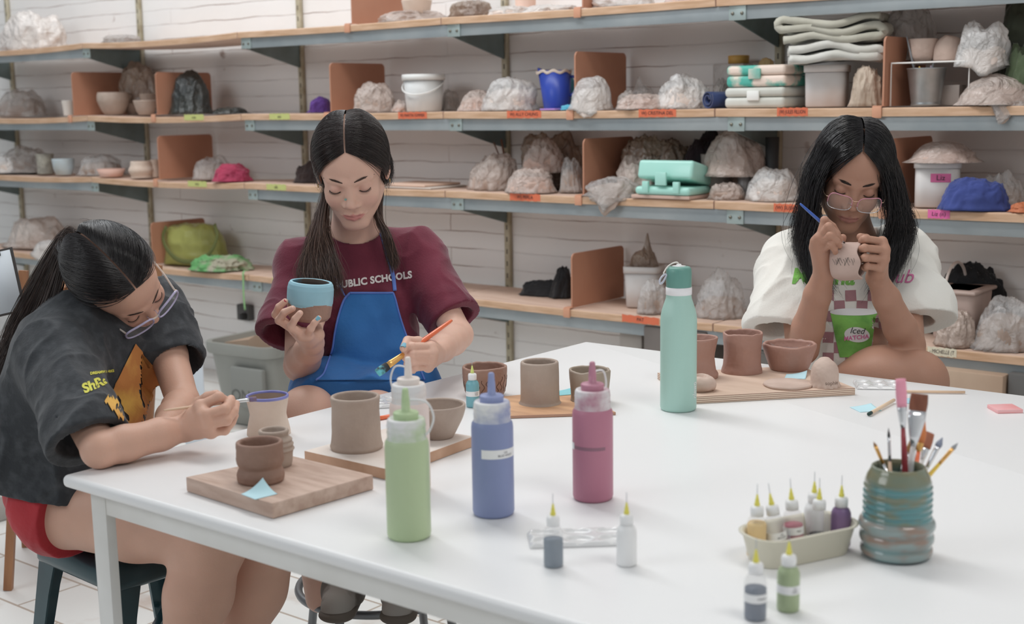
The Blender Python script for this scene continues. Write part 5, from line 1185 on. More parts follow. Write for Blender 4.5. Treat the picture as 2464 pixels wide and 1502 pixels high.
fbox('grey_cart', 1548, 1700, 792, 3.84, M('cart_dark', '#6a625d', .6, c2='#4f4945', ns=3), 'dark storage cart on the floor beyond the water bottle', 'cart')
fbox('dusty_panel', 1490, 1544, 790, 3.90, M('panel_dusty', '#b0a79f', .7), 'pale panel leaning left of the dark storage cart', 'panel', D=.05)
p = PY(587, 752, WALLY-.03); t = thing('wall_socket', 'dark double socket with a plug on the wall below the lime bag', 'socket', p); mk('plate', *rbox(-.045, .045, -.01, .028, -.04, .04, .006), M('socket_grey', '#4d4c4b', .5), t, crease=40); mk('plug', *rbox(.01, .035, -.04, -.01, -.03, .0, .004), M('plug_black', '#262626', .5), t, crease=40)
fbox('foam_board', 432, 483, 832, 2.95, M('sheet_white', '#c3cbd2', .6), 'narrow white board standing in front of the grey tote', 'board', D=.008)
# wooden chair with clipboard at the left
CH = M('chair_wood', '#a06f48', .5, c2='#8a5a38', ns=5, stretch=(6, 6, 1)); p = PZ(20, 1420, 0); t = thing('wooden_chair', 'wooden chair with a reddish seat at the left edge, behind the girl in black', 'chair', p+[0, 0, .001])
def leg_(a, b_, r=.016, nm='leg', m=CH):
    V, Fc = tube([np.array(a, float), np.array(b_, float)], r, 4); mk(nm, V, Fc, m, t, smooth=False)
u_ = np.array([.62, .78, 0])*.36; v_ = np.array([-.78, .62, 0])*.38
tp = PD(57, 652, 3.62)-p
leg_((0, 0, 0), tp, nm='back_post'); leg_(u_, tp+u_, nm='back_post'); leg_(v_, v_*.98+[0, 0, .43]); leg_(u_+v_, (u_+v_)*.98+[0, 0, .43])
c4 = [(-u_*.05), u_*1.05, u_*1.05+v_*1.08, -u_*.05+v_*1.08]; V = [(*x[:2], z_) for z_ in (.42, .50) for x in c4]
mk('seat', V, [(3, 2, 1, 0), (4, 5, 6, 7), (0, 1, 5, 4), (1, 2, 6, 5), (2, 3, 7, 6), (3, 0, 4, 7)], M('seat_red', '#a04a34', .6), t, smooth=False)
for dz_ in (.05, .17): mk('back_rail', *tube([tp-[0, 0, dz_], tp+u_-[0, 0, dz_]], .017, 4), CH, t, smooth=False)
q = PD(2, 665, 3.0); t = thing('clipboard', 'clipboard with a white sheet leaning on the wooden chair', 'clipboard', q); Rc = np.stack([RV, -fwv, UV], 1)@rotm((0, 1, 0), -.22)
mk('board', *xf(rbox(-.07, .04, -.002, .002, -.09, .06, .001), R=Rc), M('clip_dark', '#3f3a38', .6), t); mk('paper', *xf(rbox(-.068, .034, .0022, .003, -.085, .055, 0), R=Rc), M('sheet_white', '#c3cbd2', .6), t); mk('clamp', *xf(rbox(-.01, .012, .002, .008, .045, .058, .002), R=Rc), M('clamp_dark', '#2f3a3a', .3, metal=.7), t)
# ================================================================== PEOPLE
def P3(t): return PD(*t)
def camframe(yaw=0, pitch=0, roll=0):
    """head axes as columns (person's right, forward, up); 0,0,0 looks straight at the camera"""
    B = np.stack([-RV, -fwv, UV], 1)
    return B@rotm((0, 1, 0), roll)@rotm((0, 0, 1), yaw)@rotm((1, 0, 0), -pitch)
class Head:
    def __init__(s, o, R, sc=1.): s.o = np.asarray(o, float); s.R = R; s.s = sc
    def w(s, p): return s.o+s.R@(np.asarray(p, float)*s.s)
    def W(s, P): return s.o+(np.asarray(P, float)*s.s)@s.R.T
    def loc(s, P): return ((np.asarray(P)-s.o)@s.R)/s.s
def add_head(S, h, nose=1., lips=1., jaw=1., lid=1., smile=.0, ear=1.):
    w, s = h.w, h.s
    def E(c, r, k=.012, op='u', Rl=None): S.ell(w(c), np.array(r)*s, h.R if Rl is None else h.R@Rl, k*s, op)
    def Cc(a, b, r1, r2=None, k=.01, op='u', **kw): S.cap(w(a), w(b), r1*s, (r1 if r2 is None else r2)*s, k*s, op, **kw)
    E((0, -.014, .034), (.0735, .092, .083)); E((0, .032, .034), (.062, .054, .058), .02); E((0, .034, -.03), (.058*jaw, .058, .062), .02)
    for q in (-1, 1):
        Cc((q*.049*jaw, .008, -.045), (q*.017, .066, -.092), .017, .0135, .02)
        E((q*.034, .064, -.026), (.021, .019, .022), .02)
        Cc((q*.012, .0835, .016), (q*.044, .068, .019), .007, .006, .014)
    E((0, .070, -.092), (.019, .0155, .0145), .02); E((0, .064, -.063), (.027, .024, .022), .018)
    for q in (-1, 1): E((q*.031, .0945, .001), (.0155, .011, .0095), .010, 's')
    for q in (-1, 1): E((q*.0305, .0745, -.0005), (.0135, .0125*lid, .0118), .0035)
    Cc((0, .084, .008), (0, .099, -.026), .0062, .0078, .012); E((0, .1015*(1+.02*(nose-1)), -.031), (.0098*nose, .0098, .0082), .008)
    for q in (-1, 1): E((q*.0118*nose, .0925, -.0345), (.0062*nose, .0085, .0062), .006)
    for q in (-1, 1): E((q*.0058*nose, .0985, -.0408), (.0032, .0045, .0026), .003, 's')
    Cc((0, .0965, -.045), (0, .0925, -.055), .0022, .0022, .006, 's')
    for q in (-1, 1):
        Cc((0, .0905, -.0605), (q*.014, .0870, -.0603), .0040*lips, .0036*lips, .004); Cc((q*.014, .0870, -.0603), (q*.0265, .0785, -.0618), .0036*lips, .0022, .004)
        Cc((0, .0890, -.0690), (q*.013, .0850, -.0680), .0052*lips, .0045*lips, .004); Cc((q*.013, .0850, -.0680), (q*.0245, .078, -.0638), .0045*lips, .0022, .004)
        Cc((0, .0957, -.0645), (q*.015, .0905, -.0640), .0013, .0012, .0022, 's'); Cc((q*.015, .0905, -.0640), (q*.0258, .0822, -.0622+smile), .0012, .0008, .002, 's')
    for q in (-1, 1):
        Re = rotm((0, 0, 1), q*.38)@rotm((0, 1, 0), q*-.12)
        E((q*.0755, -.006, -.002), (.0058, .0135*ear, .0235*ear), .005, 'u', Re); E((q*.0800, -.002, .001), (.0048, .0078, .0155), .004, 's', Re); E((q*.0738, .001, -.022), (.0045, .006, .007), .006)
def face_cols(V, h, base, lip, blush, extra=None):
    L = h.loc(V); base = np.array(hx(base)[:3]); lip = np.array(hx(lip)[:3]); bl = np.array(hx(blush)[:3])
    C_ = np.tile(base, (len(V), 1)); C_ = C_*(1+.05*fbm(V, 30, 3, 2))[:, None]
    def mixc(C_, c, m): return C_+(c-C_)*m[:, None]
    near = (L[:, 1] < .15) & (np.abs(L[:, 0]) < .09) & (L[:, 1] > .03) & (np.abs(L[:, 2]) < .12)
    for q in (-1, 1):
        d = np.sqrt(((L[:, 0]-q*.037)/.024)**2+((L[:, 1]-.075)/.03)**2+((L[:, 2]+.03)/.019)**2); C_ = mixc(C_, bl, np.clip(1-d, 0, 1)*.45*near)
        d = np.sqrt(((L[:, 0]-q*.031)/.018)**2+((L[:, 2]+.000)/.010)**2); C_ = mixc(C_, bl*.8, np.clip(1.2-d, 0, 1)*.35*near*(L[:, 1] < .15))
    d = np.sqrt((L[:, 0]/.014)**2+((L[:, 1]-.1)/.015)**2+((L[:, 2]+.032)/.012)**2); C_ = mixc(C_, bl, np.clip(1-d, 0, 1)*.5*(np.abs(L) < .16).all(1))
    x = np.abs(L[:, 0]); up = -.0570-.0045*(x/.027)**2+.0014*np.cos(x*400); lo_ = -.0745+.0125*(x/.027)**2.2
    near2 = (np.abs(L) < .16).all(1)
    m = near2 & (x < .0272) & (L[:, 2] < up) & (L[:, 2] > lo_) & (L[:, 1] > .072)
    e = np.clip(np.minimum(up-L[:, 2], L[:, 2]-lo_)/.0016, 0, 1)*m; C_ = mixc(C_, lip, e*.85)
    return C_
def brows(h, name, mat, parent, inner=.012, z=.0195, arch=.004, th=.0035, n=70, tail=.047, drop=.0, thick=1.15):
    V = []; Fc = []; b = MB(); rr = random.Random(3)
    for q in (-1, 1):
        for i in range(n):
            t = rr.random(); x = inner+(tail-inner)*t; wv = th*(.45+1.3*min(1, t*2.2)*(1-t)+.05)*rr.uniform(-1, 1)
            zz = z+arch*sin(min(1, t*1.25)*pi*.75)+wv-drop*t; y = .0935-.022*(x/.047)**2
            a = np.array([q*x, y, zz]); e = a+np.array([q*.006, -.0014*(1+t*2.2), .0022*(1-1.9*t)])
            b.add(*tube([h.w(a), h.w((a+e)/2+[0, .0003, 0]), h.w(e)], np.array([.00035, .0003, .00012])*h.s*thick, 4, caps=False))
    return b.obj(name, mat, parent, world=True)
def lashes(h, mat, parent, n=24, drop=-.0062, ln=.006, wing=0):
    b = MB()
    for q in (-1, 1):
        pts = []
        for i in range(n):
            t = i/(n-1)*2-1; x = q*.0305+q*t*.0138; z = drop+.0042*t*t+(.0015 if t > .6 else 0)*wing; y = .0745+.0128*sqrt(max(.02, 1-(t*.95)**2-(z/.0125)**2*.6))
            pts.append(np.array([x, y+.0006, z]))
            d = np.array([q*t*.35, 1, -.75-.2*t]); d /= np.linalg.norm(d); e = pts[-1]+d*ln*(.6+.5*max(0, t)); m = (pts[-1]+e)/2+[0, 0, -.0006]
            b.add(*tube([h.w(pts[-1]), h.w(m), h.w(e+[0, 0, .0008])], np.array([.00035, .00026, .0001])*h.s, 4, caps=False))
        b.add(*tube([h.w(p) for p in pts], .00065*h.s, 6))
    return b.obj('eyelashes', mat, parent, world=True)
def strands(paths, r, taper=(.7, 1, .25), seg=3, cols=None):
    """many hairs as thin tubes in one mesh; paths: array (n, m, 3)"""
    Pp = np.asarray(paths, float); n, m, _ = Pp.shape
    T = np.gradient(Pp, axis=1); T /= np.linalg.norm(T, axis=2)[:, :, None]+1e-9
    a = np.array([.3, .2, .93]); N1 = np.cross(T, a); N1 /= np.linalg.norm(N1, axis=2)[:, :, None]+1e-9; N2 = np.cross(T, N1)
    rad = np.interp(np.linspace(0, 1, m), [0, .4, 1], taper)[None, :]*np.broadcast_to(np.asarray(r), (n,))[:, None]
    V = np.stack([Pp+rad[:, :, None]*(N1*cos(2*pi*k/seg)+N2*sin(2*pi*k/seg)) for k in range(seg)], 2)
    idx = np.arange(n*m*seg).reshape(n, m, seg); F_ = []
    for k in range(seg):
        j = (k+1) % seg; F_.append(np.stack([idx[:, :-1, k], idx[:, :-1, j], idx[:, 1:, j], idx[:, 1:, k]], -1).reshape(-1, 4))
    V = V.reshape(-1, 3)
    cc = None if cols is None else np.repeat(np.asarray(cols), m*seg, axis=0)
    return V, np.concatenate(F_), cc
def resample(G, m):
    return np.array([smoothpts(g, m) for g in G])
def combed(h, gather, n=900, m=18, rad=(.0795, .0985, .0895), lift=.004, f0=.62, f1=3.75, seed=1, spread=.012, front=0, drop=0):
    """hair combed from a centre parting over the scalp to gather points (local), one per side"""
    rs = np.random.RandomState(seed); c = np.array([0, -.014, .034]); rad = np.array(rad); out = []; ts = np.linspace(0, 1, m)
    for i in range(n):
        q = -1 if i % 2 else 1; u = rs.rand(); ang = f0+(f1-f0)*u; jit = rs.normal(0, .02)
        d0 = np.array([q*(.02+abs(rs.normal(0, .012))), cos(ang), sin(ang)]); d0 /= np.linalg.norm(d0)
        g = np.array(gather[0 if q < 0 else 1])+rs.normal(0, spread, 3)*[.5, 1, 1]; d1 = (g-c)/rad; L1 = np.linalg.norm(d1); d1 = d1/L1
        om = math.acos(np.clip(d0@d1, -1, 1)); lf = lift*(.8+.7*rs.rand()); P = []
        for t in ts:
            d = (sin((1-t)*om)*d0+sin(t*om)*d1)/sin(om) if om > .02 else d0
            # bow outward so the strand hugs the side above the ear
            d = d+np.array([q*.22*sin(pi*t), front*sin(pi*t)*(1-u)**3, -drop*sin(pi*t)*(1-u)**3]); d /= np.linalg.norm(d)
            rr_ = 1+lf/.09*min(1, t*6)*(1 if t < .85 else 1)+(L1-1)*max(0, (t-.8)/.2); P.append(c+d*rad*rr_)
        out.append(P)
    return h.W(np.array(out).reshape(-1, 3)).reshape(n, m, 3)
def capsurf(h, gather, rad=(.0795, .0985, .0895), f0=.62, f1=3.75, nu=50, m=26, lift=.0, front=0, drop=0):
    c = np.array([0, -.014, .034]); rad = np.array(rad); V = []; Fc = []
    for q in (-1, 1):
        base = len(V); g = np.array(gather[0 if q < 0 else 1]); d1 = (g-c)/rad; L1 = np.linalg.norm(d1); d1 /= L1
        for i in range(nu):
            u = i/(nu-1); ang = f0+(f1-f0)*u; d0 = np.array([q*.022, cos(ang), sin(ang)]); d0 /= np.linalg.norm(d0); om = math.acos(np.clip(d0@d1, -1, 1))
            for j in range(m):
                t = j/(m-1); d = (sin((1-t)*om)*d0+sin(t*om)*d1)/sin(om) if om > .02 else d0
                d = d+np.array([q*.22*sin(pi*t), front*sin(pi*t)*(1-u)**3, -drop*sin(pi*t)*(1-u)**3]); d /= np.linalg.norm(d); rr_ = 1+lift*min(1, t*8)+(L1-1)*max(0, (t-.8)/.2)
                V.append(c+d*rad*rr_+.0004*sin(u*150))
        for i in range(nu-1):
            for j in range(m-1): a = base+i*m+j; Fc.append((a, a+1, a+m+1, a+m))
    return h.W(V), np.array(Fc)
def bundle(guides, n, m=22, seed=1, jit=.004, wave=0, wl=3, frizz=.0015):
    """fill between guide curves (each a list of world points) with n hairs"""
    G = resample(guides, m); rs = np.random.RandomState(seed); k = len(G); out = []
    for i in range(n):
        w = rs.dirichlet([.55]*k); P = np.tensordot(w, G, 1); ph = rs.rand()*6.3; t = np.linspace(0, 1, m)[:, None]
        off = rs.normal(0, jit, 3)*(.35+t*1.2); wv = np.concatenate([np.sin(t*wl*6.28+ph)*wave*t, np.cos(t*wl*5.1+ph)*wave*t, 0*t], 1)
        P = P+off+wv+rs.normal(0, frizz, 3)*np.sin(t*rs.uniform(2, 9)); ln = rs.uniform(.82, 1.0)
        out.append(smoothpts(P[:max(4, int(m*ln))], m))
    return np.array(out)
def hand(S, wr, mcp, fing, thumb, r=.0083, wrr=(.0195, .016), pk=.012, fk=.0028, tr=None, wn=None, radii=(1.08, .98, .9, .78), pal=.0105):
    """wr wrist; mcp[4] knuckles; fing[4][3] PIP, DIP, tip; thumb[4] CMC, MCP, IP, tip (all world)"""
    tr = tr or r*1.15
    for i, m in enumerate(mcp):
        S.cap(wr, m, wrr[1]*.92, pal, pk)
    for i in range(3): S.cap(mcp[i], mcp[i+1], pal, pal*.98, pk*.6)
    S.cap((wr+mcp[0])/2, (wr+mcp[3])/2, .0125, .0125, pk)
    S.cap(wr, thumb[0], wrr[1], .014, pk); S.cap(thumb[0], thumb[1], .0135, tr*1.05, pk*.7); S.cap(thumb[0], (wr+mcp[0]*2)/3, .0125, .0115, pk*.7)
    S.cap(thumb[1], thumb[2], tr*1.02, tr*.98, fk*1.5); S.cap(thumb[2], thumb[3], tr*1.0, tr*.82, .002)
    for i in range(4):
        ch = [mcp[i]]+list(fing[i]); sc = (1, 1.02, .98, .88)[i]
        for j in range(3):
            S.cap(ch[j], ch[j+1], r*radii[j]*sc, r*radii[j+1]*sc, fk if j == 0 else .0018)
        S.ell(ch[1], np.array([r, r, r])*1.03*sc, None, .003)
def arm(S, sh, el, wr, rs=(.040, .034, .031, .033, .028, .0215), k=.010, fd=None, wfl=.82):
    m1 = (sh+el)/2; S.cap(sh, m1, rs[0], rs[1], k); S.cap(m1, el, rs[1], rs[2], k)
    a = el+(wr-el)*.28; b = el+(wr-el)*.7; S.cap(el, a, rs[2], rs[3], k); S.cap(a, b, rs[3], rs[4], k); S.cap(b, wr, rs[4], rs[5], k, flat=wfl if fd is not None else None, fd=fd)
def nail(tip, dip, up, mat, parent, r=.0055, ln=.0095, name='fingernail'):
    """small curved nail on the back of a fingertip; up = direction the nail faces"""
    d = tip-dip; d /= np.linalg.norm(d); up = up-d*(up@d); up /= np.linalg.norm(up); sd = np.cross(d, up); V = []; Fc = []; nu, nv = 7, 7
    for i in range(nu):
        for j in range(nv):
            u = (i/(nu-1)*2-1); v = (j/(nv-1)*2-1); q = sqrt(max(0, 1-abs(v)**3*.35)); a = u*1.0*q
            V.append(tip-d*.001+d*v*ln/2+sd*sin(a)*r*.98+up*(cos(a)*r*1.13))
    for i in range(nu-1):
        for j in range(nv-1): a = i*nv+j; Fc.append((a, a+1, a+nv+1, a+nv))
    o = mk(name, V, Fc, mat, parent, world=True); md = o.modifiers.new('s', 'SOLIDIFY'); md.thickness = .0006; md.offset = 1; return o
SKIN = {}
def skinmat(name, rough=.48):
    return M(name, '#ffffff', rough, attr='Col', sss=.12, spec=.35, bump=.05, bs=260, bd=3)
HAIRM = M('hair', '#ffffff', .28, attr='Col', spec=.7)
def hairobj(parent, parts, base, name='hair', r=.0007, cap=None, var=.35, r2=None, seed=5, tapr=(.7, 1, .25)):
    """parts: list of (paths, colour) ; cap: (V,F) surface underneath"""
    VV = []; FF = []; CC = []; n = 0; rs = np.random.RandomState(seed)
    for P, c in parts:
        k = np.array(hx(c)[:3])[None, :]*(1+var*rs.uniform(-1, 1, len(P)))[:, None]
        V, Fq, cc = strands(P, r*rs.uniform(.7, 1.25, len(P)), tapr, cols=k); VV.append(V); FF.append(Fq+n); CC.append(cc); n += len(V)
    if cap is not None:
        for V, Fq in cap: VV.append(V); FF.append(np.asarray(Fq)+n); CC.append(np.tile(np.array(hx(base)[:3])*.7, (len(V), 1))); n += len(V)
    return mk(name, np.concatenate(VV), np.concatenate(FF), HAIRM, parent, world=True, cols=np.concatenate(CC))
def sleevecut(b, d, R):
    d = np.asarray(d, float)/np.linalg.norm(d)
    return lambda P: np.minimum((P-b)@d, R-np.linalg.norm((P-b)-np.outer((P-b)@d, d), axis=1))
def hemcut(p, n):
    n = np.asarray(n, float)/np.linalg.norm(n); return lambda P: (P-p)@n
def folds(amp, sc, seed, st=(1, 1, .45)):
    Rf = rotm((0, 1, 0), .6)@rotm((1, 0, 0), .4)
    def f(P):
        a = 1-np.abs(vnoise(P*np.array(st), sc, seed))*2; b = 1-np.abs(vnoise((P@Rf)*[1, 1, .25], sc*2.3, seed+5))*2; c = 1-np.abs(vnoise((P@Rf.T)*[.3, 1, 1], sc*3.1, seed+9))*2
        return -amp*((a*np.abs(a)-.15)+.45*(b*np.abs(b))+.22*c)
    return f
def glasses(h, parent, mtop, mlow, mtemple, rx=.0255, rz=.019, cx=.0325, y=.1085, z=-.004, sq=3., th=.0012, tilt=0, cat=0, wire=True, lens=None, ang=.06):
    t = bpy.data.objects.new('glasses', None); col.objects.link(t); t.parent = parent; off = root_off(parent)
    def rim(q, a):
        c_, s_ = cos(a), sin(a); x = rx*abs(c_)**(2/sq)*(1 if c_ > 0 else -1); zz = rz*abs(s_)**(2/sq)*(1 if s_ > 0 else -1)
        zz += cat*max(0, x/rx)*max(0, s_)*.006; yy = y-abs(cx+x)**2*2.6*1.0+zz*tilt
        return h.w((q*(cx+x), yy, z+zz))
    for q in (-1, 1):
        A = np.linspace(-.15, pi+.15, 30); mk('rim_upper', *tube([rim(q, a) for a in A], th*h.s, 8), mtop, t, world=True)
        A = np.linspace(pi+.15, 2*pi-.15, 30); mk('rim_lower', *tube([rim(q, a) for a in A], th*.8*h.s, 8), mlow, t, world=True)
        A = np.linspace(0, 2*pi, 36)[:-1]; c0 = np.mean([rim(q, a) for a in A], 0); V = [c0]+[rim(q, a) for a in A]
        mk('lens', V, [(0, i+1, (i+1) % 35+1) for i in range(35)], lens or M('lens_glass', '#f2eef4', .03, alpha=.10, spec=1.), t, world=True)
        e = rim(q, .25); hng = h.w((q*.0655, y-.0175, z+.008)); V, Fc = tube(smoothpts([e, hng, h.w((q*.074, .05, z+.010)), h.w((q*.078, .0, z+.012)), h.w((q*.078, -.015, z+.002))], 24), th*.9*h.s, 8); mk('temple', V, Fc, mtemple, t, world=True)
        V, Fc = tube([rim(q, pi)+0, h.w((q*.0105, .098, z-.005)), h.w((q*.0095, .094, z-.008))], .0007*h.s, 6); mk('nose_pad', V, Fc, mlow, t, world=True)
    V, Fc = tube(smoothpts([rim(-1, pi-.35), h.w((0, y+.001, z+.008)), rim(1, pi-.35)], 14), th*.9*h.s, 8); mk('bridge', V, Fc, mtemple, t, world=True)
    return t
# ------------------------------------------------------------------ girl in maroon at the left side of the table
g2 = thing('person', 'person in maroon t-shirt and blue apron holding up a light blue banded pot', 'person', P3((870, 990, 2.98)))
S = SDF(); h2 = Head(P3((847, 409, 2.86)), camframe(yaw=.0, pitch=.62, roll=.075), 1.0); add_head(S, h2, nose=1.12, lips=1.05, jaw=1.0, smile=.003, ear=.88)
nb = P3((852, 600, 2.96)); S.cap(h2.w((0, -.012, -.05)), nb, .047, .051, .02)
shL, shR = P3((1000, 614, 2.99)), P3((730, 642, 2.95))     # image right, image left
ch, bl, pv = P3((872, 735, 2.99)), P3((893, 855, 2.99)), P3((880, 965, 3.0))
S.cap(nb, ch, .052, .07, .05).cap(shL, shR, .044, .044, .03).cap(ch, bl, .085, .075, .04).cap(bl, pv, .078, .095, .04)
elR, wrR = P3((722, 880, 2.86)), P3((752, 826, 2.725)); elL, wrL = P3((1103, 806, 2.86)), P3((1046, 852, 2.665))
q = P3
# legs: knee beside the table edge, feet on the stool ring
kn1, an1 = P3((738, 996, 2.76)), P3((770, 1440, 2.92)); kn2, an2 = P3((905, 1010, 2.72)), P3((835, 1405, 2.80))
hpR, hpL = P3((820, 985, 3.02)), P3((925, 985, 2.98))
S.cap(pv, hpR, .09, .085, .04).cap(pv, hpL, .09, .085, .04).cap(hpR, kn1, .078, .050, .04).cap(hpL, kn2, .078, .052, .04)
S.cap(kn1, (kn1+an1)/2, .055, .048, .03).cap((kn1+an1)/2, an1, .048, .032, .03).cap(kn2, (kn2+an2)/2, .055, .048, .03).cap((kn2+an2)/2, an2, .048, .032, .03)
arm(S, shR, elR, wrR, rs=(.040, .036, .034, .036, .030, .022)); arm(S, shL, elL, wrL)
hR_m = [q((708, 793, 2.675)), q((716, 800, 2.655)), q((727, 806, 2.64)), q((741, 808, 2.64))]
hR_f = [[q((664, 757, 2.655)), q((671, 739, 2.645)), q((686, 726, 2.642))], [q((672, 771, 2.632)), q((684, 752, 2.620)), q((704, 743, 2.618))],
        [q((700, 787, 2.615)), q((710, 768, 2.605)), q((722, 754, 2.603))], [q((748, 791, 2.612)), q((757, 777, 2.606)), q((767, 766, 2.606))]]
hR_t = [q((762, 806, 2.70)), q((765, 790, 2.72)), q((770, 776, 2.735)), q((778, 762, 2.735))]
hand(S, wrR, hR_m, hR_f, hR_t, wrr=(.020, .018))
hL_m = [q((1037, 835, 2.615)), q((1041, 852, 2.61)), q((1038, 868, 2.615)), q((1030, 883, 2.625))]
hL_f = [[q((992, 834, 2.583)), q((975, 845, 2.588)), q((984, 855, 2.60))], [q((994, 852, 2.580)), q((976, 861, 2.588)), q((988, 868, 2.60))],
        [q((996, 869, 2.585)), q((980, 876, 2.592)), q((990, 881, 2.605))], [q((1000, 885, 2.595)), q((986, 890, 2.60)), q((995, 893, 2.61))]]
hL_t = [q((1032, 833, 2.64)), q((1006, 822, 2.612)), q((981, 820, 2.595)), q((971, 838, 2.572))]
hand(S, wrL, hL_m, hL_f, hL_t, wrr=(.020, .016))
V, Fc = S.mesh(.0019)
mk('body', V, Fc, skinmat('skin_fair'), g2, world=True, cols=face_cols(V, h2, '#cfa591', '#b9706c', '#c98a7e'))
BRW = M('brow_dark', '#2e221e', .6); brows(h2, 'eyebrows', M('brow_soft', '#4a372f', .7), g2, n=260, z=.0200, arch=.0042, th=.0022, thick=.6, tail=.050); lashes(h2, BRW, g2, ln=.0055, n=44)
# hair
ga = [(-.062, -.062, -.052), (.062, -.062, -.052)]; HC2 = '#241a18'
cmb = combed(h2, ga, 3800, 18, rad=(.0808, .1005, .0908), f0=.55, seed=2, front=.26, drop=-.34); cap_ = capsurf(h2, ga, rad=(.0808, .1005, .0908), f0=.55, front=.26, drop=-.34)
gl = h2.w(ga[1]); gr = h2.w(ga[0])
if toPx(gl)[0] > toPx(gr)[0]: gl, gr = gr, gl
def GP(*a): return [P3(x) for x in a]
left = [[gl]+GP((765, 520, 2.87), (742, 580, 2.83), (715, 650, 2.80), (712, 700, 2.80)), [gl]+GP((775, 530, 2.85), (772, 600, 2.80), (790, 670, 2.78), (812, 725, 2.78)),
        [gl]+GP((785, 535, 2.84), (805, 600, 2.79), (828, 660, 2.775), (838, 720, 2.78)), [gl]+GP((770, 530, 2.85), (755, 610, 2.80), (745, 680, 2.78), (790, 735, 2.78))]
right = [[gr]+GP((905, 510, 2.88), (922, 560, 2.86), (935, 610, 2.86), (946, 665, 2.86)), [gr]+GP((915, 520, 2.88), (935, 565, 2.87), (950, 620, 2.87), (955, 650, 2.87))]
B1 = bundle(left, 2200, 22, 3, .005, .004, 1.6); B2 = bundle(right, 650, 22, 4, .003, .003, 1.5)
wisp = np.concatenate([bundle(left, 60, 22, 9, .014, .006, 2, .004), bundle(right, 20, 22, 9, .008, .004, 2, .003)])
hairobj(g2, [(cmb, HC2), (B1, '#4d382f'), (B2, '#44312a'), (wisp, '#5f4638')], HC2, r=.00052, cap=[cap_])
for nm_, P_, q_ in (('earring', (.079, .000, -.033), 1), ('earring', (-.079, .000, -.033), -1)):
    V, Fc = torus(.0042, .0007, n=20, m=6); mk(nm_, h2.W(np.array(V)@rotm((0, 1, 0), pi/2).T+np.array(P_)), Fc, M('ear_gold', '#c9a25a', .25, metal=.9), g2, world=True)
# star sticker on the nose side
st = [((.0042 if i % 2 == 0 else .0019)*sin(i*pi/6), (.0042 if i % 2 == 0 else .0019)*cos(i*pi/6)) for i in range(12)]
mk('star_sticker', h2.W([(x+.0105, .0975, y-.0165) for x, y in st]), [tuple(range(12))], M('sticker_teal', '#6fa6a0', .4), g2, world=True, smooth=False)
# t-shirt
MAR = M('tshirt_maroon', '#6e2438', .85, c2='#5f1c30', ns=14, sheen=.25, bump=.12, bs=220)
T = SDF(); T.cap(shL, shR, .050, .050, .05).cap(nb+[0, 0, -.01], ch, .06, .092, .05).cap(ch, bl, .108, .102, .05).cap(bl, pv+[0, 0, .02], .102, .108, .05)
T.cap(shL, nb, .05, .055, .04).cap(shR, nb, .05, .055, .04)
seL, seR = P3((1088, 762, 2.91)), P3((690, 800, 2.86)); T.cap(shL, seL, .049, .060, .03); T.cap(shR, seR, .049, .066, .03)
dL = seL-shL; dR = seR-shR; dL /= np.linalg.norm(dL); dR /= np.linalg.norm(dR)
T.cap(shL+dL*.10, seL+dL*.02, .030, .050, .0, 's'); T.cap(seL+dL*.02, seL+dL*.12, .050, .056, .0, 's'); T.cap(shR+dR*.10, seR+dR*.02, .030, .056, .0, 's'); T.cap(seR+dR*.02, seR+dR*.12, .056, .062, .0, 's')
T.cap(nb+[0, 0, .012], nb+(h2.w((0, -.012, -.05))-nb)*.9, .060, .064, .006, 's')
T.cuts = [sleevecut(seL+dL*.01, dL, .12), sleevecut(seR+dR*.01, dR, .12), hemcut(pv+[0, 0, -.03], (0, 0, -1))]
fd_ = folds(.0082, 8, 2, (1, 1, .6)); T.disp = lambda P: fd_(P)*np.clip((np.linalg.norm(P-nb, axis=1)-.07)/.07, 0, 1)
V, Fc = T.mesh(.0034, pad=.008); shirt2 = mk('t_shirt', V, Fc, MAR, g2, world=True)
bv2 = bvh_of(shirt2)
cax = h2.w((0, -.012, -.05))-nb; cax /= np.linalg.norm(cax); cu_ = np.cross(cax, fwv); cu_ /= np.linalg.norm(cu_); cv_ = np.cross(cax, cu_)
if cv_@fwv > 0: cv_ = -cv_
for kk, (rr_, hh_) in enumerate(((.0625, .010),)):
    ring_ = [nb+cax*(hh_+.004*cos(a_))+(cu_*sin(a_)*1.02+cv_*cos(a_))*rr_-[0, 0, .010*cos(a_)] for a_ in np.linspace(0, 2*pi, 60)]
    mk('collar', *tube(ring_, .0075, 10, caps=False, flat=.45, up=cax*.0+np.array([.01, .01, 1])), MAR, shirt2, world=True) if False else mk('collar', np.array(tube(ring_, .0062, 10, caps=False)[0])-root_off(g2), tube(ring_, .0062, 10, caps=False)[1], MAR, shirt2)
# printed words across the chest
tv, tf = textmesh('CITY PUBLIC SCHOOLS', .0205, spacing=1.05, bold=.0009); tv = np.array(tv)
o = P3((897, 675, 2.6)); ex = RV*1.0+UV*.145; ey = UV*1.0-RV*.1; ey = ey/np.linalg.norm(ey)
V, Fc = decal((tv, tf), bv2, o-np.array(ex)*.022, ex*.98, ey*1.05, P3((897, 675, 3))-P3((897, 675, 2.6)), .0012, .006); mk('shirt_lettering', V, Fc, M('print_white', '#d9d2cf', .7), g2, world=True, smooth=False)
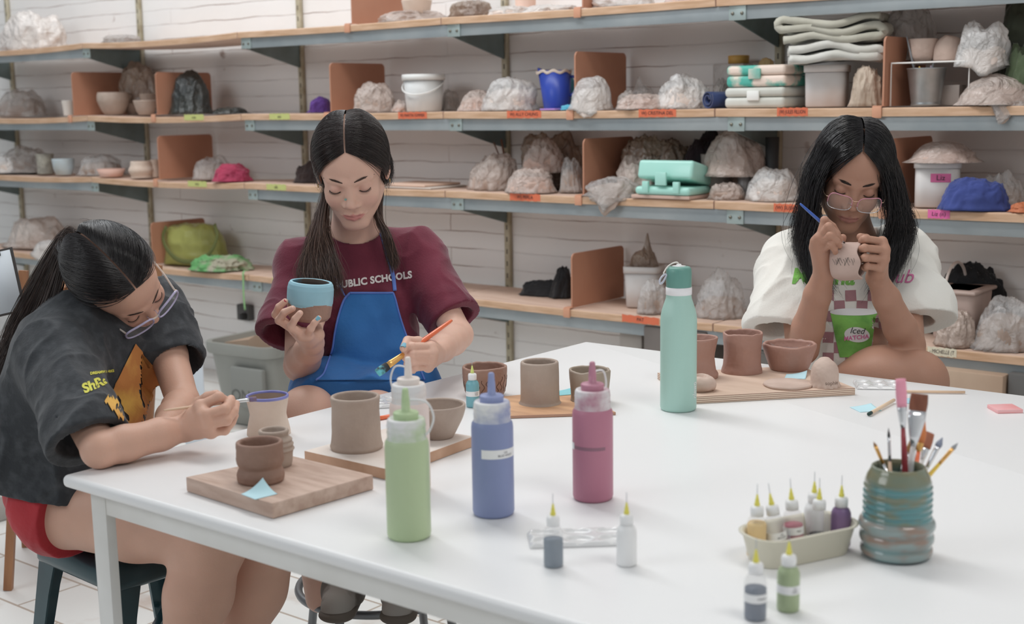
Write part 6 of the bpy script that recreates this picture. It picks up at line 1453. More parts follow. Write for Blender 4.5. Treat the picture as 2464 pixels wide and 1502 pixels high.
# apron: bib + neck straps + lap
APR = M('apron_blue', '#1f6fb5', .75, c2='#1b62a5', ns=6, sheen=.2, bump=.1, bs=120); APT = M('apron_trim', '#5a7ccb', .7)
body2 = SDF(); body2.p = T.p[:7]+[]
lap = SDF(); lap.cap(pv, hpR, .10, .098, .05).cap(pv, hpL, .10, .098, .05).cap(hpR, P3((775, 970, 2.83)), .092, .062, .05).cap(hpL, kn2, .092, .068, .05).cap(hpR, hpL, .10, .10, .05).cap(P3((800, 965, 2.86)), P3((900, 985, 2.80)), .06, .065, .06)
lap.cap(P3((770, 925, 2.90)), P3((1005, 925, 2.91)), .05, .05, .05); lap.disp = folds(.007, 9, 6, (1, 1, 1)); lap.cuts = [hemcut(P3((790, 975, 2.78)), P3((700, 1000, 2.6))-P3((850, 950, 2.95)))]
V, Fc = lap.mesh(.0038, pad=.01); lapo = mk('apron_skirt', V, Fc, APR, g2, world=True)
def px_poly(pts, d): return [P3((x, y, d)) for x, y in pts]
def projpatch(rows, d0, bvhs, off, mat, name, parent, th=.0018, nx=40, edge=None):
    """rows: [(y, xl, xr)...] in photo pixels of a cloth panel; laid on the surfaces below it"""
    R_ = smoothpts(rows, 46); V = []; ok = []; 
    for y, xl, xr in R_:
        for i in range(nx):
            x = xl+(xr-xl)*i/(nx-1); a = P3((x, y, d0)); dr = P3((x, y, d0+1))-a; dr /= np.linalg.norm(dr); best = None
            for b_ in bvhs:
                hh = b_.ray_cast(Vector(a), Vector(dr), 1.2)
                if hh[0] is not None and (best is None or hh[3] < best[0]): best = (hh[3], np.array(hh[0]), np.array(hh[1]))
            if best is None: V.append(a+dr*.4); ok.append(False)
            else: V.append(best[1]-dr*off); ok.append(True)
    V = np.array(V).reshape(46, nx, 3)
    for _ in range(3): V[1:-1, 1:-1] = V[1:-1, 1:-1]*.4+.15*(V[:-2, 1:-1]+V[2:, 1:-1]+V[1:-1, :-2]+V[1:-1, 2:])
    W_ = V.reshape(-1, 3)-fwv*0; Fc = [(j*nx+i, (j+1)*nx+i, (j+1)*nx+i+1, j*nx+i+1) for j in range(45) for i in range(nx-1) if ok[j*nx+i] and ok[(j+1)*nx+i+1] and ok[j*nx+i+1] and ok[(j+1)*nx+i]]
    o = mk(name, W_, Fc, mat, parent, world=True); md = o.modifiers.new('s', 'SOLIDIFY'); md.thickness = th; md.offset = 0
    if edge:
        b = MB()
        for E_ in (V[:, 0], V[:, -1], V[0]): b.add(*tube(E_-fwv*.0015, .0024, 6))
        mk('trim_edge', b.V, b.F, edge, o, world=False) if False else mk('trim_edge', np.array(b.V)-root_off(parent), b.F, edge, o)
    return o
bvl = bvh_of(lapo)
projpatch([(705, 842, 946), (722, 828, 952), (760, 815, 962), (800, 806, 975), (840, 800, 990), (870, 790, 1004), (900, 778, 1016), (915, 760, 1022)], 2.3, [bv2, bvl], .006, APR, 'apron_bib', g2, edge=APT)
def strap(pts, w, name='apron_strap', bvhs=None, off=.005, d0=2.3):
    P_ = []
    for x, y in smoothpts(pts, 26):
        a = P3((x, y, d0)); dr = P3((x, y, d0+1))-a; dr /= np.linalg.norm(dr); hh = bv2.ray_cast(Vector(a), Vector(dr), 1.2)
        P_.append(np.array(hh[0])-dr*off if hh[0] is not None else P_[-1] if P_ else a+dr*.6)
    V, Fc = tube(P_, w, 8, flat=.2, up=fwv); return mk(name, V, Fc, APT, g2, world=True)
strap([(770, 545), (785, 600), (800, 650), (830, 712)], .0045); strap([(917, 560), (932, 610), (945, 660), (950, 700)], .0045)
# nails
NT = M('nail_teal', '#6aa9bd', .3, coat=.4); NR = M('nail_red', '#b8303f', .3, coat=.4); NN = M('nail_bare', '#dcb3a6', .3)
nail(hR_f[0][2], hR_f[0][1], -fwv+UV*.2, NR, g2); nail(hR_f[1][2], hR_f[1][1], -fwv+UV*.2, NN, g2); nail(hR_f[2][2], hR_f[2][1], -fwv+UV*.2, NN, g2); nail(hR_f[3][2], hR_f[3][1], -fwv+UV*.2, NT, g2)
nail(hL_t[3], hL_t[2], -fwv-.2*RV, NT, g2, r=.0075, ln=.013)
# shoe on the ring
def shoe(toe, heel, up, parent, mats, L=.235, W=.042):
    d = toe-heel; d /= np.linalg.norm(d); up = up-d*(up@d); up /= np.linalg.norm(up); sd = np.cross(d, up); K = np.stack([d, sd, up], 1)
    def w_(p): return heel+K@np.array(p, float)
    A = SDF(); A.cap(w_((.03, 0, .045)), w_((.12, 0, .04)), .036, .04, .03).cap(w_((.12, 0, .035)), w_((L-.035, .004, .026)), .04, .032, .03).cap(w_((.03, 0, .06)), w_((.035, 0, .10)), .036, .036, .02)
    A.cap(w_((.03, 0, .08)), w_((.03, 0, .14)), .03, .03, .0, 's'); A.cuts = [hemcut(w_((0, 0, .012)), -K[:, 2])]
    V, Fc = A.mesh(.003); o = mk('shoe', V, Fc, mats[0], parent, world=True)
    B = SDF(); B.cap(w_((.03, 0, .010)), w_((L-.035, .003, .010)), .037, .038, .01, flat=.42, fd=K[:, 2]); V, Fc = B.mesh(.003); mk('shoe_sole', V, Fc, mats[1], parent, world=True)
    b = MB()
    for i in range(6): x = .085+i*.016; b.add(*tube(smoothpts([w_((x, -.022, .066-i*.004)), w_((x+.004, 0, .082-i*.0055)), w_((x, .022, .066-i*.004))], 8), .0028, 6))
    b.obj('shoe_laces', mats[2], parent, world=True)
SHM = (M('shoe_grey', '#8f8a84', .8, c2='#5d564f', ns=11, lo=.44, hi=.56), M('sole_dark', '#5a524a', .7), M('lace_pale', '#b5aea6', .7))
toe1, heel1 = P3((815, 1490, 2.66)), P3((845, 1425, 2.86)); shoe(toe1, heel1, np.array([0, 0, 1.])+.3*(heel1-toe1), g2, SHM)
shoe(toe1+np.array([.12, .05, 0]), heel1+np.array([.10, .07, 0]), np.array([0, 0, 1.]), g2, SHM)
# the pot she holds
cc = P3((746, 722, 2.672)); axis = UV*1.0-fwv*.22+RV*.09; axis /= np.linalg.norm(axis); u1 = np.cross(axis, fwv); u1 /= np.linalg.norm(u1); u2 = np.cross(axis, u1)
Rm_ = np.stack([u1, u2, axis], 1); Hc = .082; Wc = .094
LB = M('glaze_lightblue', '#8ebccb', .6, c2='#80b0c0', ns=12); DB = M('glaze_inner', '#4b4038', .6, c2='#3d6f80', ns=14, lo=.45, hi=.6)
prof = [(0, 0), (.34, 0), (.41, .03), (.455, .10), (.475, .28), (.485, .42), (.492, .45), (.497, .65), (.495, .80), (.475, .91), (.445, .965), (.41, .975), (.385, .95), (.375, .88), (.39, .6), (.38, .2), (.3, .12), (0, .11)]
pr = []
for k in range(len(prof)-1):
    for t_ in np.linspace(0, 1, 10)[:-1]: pr.append((prof[k][0]+(prof[k+1][0]-prof[k][0])*t_, prof[k][1]+(prof[k+1][1]-prof[k][1])*t_))
pr.append(prof[-1]); V, Fc = lathe([(r*Wc, z*Hc) for r, z in pr], 160, wob=lambda a, z, r: (1+.008*sin(2*a+1), .0015*sin(a)*z/Hc)); V = np.array(V)
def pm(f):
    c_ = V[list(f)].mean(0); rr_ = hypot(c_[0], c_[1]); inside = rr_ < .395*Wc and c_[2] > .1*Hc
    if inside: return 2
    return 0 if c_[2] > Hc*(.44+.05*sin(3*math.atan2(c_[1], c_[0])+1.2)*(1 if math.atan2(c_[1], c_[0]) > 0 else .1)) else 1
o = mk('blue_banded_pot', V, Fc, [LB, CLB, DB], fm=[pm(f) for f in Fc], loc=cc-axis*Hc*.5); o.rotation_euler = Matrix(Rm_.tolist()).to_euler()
tagset(o, 'clay pot with thick light blue glazed band held up by the apron wearer', 'pot')
brush(P3((1087, 771, 2.655)), P3((908, 898, 2.545)), 0, .0048, .052, .0068, .026, .0085, HO, GOLD, M('bristle_tealtip', '#2a2f33', .6, c2='#57b9c4', ns=30, lo=.5, hi=.6), 'orange-handled brush with gold ferrule held by the girl in the apron', flat=.4)
# stool under her: bar stool with a ring
sc_ = P3((905, 1075, 2.99)); t = thing('ring_stool', 'grey metal bar stool with a foot ring under the girl in the apron', 'stool', (sc_[0], sc_[1], 0)); SG = M('stool_grey', '#75787b', .35, metal=.6)
zs_ = float(pv[2]-.105); V, Fc = lathe([(0, zs_-.03), (.16, zs_-.03), (.165, zs_-.02), (.165, zs_-.005), (.15, zs_), (0, zs_)], 48); mk('seat', V, Fc, M('stool_seat', '#3e3f42', .6), t)
for k in range(4): a = YAW+pi/4+.35+k*pi/2; V, Fc = tube([(.13*cos(a), .13*sin(a), zs_-.03), (.21*cos(a), .21*sin(a), 0)], .0105, 12); mk('leg', V, Fc, SG, t)
V, Fc = torus(.188, .0095, .235, 72, 10); mk('foot_ring', V, Fc, SG, t)
# ------------------------------------------------------------------ girl in white beyond the far edge
g3 = thing('person', 'person with loose black hair and glasses in a white t-shirt, painting a small clay cup', 'person', P3((2050, 1000, 3.12)))
S = SDF(); h3 = Head(P3((2048, 424, 3.0)), camframe(yaw=-.06, pitch=.56, roll=-.13), 1.0); add_head(S, h3, nose=1.22, lips=1.1, jaw=1.0, ear=.9)
nb = P3((2050, 600, 3.10)); S.cap(h3.w((0, -.012, -.05)), nb, .047, .05, .02)
shL, shR = P3((2180, 618, 3.13)), P3((1905, 625, 3.13)); ch, bl, pv = P3((2045, 740, 3.12)), P3((2045, 850, 3.10)), P3((2040, 950, 3.12))
S.cap(nb, ch, .05, .07, .05).cap(shL, shR, .042, .042, .03).cap(ch, bl, .08, .075, .04).cap(bl, pv, .08, .1, .04)
elR, wrR = P3((1930, 838, 2.94)), P3((1984, 652, 2.815)); elL, wrL = P3((2185, 832, 2.92)), P3((2110, 668, 2.825))
# folded leg with the knee above the table edge, the other leg below
hpL, hpR = P3((2075, 955, 3.10)), P3((1985, 965, 3.12)); kn = P3((2206, 912, 2.885)); an = P3((2080, 1090, 2.93))
S.cap(pv, hpL, .095, .088, .04).cap(pv, hpR, .095, .088, .04).cap(hpL, P3((2120, 922, 2.95)), .084, .072, .03).cap(P3((2120, 922, 2.95)), kn, .072, .064, .03).cap(kn+[0, 0, -.02], an, .055, .04, .04)
S.cap(P3((1985, 985, 2.98)), P3((2120, 925, 2.93)), .074, .07, .05)
S.cap(hpR, P3((1965, 1010, 2.92)), .084, .06, .04).cap(P3((1965, 1010, 2.92)), P3((1990, 1300, 2.95)), .055, .036, .03)
arm(S, shR-[0, 0, .02], elR, wrR, rs=(.038, .034, .036, .035, .029, .0215)); arm(S, shL-[0, 0, .02], elL, wrL, rs=(.038, .034, .036, .035, .029, .0215))
hR_m = [q((1972, 572, 2.765)), q((1964, 582, 2.775)), q((1962, 596, 2.785)), q((1968, 610, 2.795))]
hR_f = [[q((1984, 530, 2.760)), q((2004, 545, 2.765)), q((2016, 562, 2.77))], [q((1994, 545, 2.745)), q((2012, 562, 2.75)), q((2022, 576, 2.76))],
        [q((1998, 566, 2.742)), q((2014, 580, 2.748)), q((2020, 592, 2.76))], [q((1998, 588, 2.748)), q((2008, 600, 2.755)), q((2012, 612, 2.768))]]
hR_t = [q((2000, 625, 2.80)), q((2014, 600, 2.80)), q((2022, 585, 2.795)), q((2028, 572, 2.79))]
hand(S, wrR, hR_m, hR_f, hR_t, wrr=(.020, .017))
hL_m = [q((2122, 582, 2.775)), q((2128, 602, 2.77)), q((2126, 624, 2.77)), q((2116, 644, 2.775))]
hL_f = [[q((2081, 575, 2.752)), q((2074, 580, 2.765)), q((2082, 588, 2.785))], [q((2080, 597, 2.745)), q((2071, 600, 2.758)), q((2078, 607, 2.78))],
        [q((2082, 620, 2.745)), q((2073, 622, 2.758)), q((2080, 628, 2.78))], [q((2086, 641, 2.752)), q((2078, 643, 2.762)), q((2084, 648, 2.78))]]
hL_t = [q((2112, 628, 2.80)), q((2100, 592, 2.80)), q((2084, 574, 2.785)), q((2070, 570, 2.77))]
hand(S, wrL, hL_m, hL_f, hL_t, wrr=(.020, .017))
V, Fc = S.mesh(.0019)
mk('body', V, Fc, skinmat('skin_tan'), g3, world=True, cols=face_cols(V, h3, '#a87c66', '#98625a', '#a86f5c'))
BR3 = M('brow_black', '#1c1412', .6); brows(h3, 'eyebrows', M('brow_dark3', '#2f221d', .7), g3, n=280, z=.0197, arch=.0032, th=.0028, thick=.7, tail=.051); lashes(h3, BR3, g3, ln=.0065, n=30)
glasses(h3, g3, M('frame_pink', '#c7879a', .3, metal=.3), M('frame_silver', '#c4c8cf', .2, metal=.8), M('frame_gold', '#cfae94', .25, metal=.8), rx=.0262, rz=.0185, cx=.0325, y=.113, z=-.016, tilt=.1, cat=1, th=.0011)
# loose hair
ga3 = [(-.084, .004, -.035), (.084, .004, -.035)]; K3 = '#171416'
RD3 = (.0835, .103, .096)
cmb = combed(h3, ga3, 3000, 18, rad=RD3, f0=.66, f1=3.9, seed=12, front=.20, drop=.02, spread=.02, lift=.007); cap_ = capsurf(h3, ga3, rad=RD3, f0=.66, f1=3.9, front=.20, drop=.02)
A_ = (2062, 300, 2.985); top = lambda *p: [P3(x) for x in p]
lft = [top((2052, 330, 2.905), (2012, 372, 2.90), (1976, 440, 2.915), (1964, 520, 2.93), (1958, 590, 2.93), (1975, 650, 2.91), (2005, 715, 2.895)),
       top((2050, 296, 2.96), (1996, 330, 2.95), (1955, 410, 2.96), (1938, 500, 2.98), (1925, 570, 3.0), (1945, 640, 3.0), (1990, 730, 2.93)),
       top((2045, 290, 3.04), (1985, 320, 3.04), (1944, 400, 3.03), (1928, 480, 3.04), (1905, 545, 3.07), (1890, 560, 3.10)),
       top((2050, 290, 3.0), (1990, 330, 2.99), (1950, 410, 3.0), (1950, 500, 3.0), (1960, 600, 3.0), (1995, 660, 2.96), (2015, 700, 2.93)),
       top((2048, 310, 2.94), (2000, 350, 2.93), (1962, 430, 2.94), (1950, 530, 2.96), (1940, 600, 2.97), (1960, 680, 2.97), (2000, 735, 2.91))]
rgt = [top((2066, 330, 2.905), (2100, 372, 2.90), (2128, 440, 2.915), (2140, 520, 2.93), (2130, 590, 2.95), (2110, 660, 2.93), (2085, 735, 2.92)),
       top((2070, 296, 2.96), (2118, 335, 2.95), (2150, 410, 2.96), (2170, 490, 2.98), (2185, 540, 3.0), (2172, 600, 3.0), (2150, 690, 2.98)),
       top((2075, 290, 3.04), (2125, 325, 3.04), (2158, 400, 3.03), (2178, 480, 3.04), (2196, 530, 3.05), (2185, 570, 3.05), (2150, 600, 3.04)),
       top((2070, 290, 3.0), (2120, 335, 2.99), (2148, 410, 3.0), (2160, 500, 3.0), (2160, 600, 3.0), (2135, 670, 2.97), (2095, 700, 2.94)),
       top((2068, 310, 2.94), (2110, 350, 2.93), (2140, 430, 2.94), (2155, 520, 2.96), (2160, 580, 2.98), (2140, 650, 2.96), (2130, 700, 2.95))]
B1 = bundle(lft, 3000, 30, 21, .005, .011, 1.6); B2 = bundle(rgt, 3000, 30, 22, .005, .011, 1.6)
wsp = np.concatenate([bundle(lft, 60, 30, 31, .014, .012, 1.5, .003), bundle(rgt, 60, 30, 32, .014, .012, 1.5, .003)])
hairobj(g3, [(cmb, K3), (B1, K3), (B2, K3), (wsp, '#221c1d')], K3, r=.0006, cap=[cap_])
# oversized white t-shirt
WHT = M('tshirt_white', '#dcd9d2', .85, c2='#d3cfc7', ns=5, sheen=.1, bump=.1, bs=200)
T = SDF(); T.cap(shL, shR, .052, .052, .05).cap(nb+[0, 0, -.015], ch, .06, .095, .05).cap(ch, bl, .115, .125, .05).cap(bl, pv+[0, 0, .03], .125, .12, .05).cap(shL, nb, .05, .054, .04).cap(shR, nb, .05, .054, .04)
seL, seR = P3((2212, 775, 3.00)), P3((1872, 797, 2.99)); T.cap(shL, seL, .052, .070, .05).cap(shR, seR, .052, .078, .05)
T.cap(shR, P3((1890, 760, 3.01)), .05, .070, .05); T.cap(shL, P3((2195, 745, 3.02)), .05, .07, .05)
dL = seL-shL; dR = seR-shR; dL /= np.linalg.norm(dL); dR /= np.linalg.norm(dR)
T.cap(shL+dL*.11, seL+dL*.12, .03, .064, .0, 's'); T.cap(shR+dR*.11, seR+dR*.12, .03, .070, .0, 's')
T.cap(nb+[0, 0, .02], nb+(h3.w((0, -.012, -.05))-nb)*.9, .058, .062, .004, 's')
T.cuts = [sleevecut(seL+dL*.0, dL*.6+np.array([0, 0, -.4]), .115), sleevecut(seR+dR*.0, dR*.6+np.array([0, 0, -.4]), .115), hemcut(pv+[0, 0, .0], (0, 0, -1))]
T.disp = folds(.0115, 6.5, 5, (1, 1, .55))
V, Fc = T.mesh(.0034, pad=.01); shirt3 = mk('t_shirt', V, Fc, WHT, g3, world=True); bv3 = bvh_of(shirt3)
def pdecal(VF, x, y, s, rot, mat, name, parent, bv, off=.0012, d0=2.5, maxlen=.008, z=0):
    """flat artwork in units of photo pixels (y up) laid on cloth around pixel x, y"""
    a = P3((x, y, d0)); h_ = bv.ray_cast(Vector(a), Vector((P3((x, y, d0+1))-a)/np.linalg.norm(P3((x, y, d0+1))-a)), 2)
    dd = dep(h_[0]) if h_[0] is not None else 3.0; k = dd/F*s; ex = (RV*cos(rot)+UV*sin(rot))*k; ey = (-RV*sin(rot)+UV*cos(rot))*k
    vd_ = P3((x, y, dd))-CAMP; vd_ /= np.linalg.norm(vd_); V, Fc = decal(VF, bv, P3((x, y, dd))-vd_*.35, ex, ey, vd_, off, maxlen/k)
    return mk(name, V, Fc, mat, parent, world=True, smooth=False)
GRN = M('print_green2', '#7cc04a', .7, c2='#5f9f3a', ns=20); PNK = M('print_pink', '#cf6a9c', .7); MVE = M('print_mauve', '#a3757c', .8); INK = M('print_ink', '#2c302b', .7)
tv, tf = textmesh('Matcha', 52, bold=1.5, shear=.15); pdecal((tv, tf), 1980, 668, 1, -.02, GRN, 'shirt_lettering', g3, bv3)
tv, tf = textmesh('Club', 46, shear=.35); pdecal((tv, tf), 2152, 668, 1, .02, PNK, 'shirt_lettering', g3, bv3)
for r_ in range(7):
    for c_ in range(6):
        if (r_+c_) % 2 == 0:
            e_ = [(-16, -16), (16, -16), (16, 16), (-16, 16)]; pdecal(poly2(e_), 1993+c_*27, 712+r_*25, .82, .06*sin(c_+r_), MVE, 'print_check', g3, bv3, .0009)
cup = [(-58, 48), (58, 48), (52, 38), (36, -58), (-34, -58), (-52, 38)]; pdecal(poly2(cup), 2055, 802, 1, .0, GRN, 'print_cup', g3, bv3, .0018)
pdecal(ell2(60, 9), 2055, 752, 1, 0, M('print_white2', '#e4e2dc', .7), 'print_lid', g3, bv3, .0024); pdecal(ell2(30, 18), 2062, 806, 1, -.1, MATS['print_white2'], 'print_badge', g3, bv3, .0026)
tv, tf = textmesh('Iced', 20, shear=.3); pdecal((tv, tf), 2062, 797, 1, -.05, INK, 'shirt_lettering', g3, bv3, .0034); tv, tf = textmesh('MATCHA', 14, shear=.1, bold=.4); pdecal((tv, tf), 2060, 813, 1, .1, PNK, 'shirt_lettering', g3, bv3, .0034)
# the little cup she paints, lying sideways
cc = P3((2034, 630, 2.788)); axis = RV*1.0+UV*.04-fwv*.38; axis /= np.linalg.norm(axis); u1 = np.cross(axis, UV); u1 /= np.linalg.norm(u1); u2 = np.cross(axis, u1); Rm_ = np.stack([u1, u2, axis], 1)
PK3 = M('clay_pinkgrey', '#b59c91', .75, c2='#a78d82', ns=9, bump=.12, bs=60)
P_ = smoothpts([(.5, 0), (.8, .06), (.97, .3), (1.0, .6), (.97, .85), (.98, 1)], 24); prof = [(0, 0)]+[(r*.041, z*.062) for r, z in P_]+[(.0385, .0635), (.0370, .062)]+[(r*.041-.0045, max(z*.062, .005)) for r, z in P_[::-1]]+[(0, .005)]
V, Fc = lathe(prof, 72, wob=lambda a, z, r: (1+.02*sin(3*a)+.012*sin(7*a+2), .0030*sin(5*a+1)*max(0, z-.03)/.03)); V = np.array(V)
o = mk('small_clay_cup', V, Fc, PK3, loc=cc-axis*.031); o.rotation_euler = Matrix(Rm_.tolist()).to_euler(); tagset(o, 'small pinkish clay cup held sideways by the girl in white, with scratched marks', 'cup')
ac_ = math.atan2(float(-fwv@u2), float(-fwv@u1)); b = MB()
for k in range(15):
    z0 = .012+.0028*k; 
    pts = [np.array([.0418*cos(a_), .0418*sin(a_), z0+.003*sin(7*a_+k)]) for a_ in np.linspace(ac_-.15+.05*sin(k*2), ac_+.15+.08*sin(k*3), 6)]; b.add(*tube(pts, .0004, 4))
tagset(b.obj('scratched_marks', M('scratch_dark', '#6b625c', .8), o), kind='stuff')
brush(P3((1925, 490, 2.765)), P3((2036, 588, 2.775)), 0, .0032, .018, .0018, .008, .0014, M('handle_blue', '#2452a8', .25, coat=.5), SIL, BDK, 'thin blue-handled brush held by the girl in white', shape='round')
# her stool (hidden behind the table)
sc_ = P3((2050, 1105, 3.10)); t = thing('wooden_stool', 'stool under the girl in white, hidden behind the table', 'stool', (sc_[0], sc_[1], 0)); zs_ = float(pv[2]-.118)
V, Fc = lathe([(0, zs_-.03), (.16, zs_-.03), (.165, zs_-.015), (.16, zs_), (0, zs_)], 40); mk('seat', V, Fc, CH, t)
for k in range(4): a = YAW+k*pi/2; V, Fc = tube([(.12*cos(a), .12*sin(a), zs_-.03), (.17*cos(a), .17*sin(a), 0)], .014, 10); mk('leg', V, Fc, CH, t)
# ------------------------------------------------------------------ girl in black at the near corner of the table
g1 = thing('person', 'person in washed black t-shirt and red shorts bending over a pale cup', 'person', P3((150, 1290, 2.6)))
S = SDF()
def R3(r, u, t): v = RV*r+UV*u-fwv*t; return v/np.linalg.norm(v)
xh = R3(-.74, -.585, .33); yh = R3(.66, -.69, .30); yh = yh-xh*(yh@xh); yh /= np.linalg.norm(yh); zh = np.cross(xh, yh)
yh, zh = yh*cos(.2)-zh*sin(.2), zh*cos(.2)+yh*sin(.2)
Rr_ = rotm(tuple(-fwv), .11); xh, yh, zh = Rr_@xh, Rr_@yh, Rr_@zh
h1 = Head(P3((283, 674, 2.50)), np.stack([xh, yh, zh], 1), .94); add_head(S, h1, nose=1.1, lips=1.0, jaw=.98)
nb = P3((208, 800, 2.53)); S.cap(h1.w((0, -.02, -.05)), nb, .047, .052, .02)
shN, shF = P3((138, 865, 2.41)), P3((374, 750, 2.68)); ch, bl, pv = P3((205, 935, 2.56)), P3((155, 1065, 2.62)), P3((155, 1165, 2.70))
S.cap(nb, ch, .052, .07, .05).cap(shN, shF, .046, .046, .03).cap(ch, bl, .085, .08, .05).cap(bl, pv, .085, .10, .05)
elN, wrN = P3((240, 1083, 2.15)), P3((447, 1030, 2.235)); elF, wrF = P3((440, 968, 2.52)), P3((400, 1020, 2.38))
# legs
hN, hF = P3((160, 1208, 2.60)), P3((205, 1200, 2.80)); kN, kF = P3((515, 1292, 2.42)), P3((650, 1285, 2.55)); aN, aF = P3((400, 1720, 2.50)), P3((530, 1690, 2.64))
S.cap(pv, hN, .095, .090, .03).cap(pv, hF, .095, .092, .03).cap(hN, (hN+kN)/2, .086, .080, .02).cap((hN+kN)/2, kN, .080, .060, .02).cap(hF, kF, .088, .060, .02)
for a_ in (aN, aF): S.cap(a_, a_+[.14, .02, -.05], .03, .026, .02)
for k_, a_ in ((kN, aN), (kF, aF)):
    m_ = k_+(a_-k_)*.32; S.cap(k_, m_, .060, .059, .03).cap(m_, k_+(a_-k_)*.75, .059, .038, .03).cap(k_+(a_-k_)*.75, a_, .036, .031, .02)
arm(S, shN, elN, wrN, rs=(.042, .036, .029, .030, .027, .0215)); arm(S, shF, elF, wrF, rs=(.040, .036, .031, .031, .028, .0215))
hN_m = [q((483, 978, 2.205)), q((492, 1000, 2.190)), q((500, 1021, 2.190)), q((508, 1040, 2.205))]
hN_f = [[q((527, 956, 2.205)), q((545, 966, 2.225)), q((552, 975, 2.245))], [q((540, 986, 2.195)), q((553, 970, 2.215)), q((556, 960, 2.235))],
        [q((545, 1012, 2.195)), q((563, 990, 2.215)), q((568, 972, 2.235))], [q((541, 1036, 2.210)), q((558, 1016, 2.225)), q((566, 1000, 2.24))]]
hN_t = [q((463, 1000, 2.25)), q((480, 970, 2.255)), q((500, 957, 2.245)), q((520, 950, 2.235))]
hand(S, wrN, hN_m, hN_f, hN_t, r=.0088, wrr=(.021, .017))
hF_m = [q((385, 1040, 2.33)), q((378, 1050, 2.32)), q((372, 1058, 2.31)), q((366, 1066, 2.30))]; hF_f = [[m+R3(-.6, -.6, .2)*d_ for d_ in (.03, .05, .065)] for m in hF_m]
hand(S, wrF, hF_m, hF_f, [wrF+R3(-.2, -.4, .8)*.02, wrF+R3(-.3, -.8, .8)*.045, wrF+R3(-.6, -.8, .8)*.065, wrF+R3(-.8, -.8, .8)*.08], r=.0085)
V, Fc = S.mesh(.0019)
mk('body', V, Fc, skinmat('skin_warm'), g1, world=True, cols=face_cols(V, h1, '#c69a84', '#b06c66', '#c98878'))
BR1 = M('brow_brown', '#2c201c', .6); brows(h1, 'eyebrows', BR1, g1, n=240, z=.0205, th=.0024, thick=.8); lashes(h1, BR1, g1, ln=.006)
CLF = M('frame_lilac', '#b9b4d6', .12, alpha=.75, spec=.9); glasses(h1, g1, CLF, CLF, M('temple_clear', '#d9cfc6', .15, alpha=.6), rx=.0305, rz=.022, cx=.0375, y=.112, z=-.004, th=.0022, lens=M('lens_glass', '#f2eef4', .03, alpha=.10, spec=1.))
for s_ in (-1, 1): V, Fc = lathe([(0, -.0022), (.0016, -.0014), (.0022, 0), (.0016, .0014), (0, .0022)], 12); mk('gold_hinge', h1.W(np.array(V)+[s_*.0665, .098, .004]), Fc, M('hinge_gold', '#c9a25a', .25, metal=.9), g1, world=True)
# combed back hair and ponytail
K1 = '#1d1819'; ga1 = [(-.028, -.104, .005), (.028, -.104, .005)]; RD1 = (.0805, .1, .0905)
cmb = combed(h1, ga1, 4200, 20, rad=RD1, f0=.60, f1=3.2, seed=41, front=.22, drop=.12, spread=.010, lift=.006); cap_ = capsurf(h1, ga1, rad=RD1, f0=.60, f1=3.2, front=.22, drop=.12)
# lower back hair from the nape up to the tie
c_ = np.array([0, -.014, .034]); nap = []
rs_ = np.random.RandomState(3)
for i in range(900):
    x = rs_.uniform(-1, 1); a0 = np.array([x*.95, -.35-.5*(1-abs(x)), -.62]); a0 /= np.linalg.norm(a0); d1 = np.array([0, -.95, -.30]); d1 /= np.linalg.norm(d1); om = math.acos(a0@d1)
    nap.append([c_+((sin((1-t)*om)*a0+sin(t*om)*d1)/sin(om))*np.array(RD1)*(1+.02*t) for t in np.linspace(0, 1, 20)])
nap = h1.W(np.array(nap).reshape(-1, 3)).reshape(900, 20, 3)
tie = h1.w((0, -.112, .0))
tp_ = toPx(tie); d_ = dep(tie)
tails = [[tie]+top((tp_[0]-30, tp_[1]-10, d_+.02), (85, 735, d_+.04), (40, 850, d_+.04), (15, 960, d_+.02), (25, 1045, d_)),
         [tie]+top((tp_[0]-25, tp_[1]+15, d_-.02), (120, 775, d_-.03), (70, 860, d_-.04), (45, 960, d_-.03), (58, 1040, d_-.02)),
         [tie]+top((tp_[0]-40, tp_[1]-25, d_+.03), (50, 720, d_+.06), (5, 840, d_+.06), (-15, 960, d_+.05), (-5, 1030, d_+.04)),
         [tie]+top((tp_[0]-20, tp_[1]+5, d_), (80, 800, d_), (20, 900, d_), (0, 980, d_), (30, 1050, d_))]
B1 = bundle(tails, 3200, 24, 51, .006, .006, 1.2); W1 = bundle(tails, 60, 24, 52, .016, .01, 1.5, .003)
hairobj(g1, [(cmb, K1), (nap, K1), (B1, '#33251f'), (W1, '#4a362c')], K1, r=.00055, cap=[cap_])
V, Fc = torus(.016, .005, n=28, m=8); mk('hair_tie', (np.array(V)@np.stack([np.cross(yh, [0, 0, 1.]), np.cross(yh, np.cross(yh, [0, 0, 1.])), yh], 0))+tie, Fc, M('tie_black', '#1a1a1d', .8), g1, world=True)
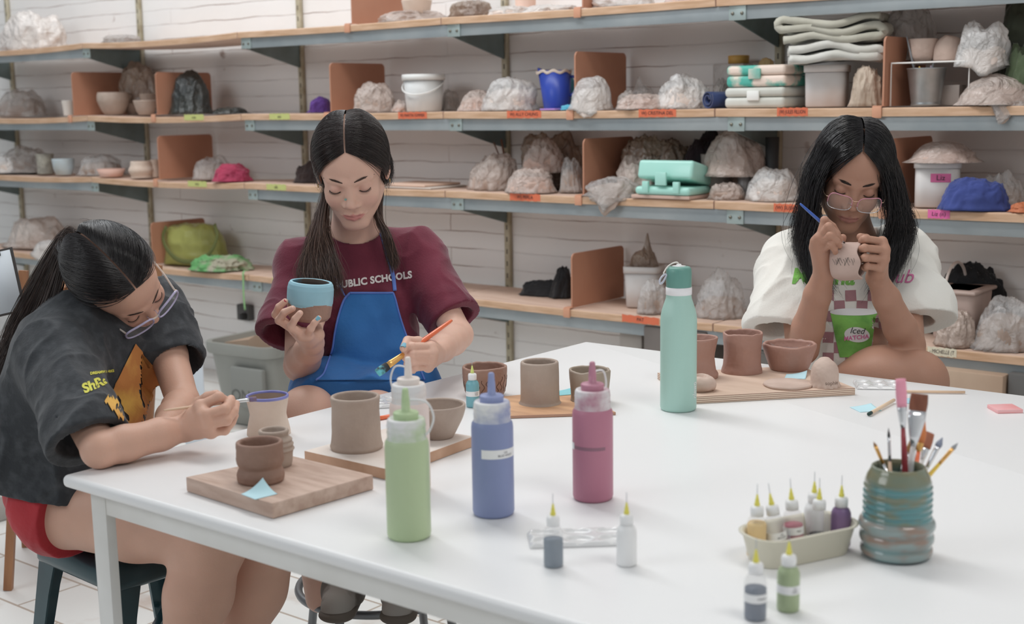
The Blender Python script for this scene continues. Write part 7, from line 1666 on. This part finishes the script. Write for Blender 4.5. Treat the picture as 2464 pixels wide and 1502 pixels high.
# black washed t-shirt
BLK = M('tshirt_black', '#2f3236', .88, c2='#45484c', ns=42, nd=6, lo=.45, hi=.75, sheen=.15, bump=.1, bs=220)
T = SDF(); T.cap(shN, shF, .056, .054, .05).cap(nb+[0, 0, -.01], ch, .062, .10, .05).cap(ch, bl, .122, .122, .06).cap(bl, pv+[0, 0, .0], .122, .128, .06).cap(pv, hN, .12, .112, .04).cap(pv, hF, .12, .115, .04).cap(shN, nb, .056, .058, .05).cap(shF, nb, .054, .056, .04)
T.cap(P3((165, 880, 2.52)), P3((125, 1060, 2.60)), .11, .12, .06)
seN = P3((212, 1062, 2.185)); seF = P3((424, 868, 2.60)); T.cap(shN, seN, .060, .066, .04).cap(shF, seF, .054, .056, .04)
dN = R3(.44, -.80, .42); dF = elF-shF; dF /= np.linalg.norm(dF)
T.cap(seN-dN*.02, seN+dN*.12, .056, .062, .0, 's'); T.cap(seF-dF*.04, seF+dF*.12, .046, .054, .0, 's'); T.cap(nb+[0, 0, .01], nb+(h1.w((0, -.02, -.05))-nb)*.9, .056, .06, .004, 's')
T.cuts = [sleevecut(seN+dN*.0, dN, .10), sleevecut(seF+dF*.01, dF, .085), hemcut(P3((95, 1185, 2.60)), UV*-1-RV*.12)]
T.disp = folds(.0115, 6.5, 8, (1, 1, .6))
V, Fc = T.mesh(.0034, pad=.01); shirt1 = mk('t_shirt', V, Fc, BLK, g1, world=True); bv1 = bvh_of(shirt1)
# red shorts
RS = M('shorts_red', '#b3202c', .8, c2='#a31c28', ns=9, sheen=.2, bump=.1, bs=90); T = SDF(); T.cap(pv, hN, .108, .102, .04).cap(pv, hF, .108, .102, .04).cap(hN, hN+(kN-hN)*.25, .100, .092, .03).cap(hF, hF+(kF-hF)*.25, .100, .092, .03)
dK = (kN-hN)/np.linalg.norm(kN-hN); T.cuts = [hemcut(hN+(kN-hN)*(.10), dK+np.array([0, 0, -.15])), hemcut(pv+[0, 0, .05], (0, 0, 1))]; T.disp = folds(.004, 9, 4); V, Fc = T.mesh(.0036, pad=.008); mk('shorts', V, Fc, RS, g1, world=True)
# print: lettering and a plain orange and gold abstract panel
YLW = M('print_yellow', '#c9c42f', .7); ORP = M('print_orange', '#b5722c', .75, c2='#d9a83a', ns=9, nd=6, lo=.42, hi=.6, stretch=(1, 1, 1))
tv, tf = textmesh('ShReK', 52, bold=2.2); pdecal((tv, tf), 240, 921, .60, .42, YLW, 'shirt_lettering', g1, bv1, d0=1.7)
tv, tf = textmesh('DREAMWORKS', 10, bold=.5); pdecal((tv, tf), 246, 896, .85, .15, YLW, 'shirt_lettering', g1, bv1, d0=1.7)
pan = [(-6, 118), (14, 92), (28, 60), (62, 42), (80, 10), (88, -30), (74, -80), (58, -120), (10, -118), (-40, -70), (-70, -20), (-58, 0), (-52, 22), (-30, 40), (-22, 70), (-2, 86)]
_V = np.array([v.co[:] for v in shirt1.data.vertices])+root_off(g1); _ax = seN+dN*.1-shN; _t = np.clip(((_V-shN)@_ax)/(_ax@_ax), 0, 1)
_ok = np.linalg.norm(_V-shN-_t[:, None]*_ax, axis=1) > .088; bv1t = BVHTree.FromPolygons([tuple(v) for v in _V], [tuple(p.vertices) for p in shirt1.data.polygons if all(_ok[i] for i in p.vertices)])
pdecal(poly2(pan), 330, 945, 1, 0, ORP, 'print_panel', g1, bv1t, .0026, d0=1.7, maxlen=.006)
brush(P3((394, 988, 2.205)), P3((617, 960, 2.262)), 0, .0026, .031, .0032, .010, .0042, HW, SIL, M('bristle_purple', '#6a5f8e', .6, c2='#8a6a4a', ns=50), 'pale wooden brush with silver ferrule held by the girl in black', flat=.5)
# teal metal stool
TS = M('stool_teal', '#24474f', .35, c2='#1d3a42', ns=5, metal=.25, coat=.3); sc_ = (-2.275, 1.56); zs_ = .452
t = thing('metal_stool', 'dark teal metal stool with splayed legs under the girl in black', 'stool', (sc_[0], sc_[1], 0), -.065); w0, w1 = .149, .19
V, Fc = rbox(-w0, w0, -w0, w0, zs_-.055, zs_, .02, 4); V = np.array(V); k_ = (zs_-V[:, 2])/.055; V[:, :2] *= (1+.05*k_)[:, None]; V[:, 2] -= .008*np.exp(-(V[:, 0]**2+V[:, 1]**2)/.008)*(V[:, 2] > zs_-.01); mk('seat', V, Fc, TS, t, crease=50)
for sx in (-1, 1):
    for sy in (-1, 1):
        a = np.array([sx*(w0-.004), sy*(w0-.004), zs_-.04]); b_ = np.array([sx*w1, sy*w1, 0]); V = []
        for p_, w_ in ((a, .062), (a+(b_-a)*.18, .05), (b_, .026)):
            V += [p_, p_-[sx*w_, 0, 0], p_-[sx*w_, -sy*.004, 0]+[0, -sy*.008, 0], p_-[sx*.008, sy*.008, 0], p_-[sx*.008, sy*w_, 0], p_-[0, sy*w_, 0]]
        Fc = [(r_*6+i, r_*6+(i+1) % 6, (r_+1)*6+(i+1) % 6, (r_+1)*6+i) for r_ in range(2) for i in range(6)]+[tuple(range(6)), tuple(range(12, 18))]
        mk('leg', V, Fc, TS, t, smooth=False)
for a, b_ in (((-1, -1), (1, 1)), ((-1, 1), (1, -1))):
    k_ = .55; w_ = w0+(w1-w0)*k_-.02; mk('cross_brace', *rbox(-w_*1.38, w_*1.38, -.010, .010, zs_*(1-k_), zs_*(1-k_)+.004, .001), TS, t, rot=(0, 0, math.atan2(b_[1]-a[1], b_[0]-a[0])), crease=40)
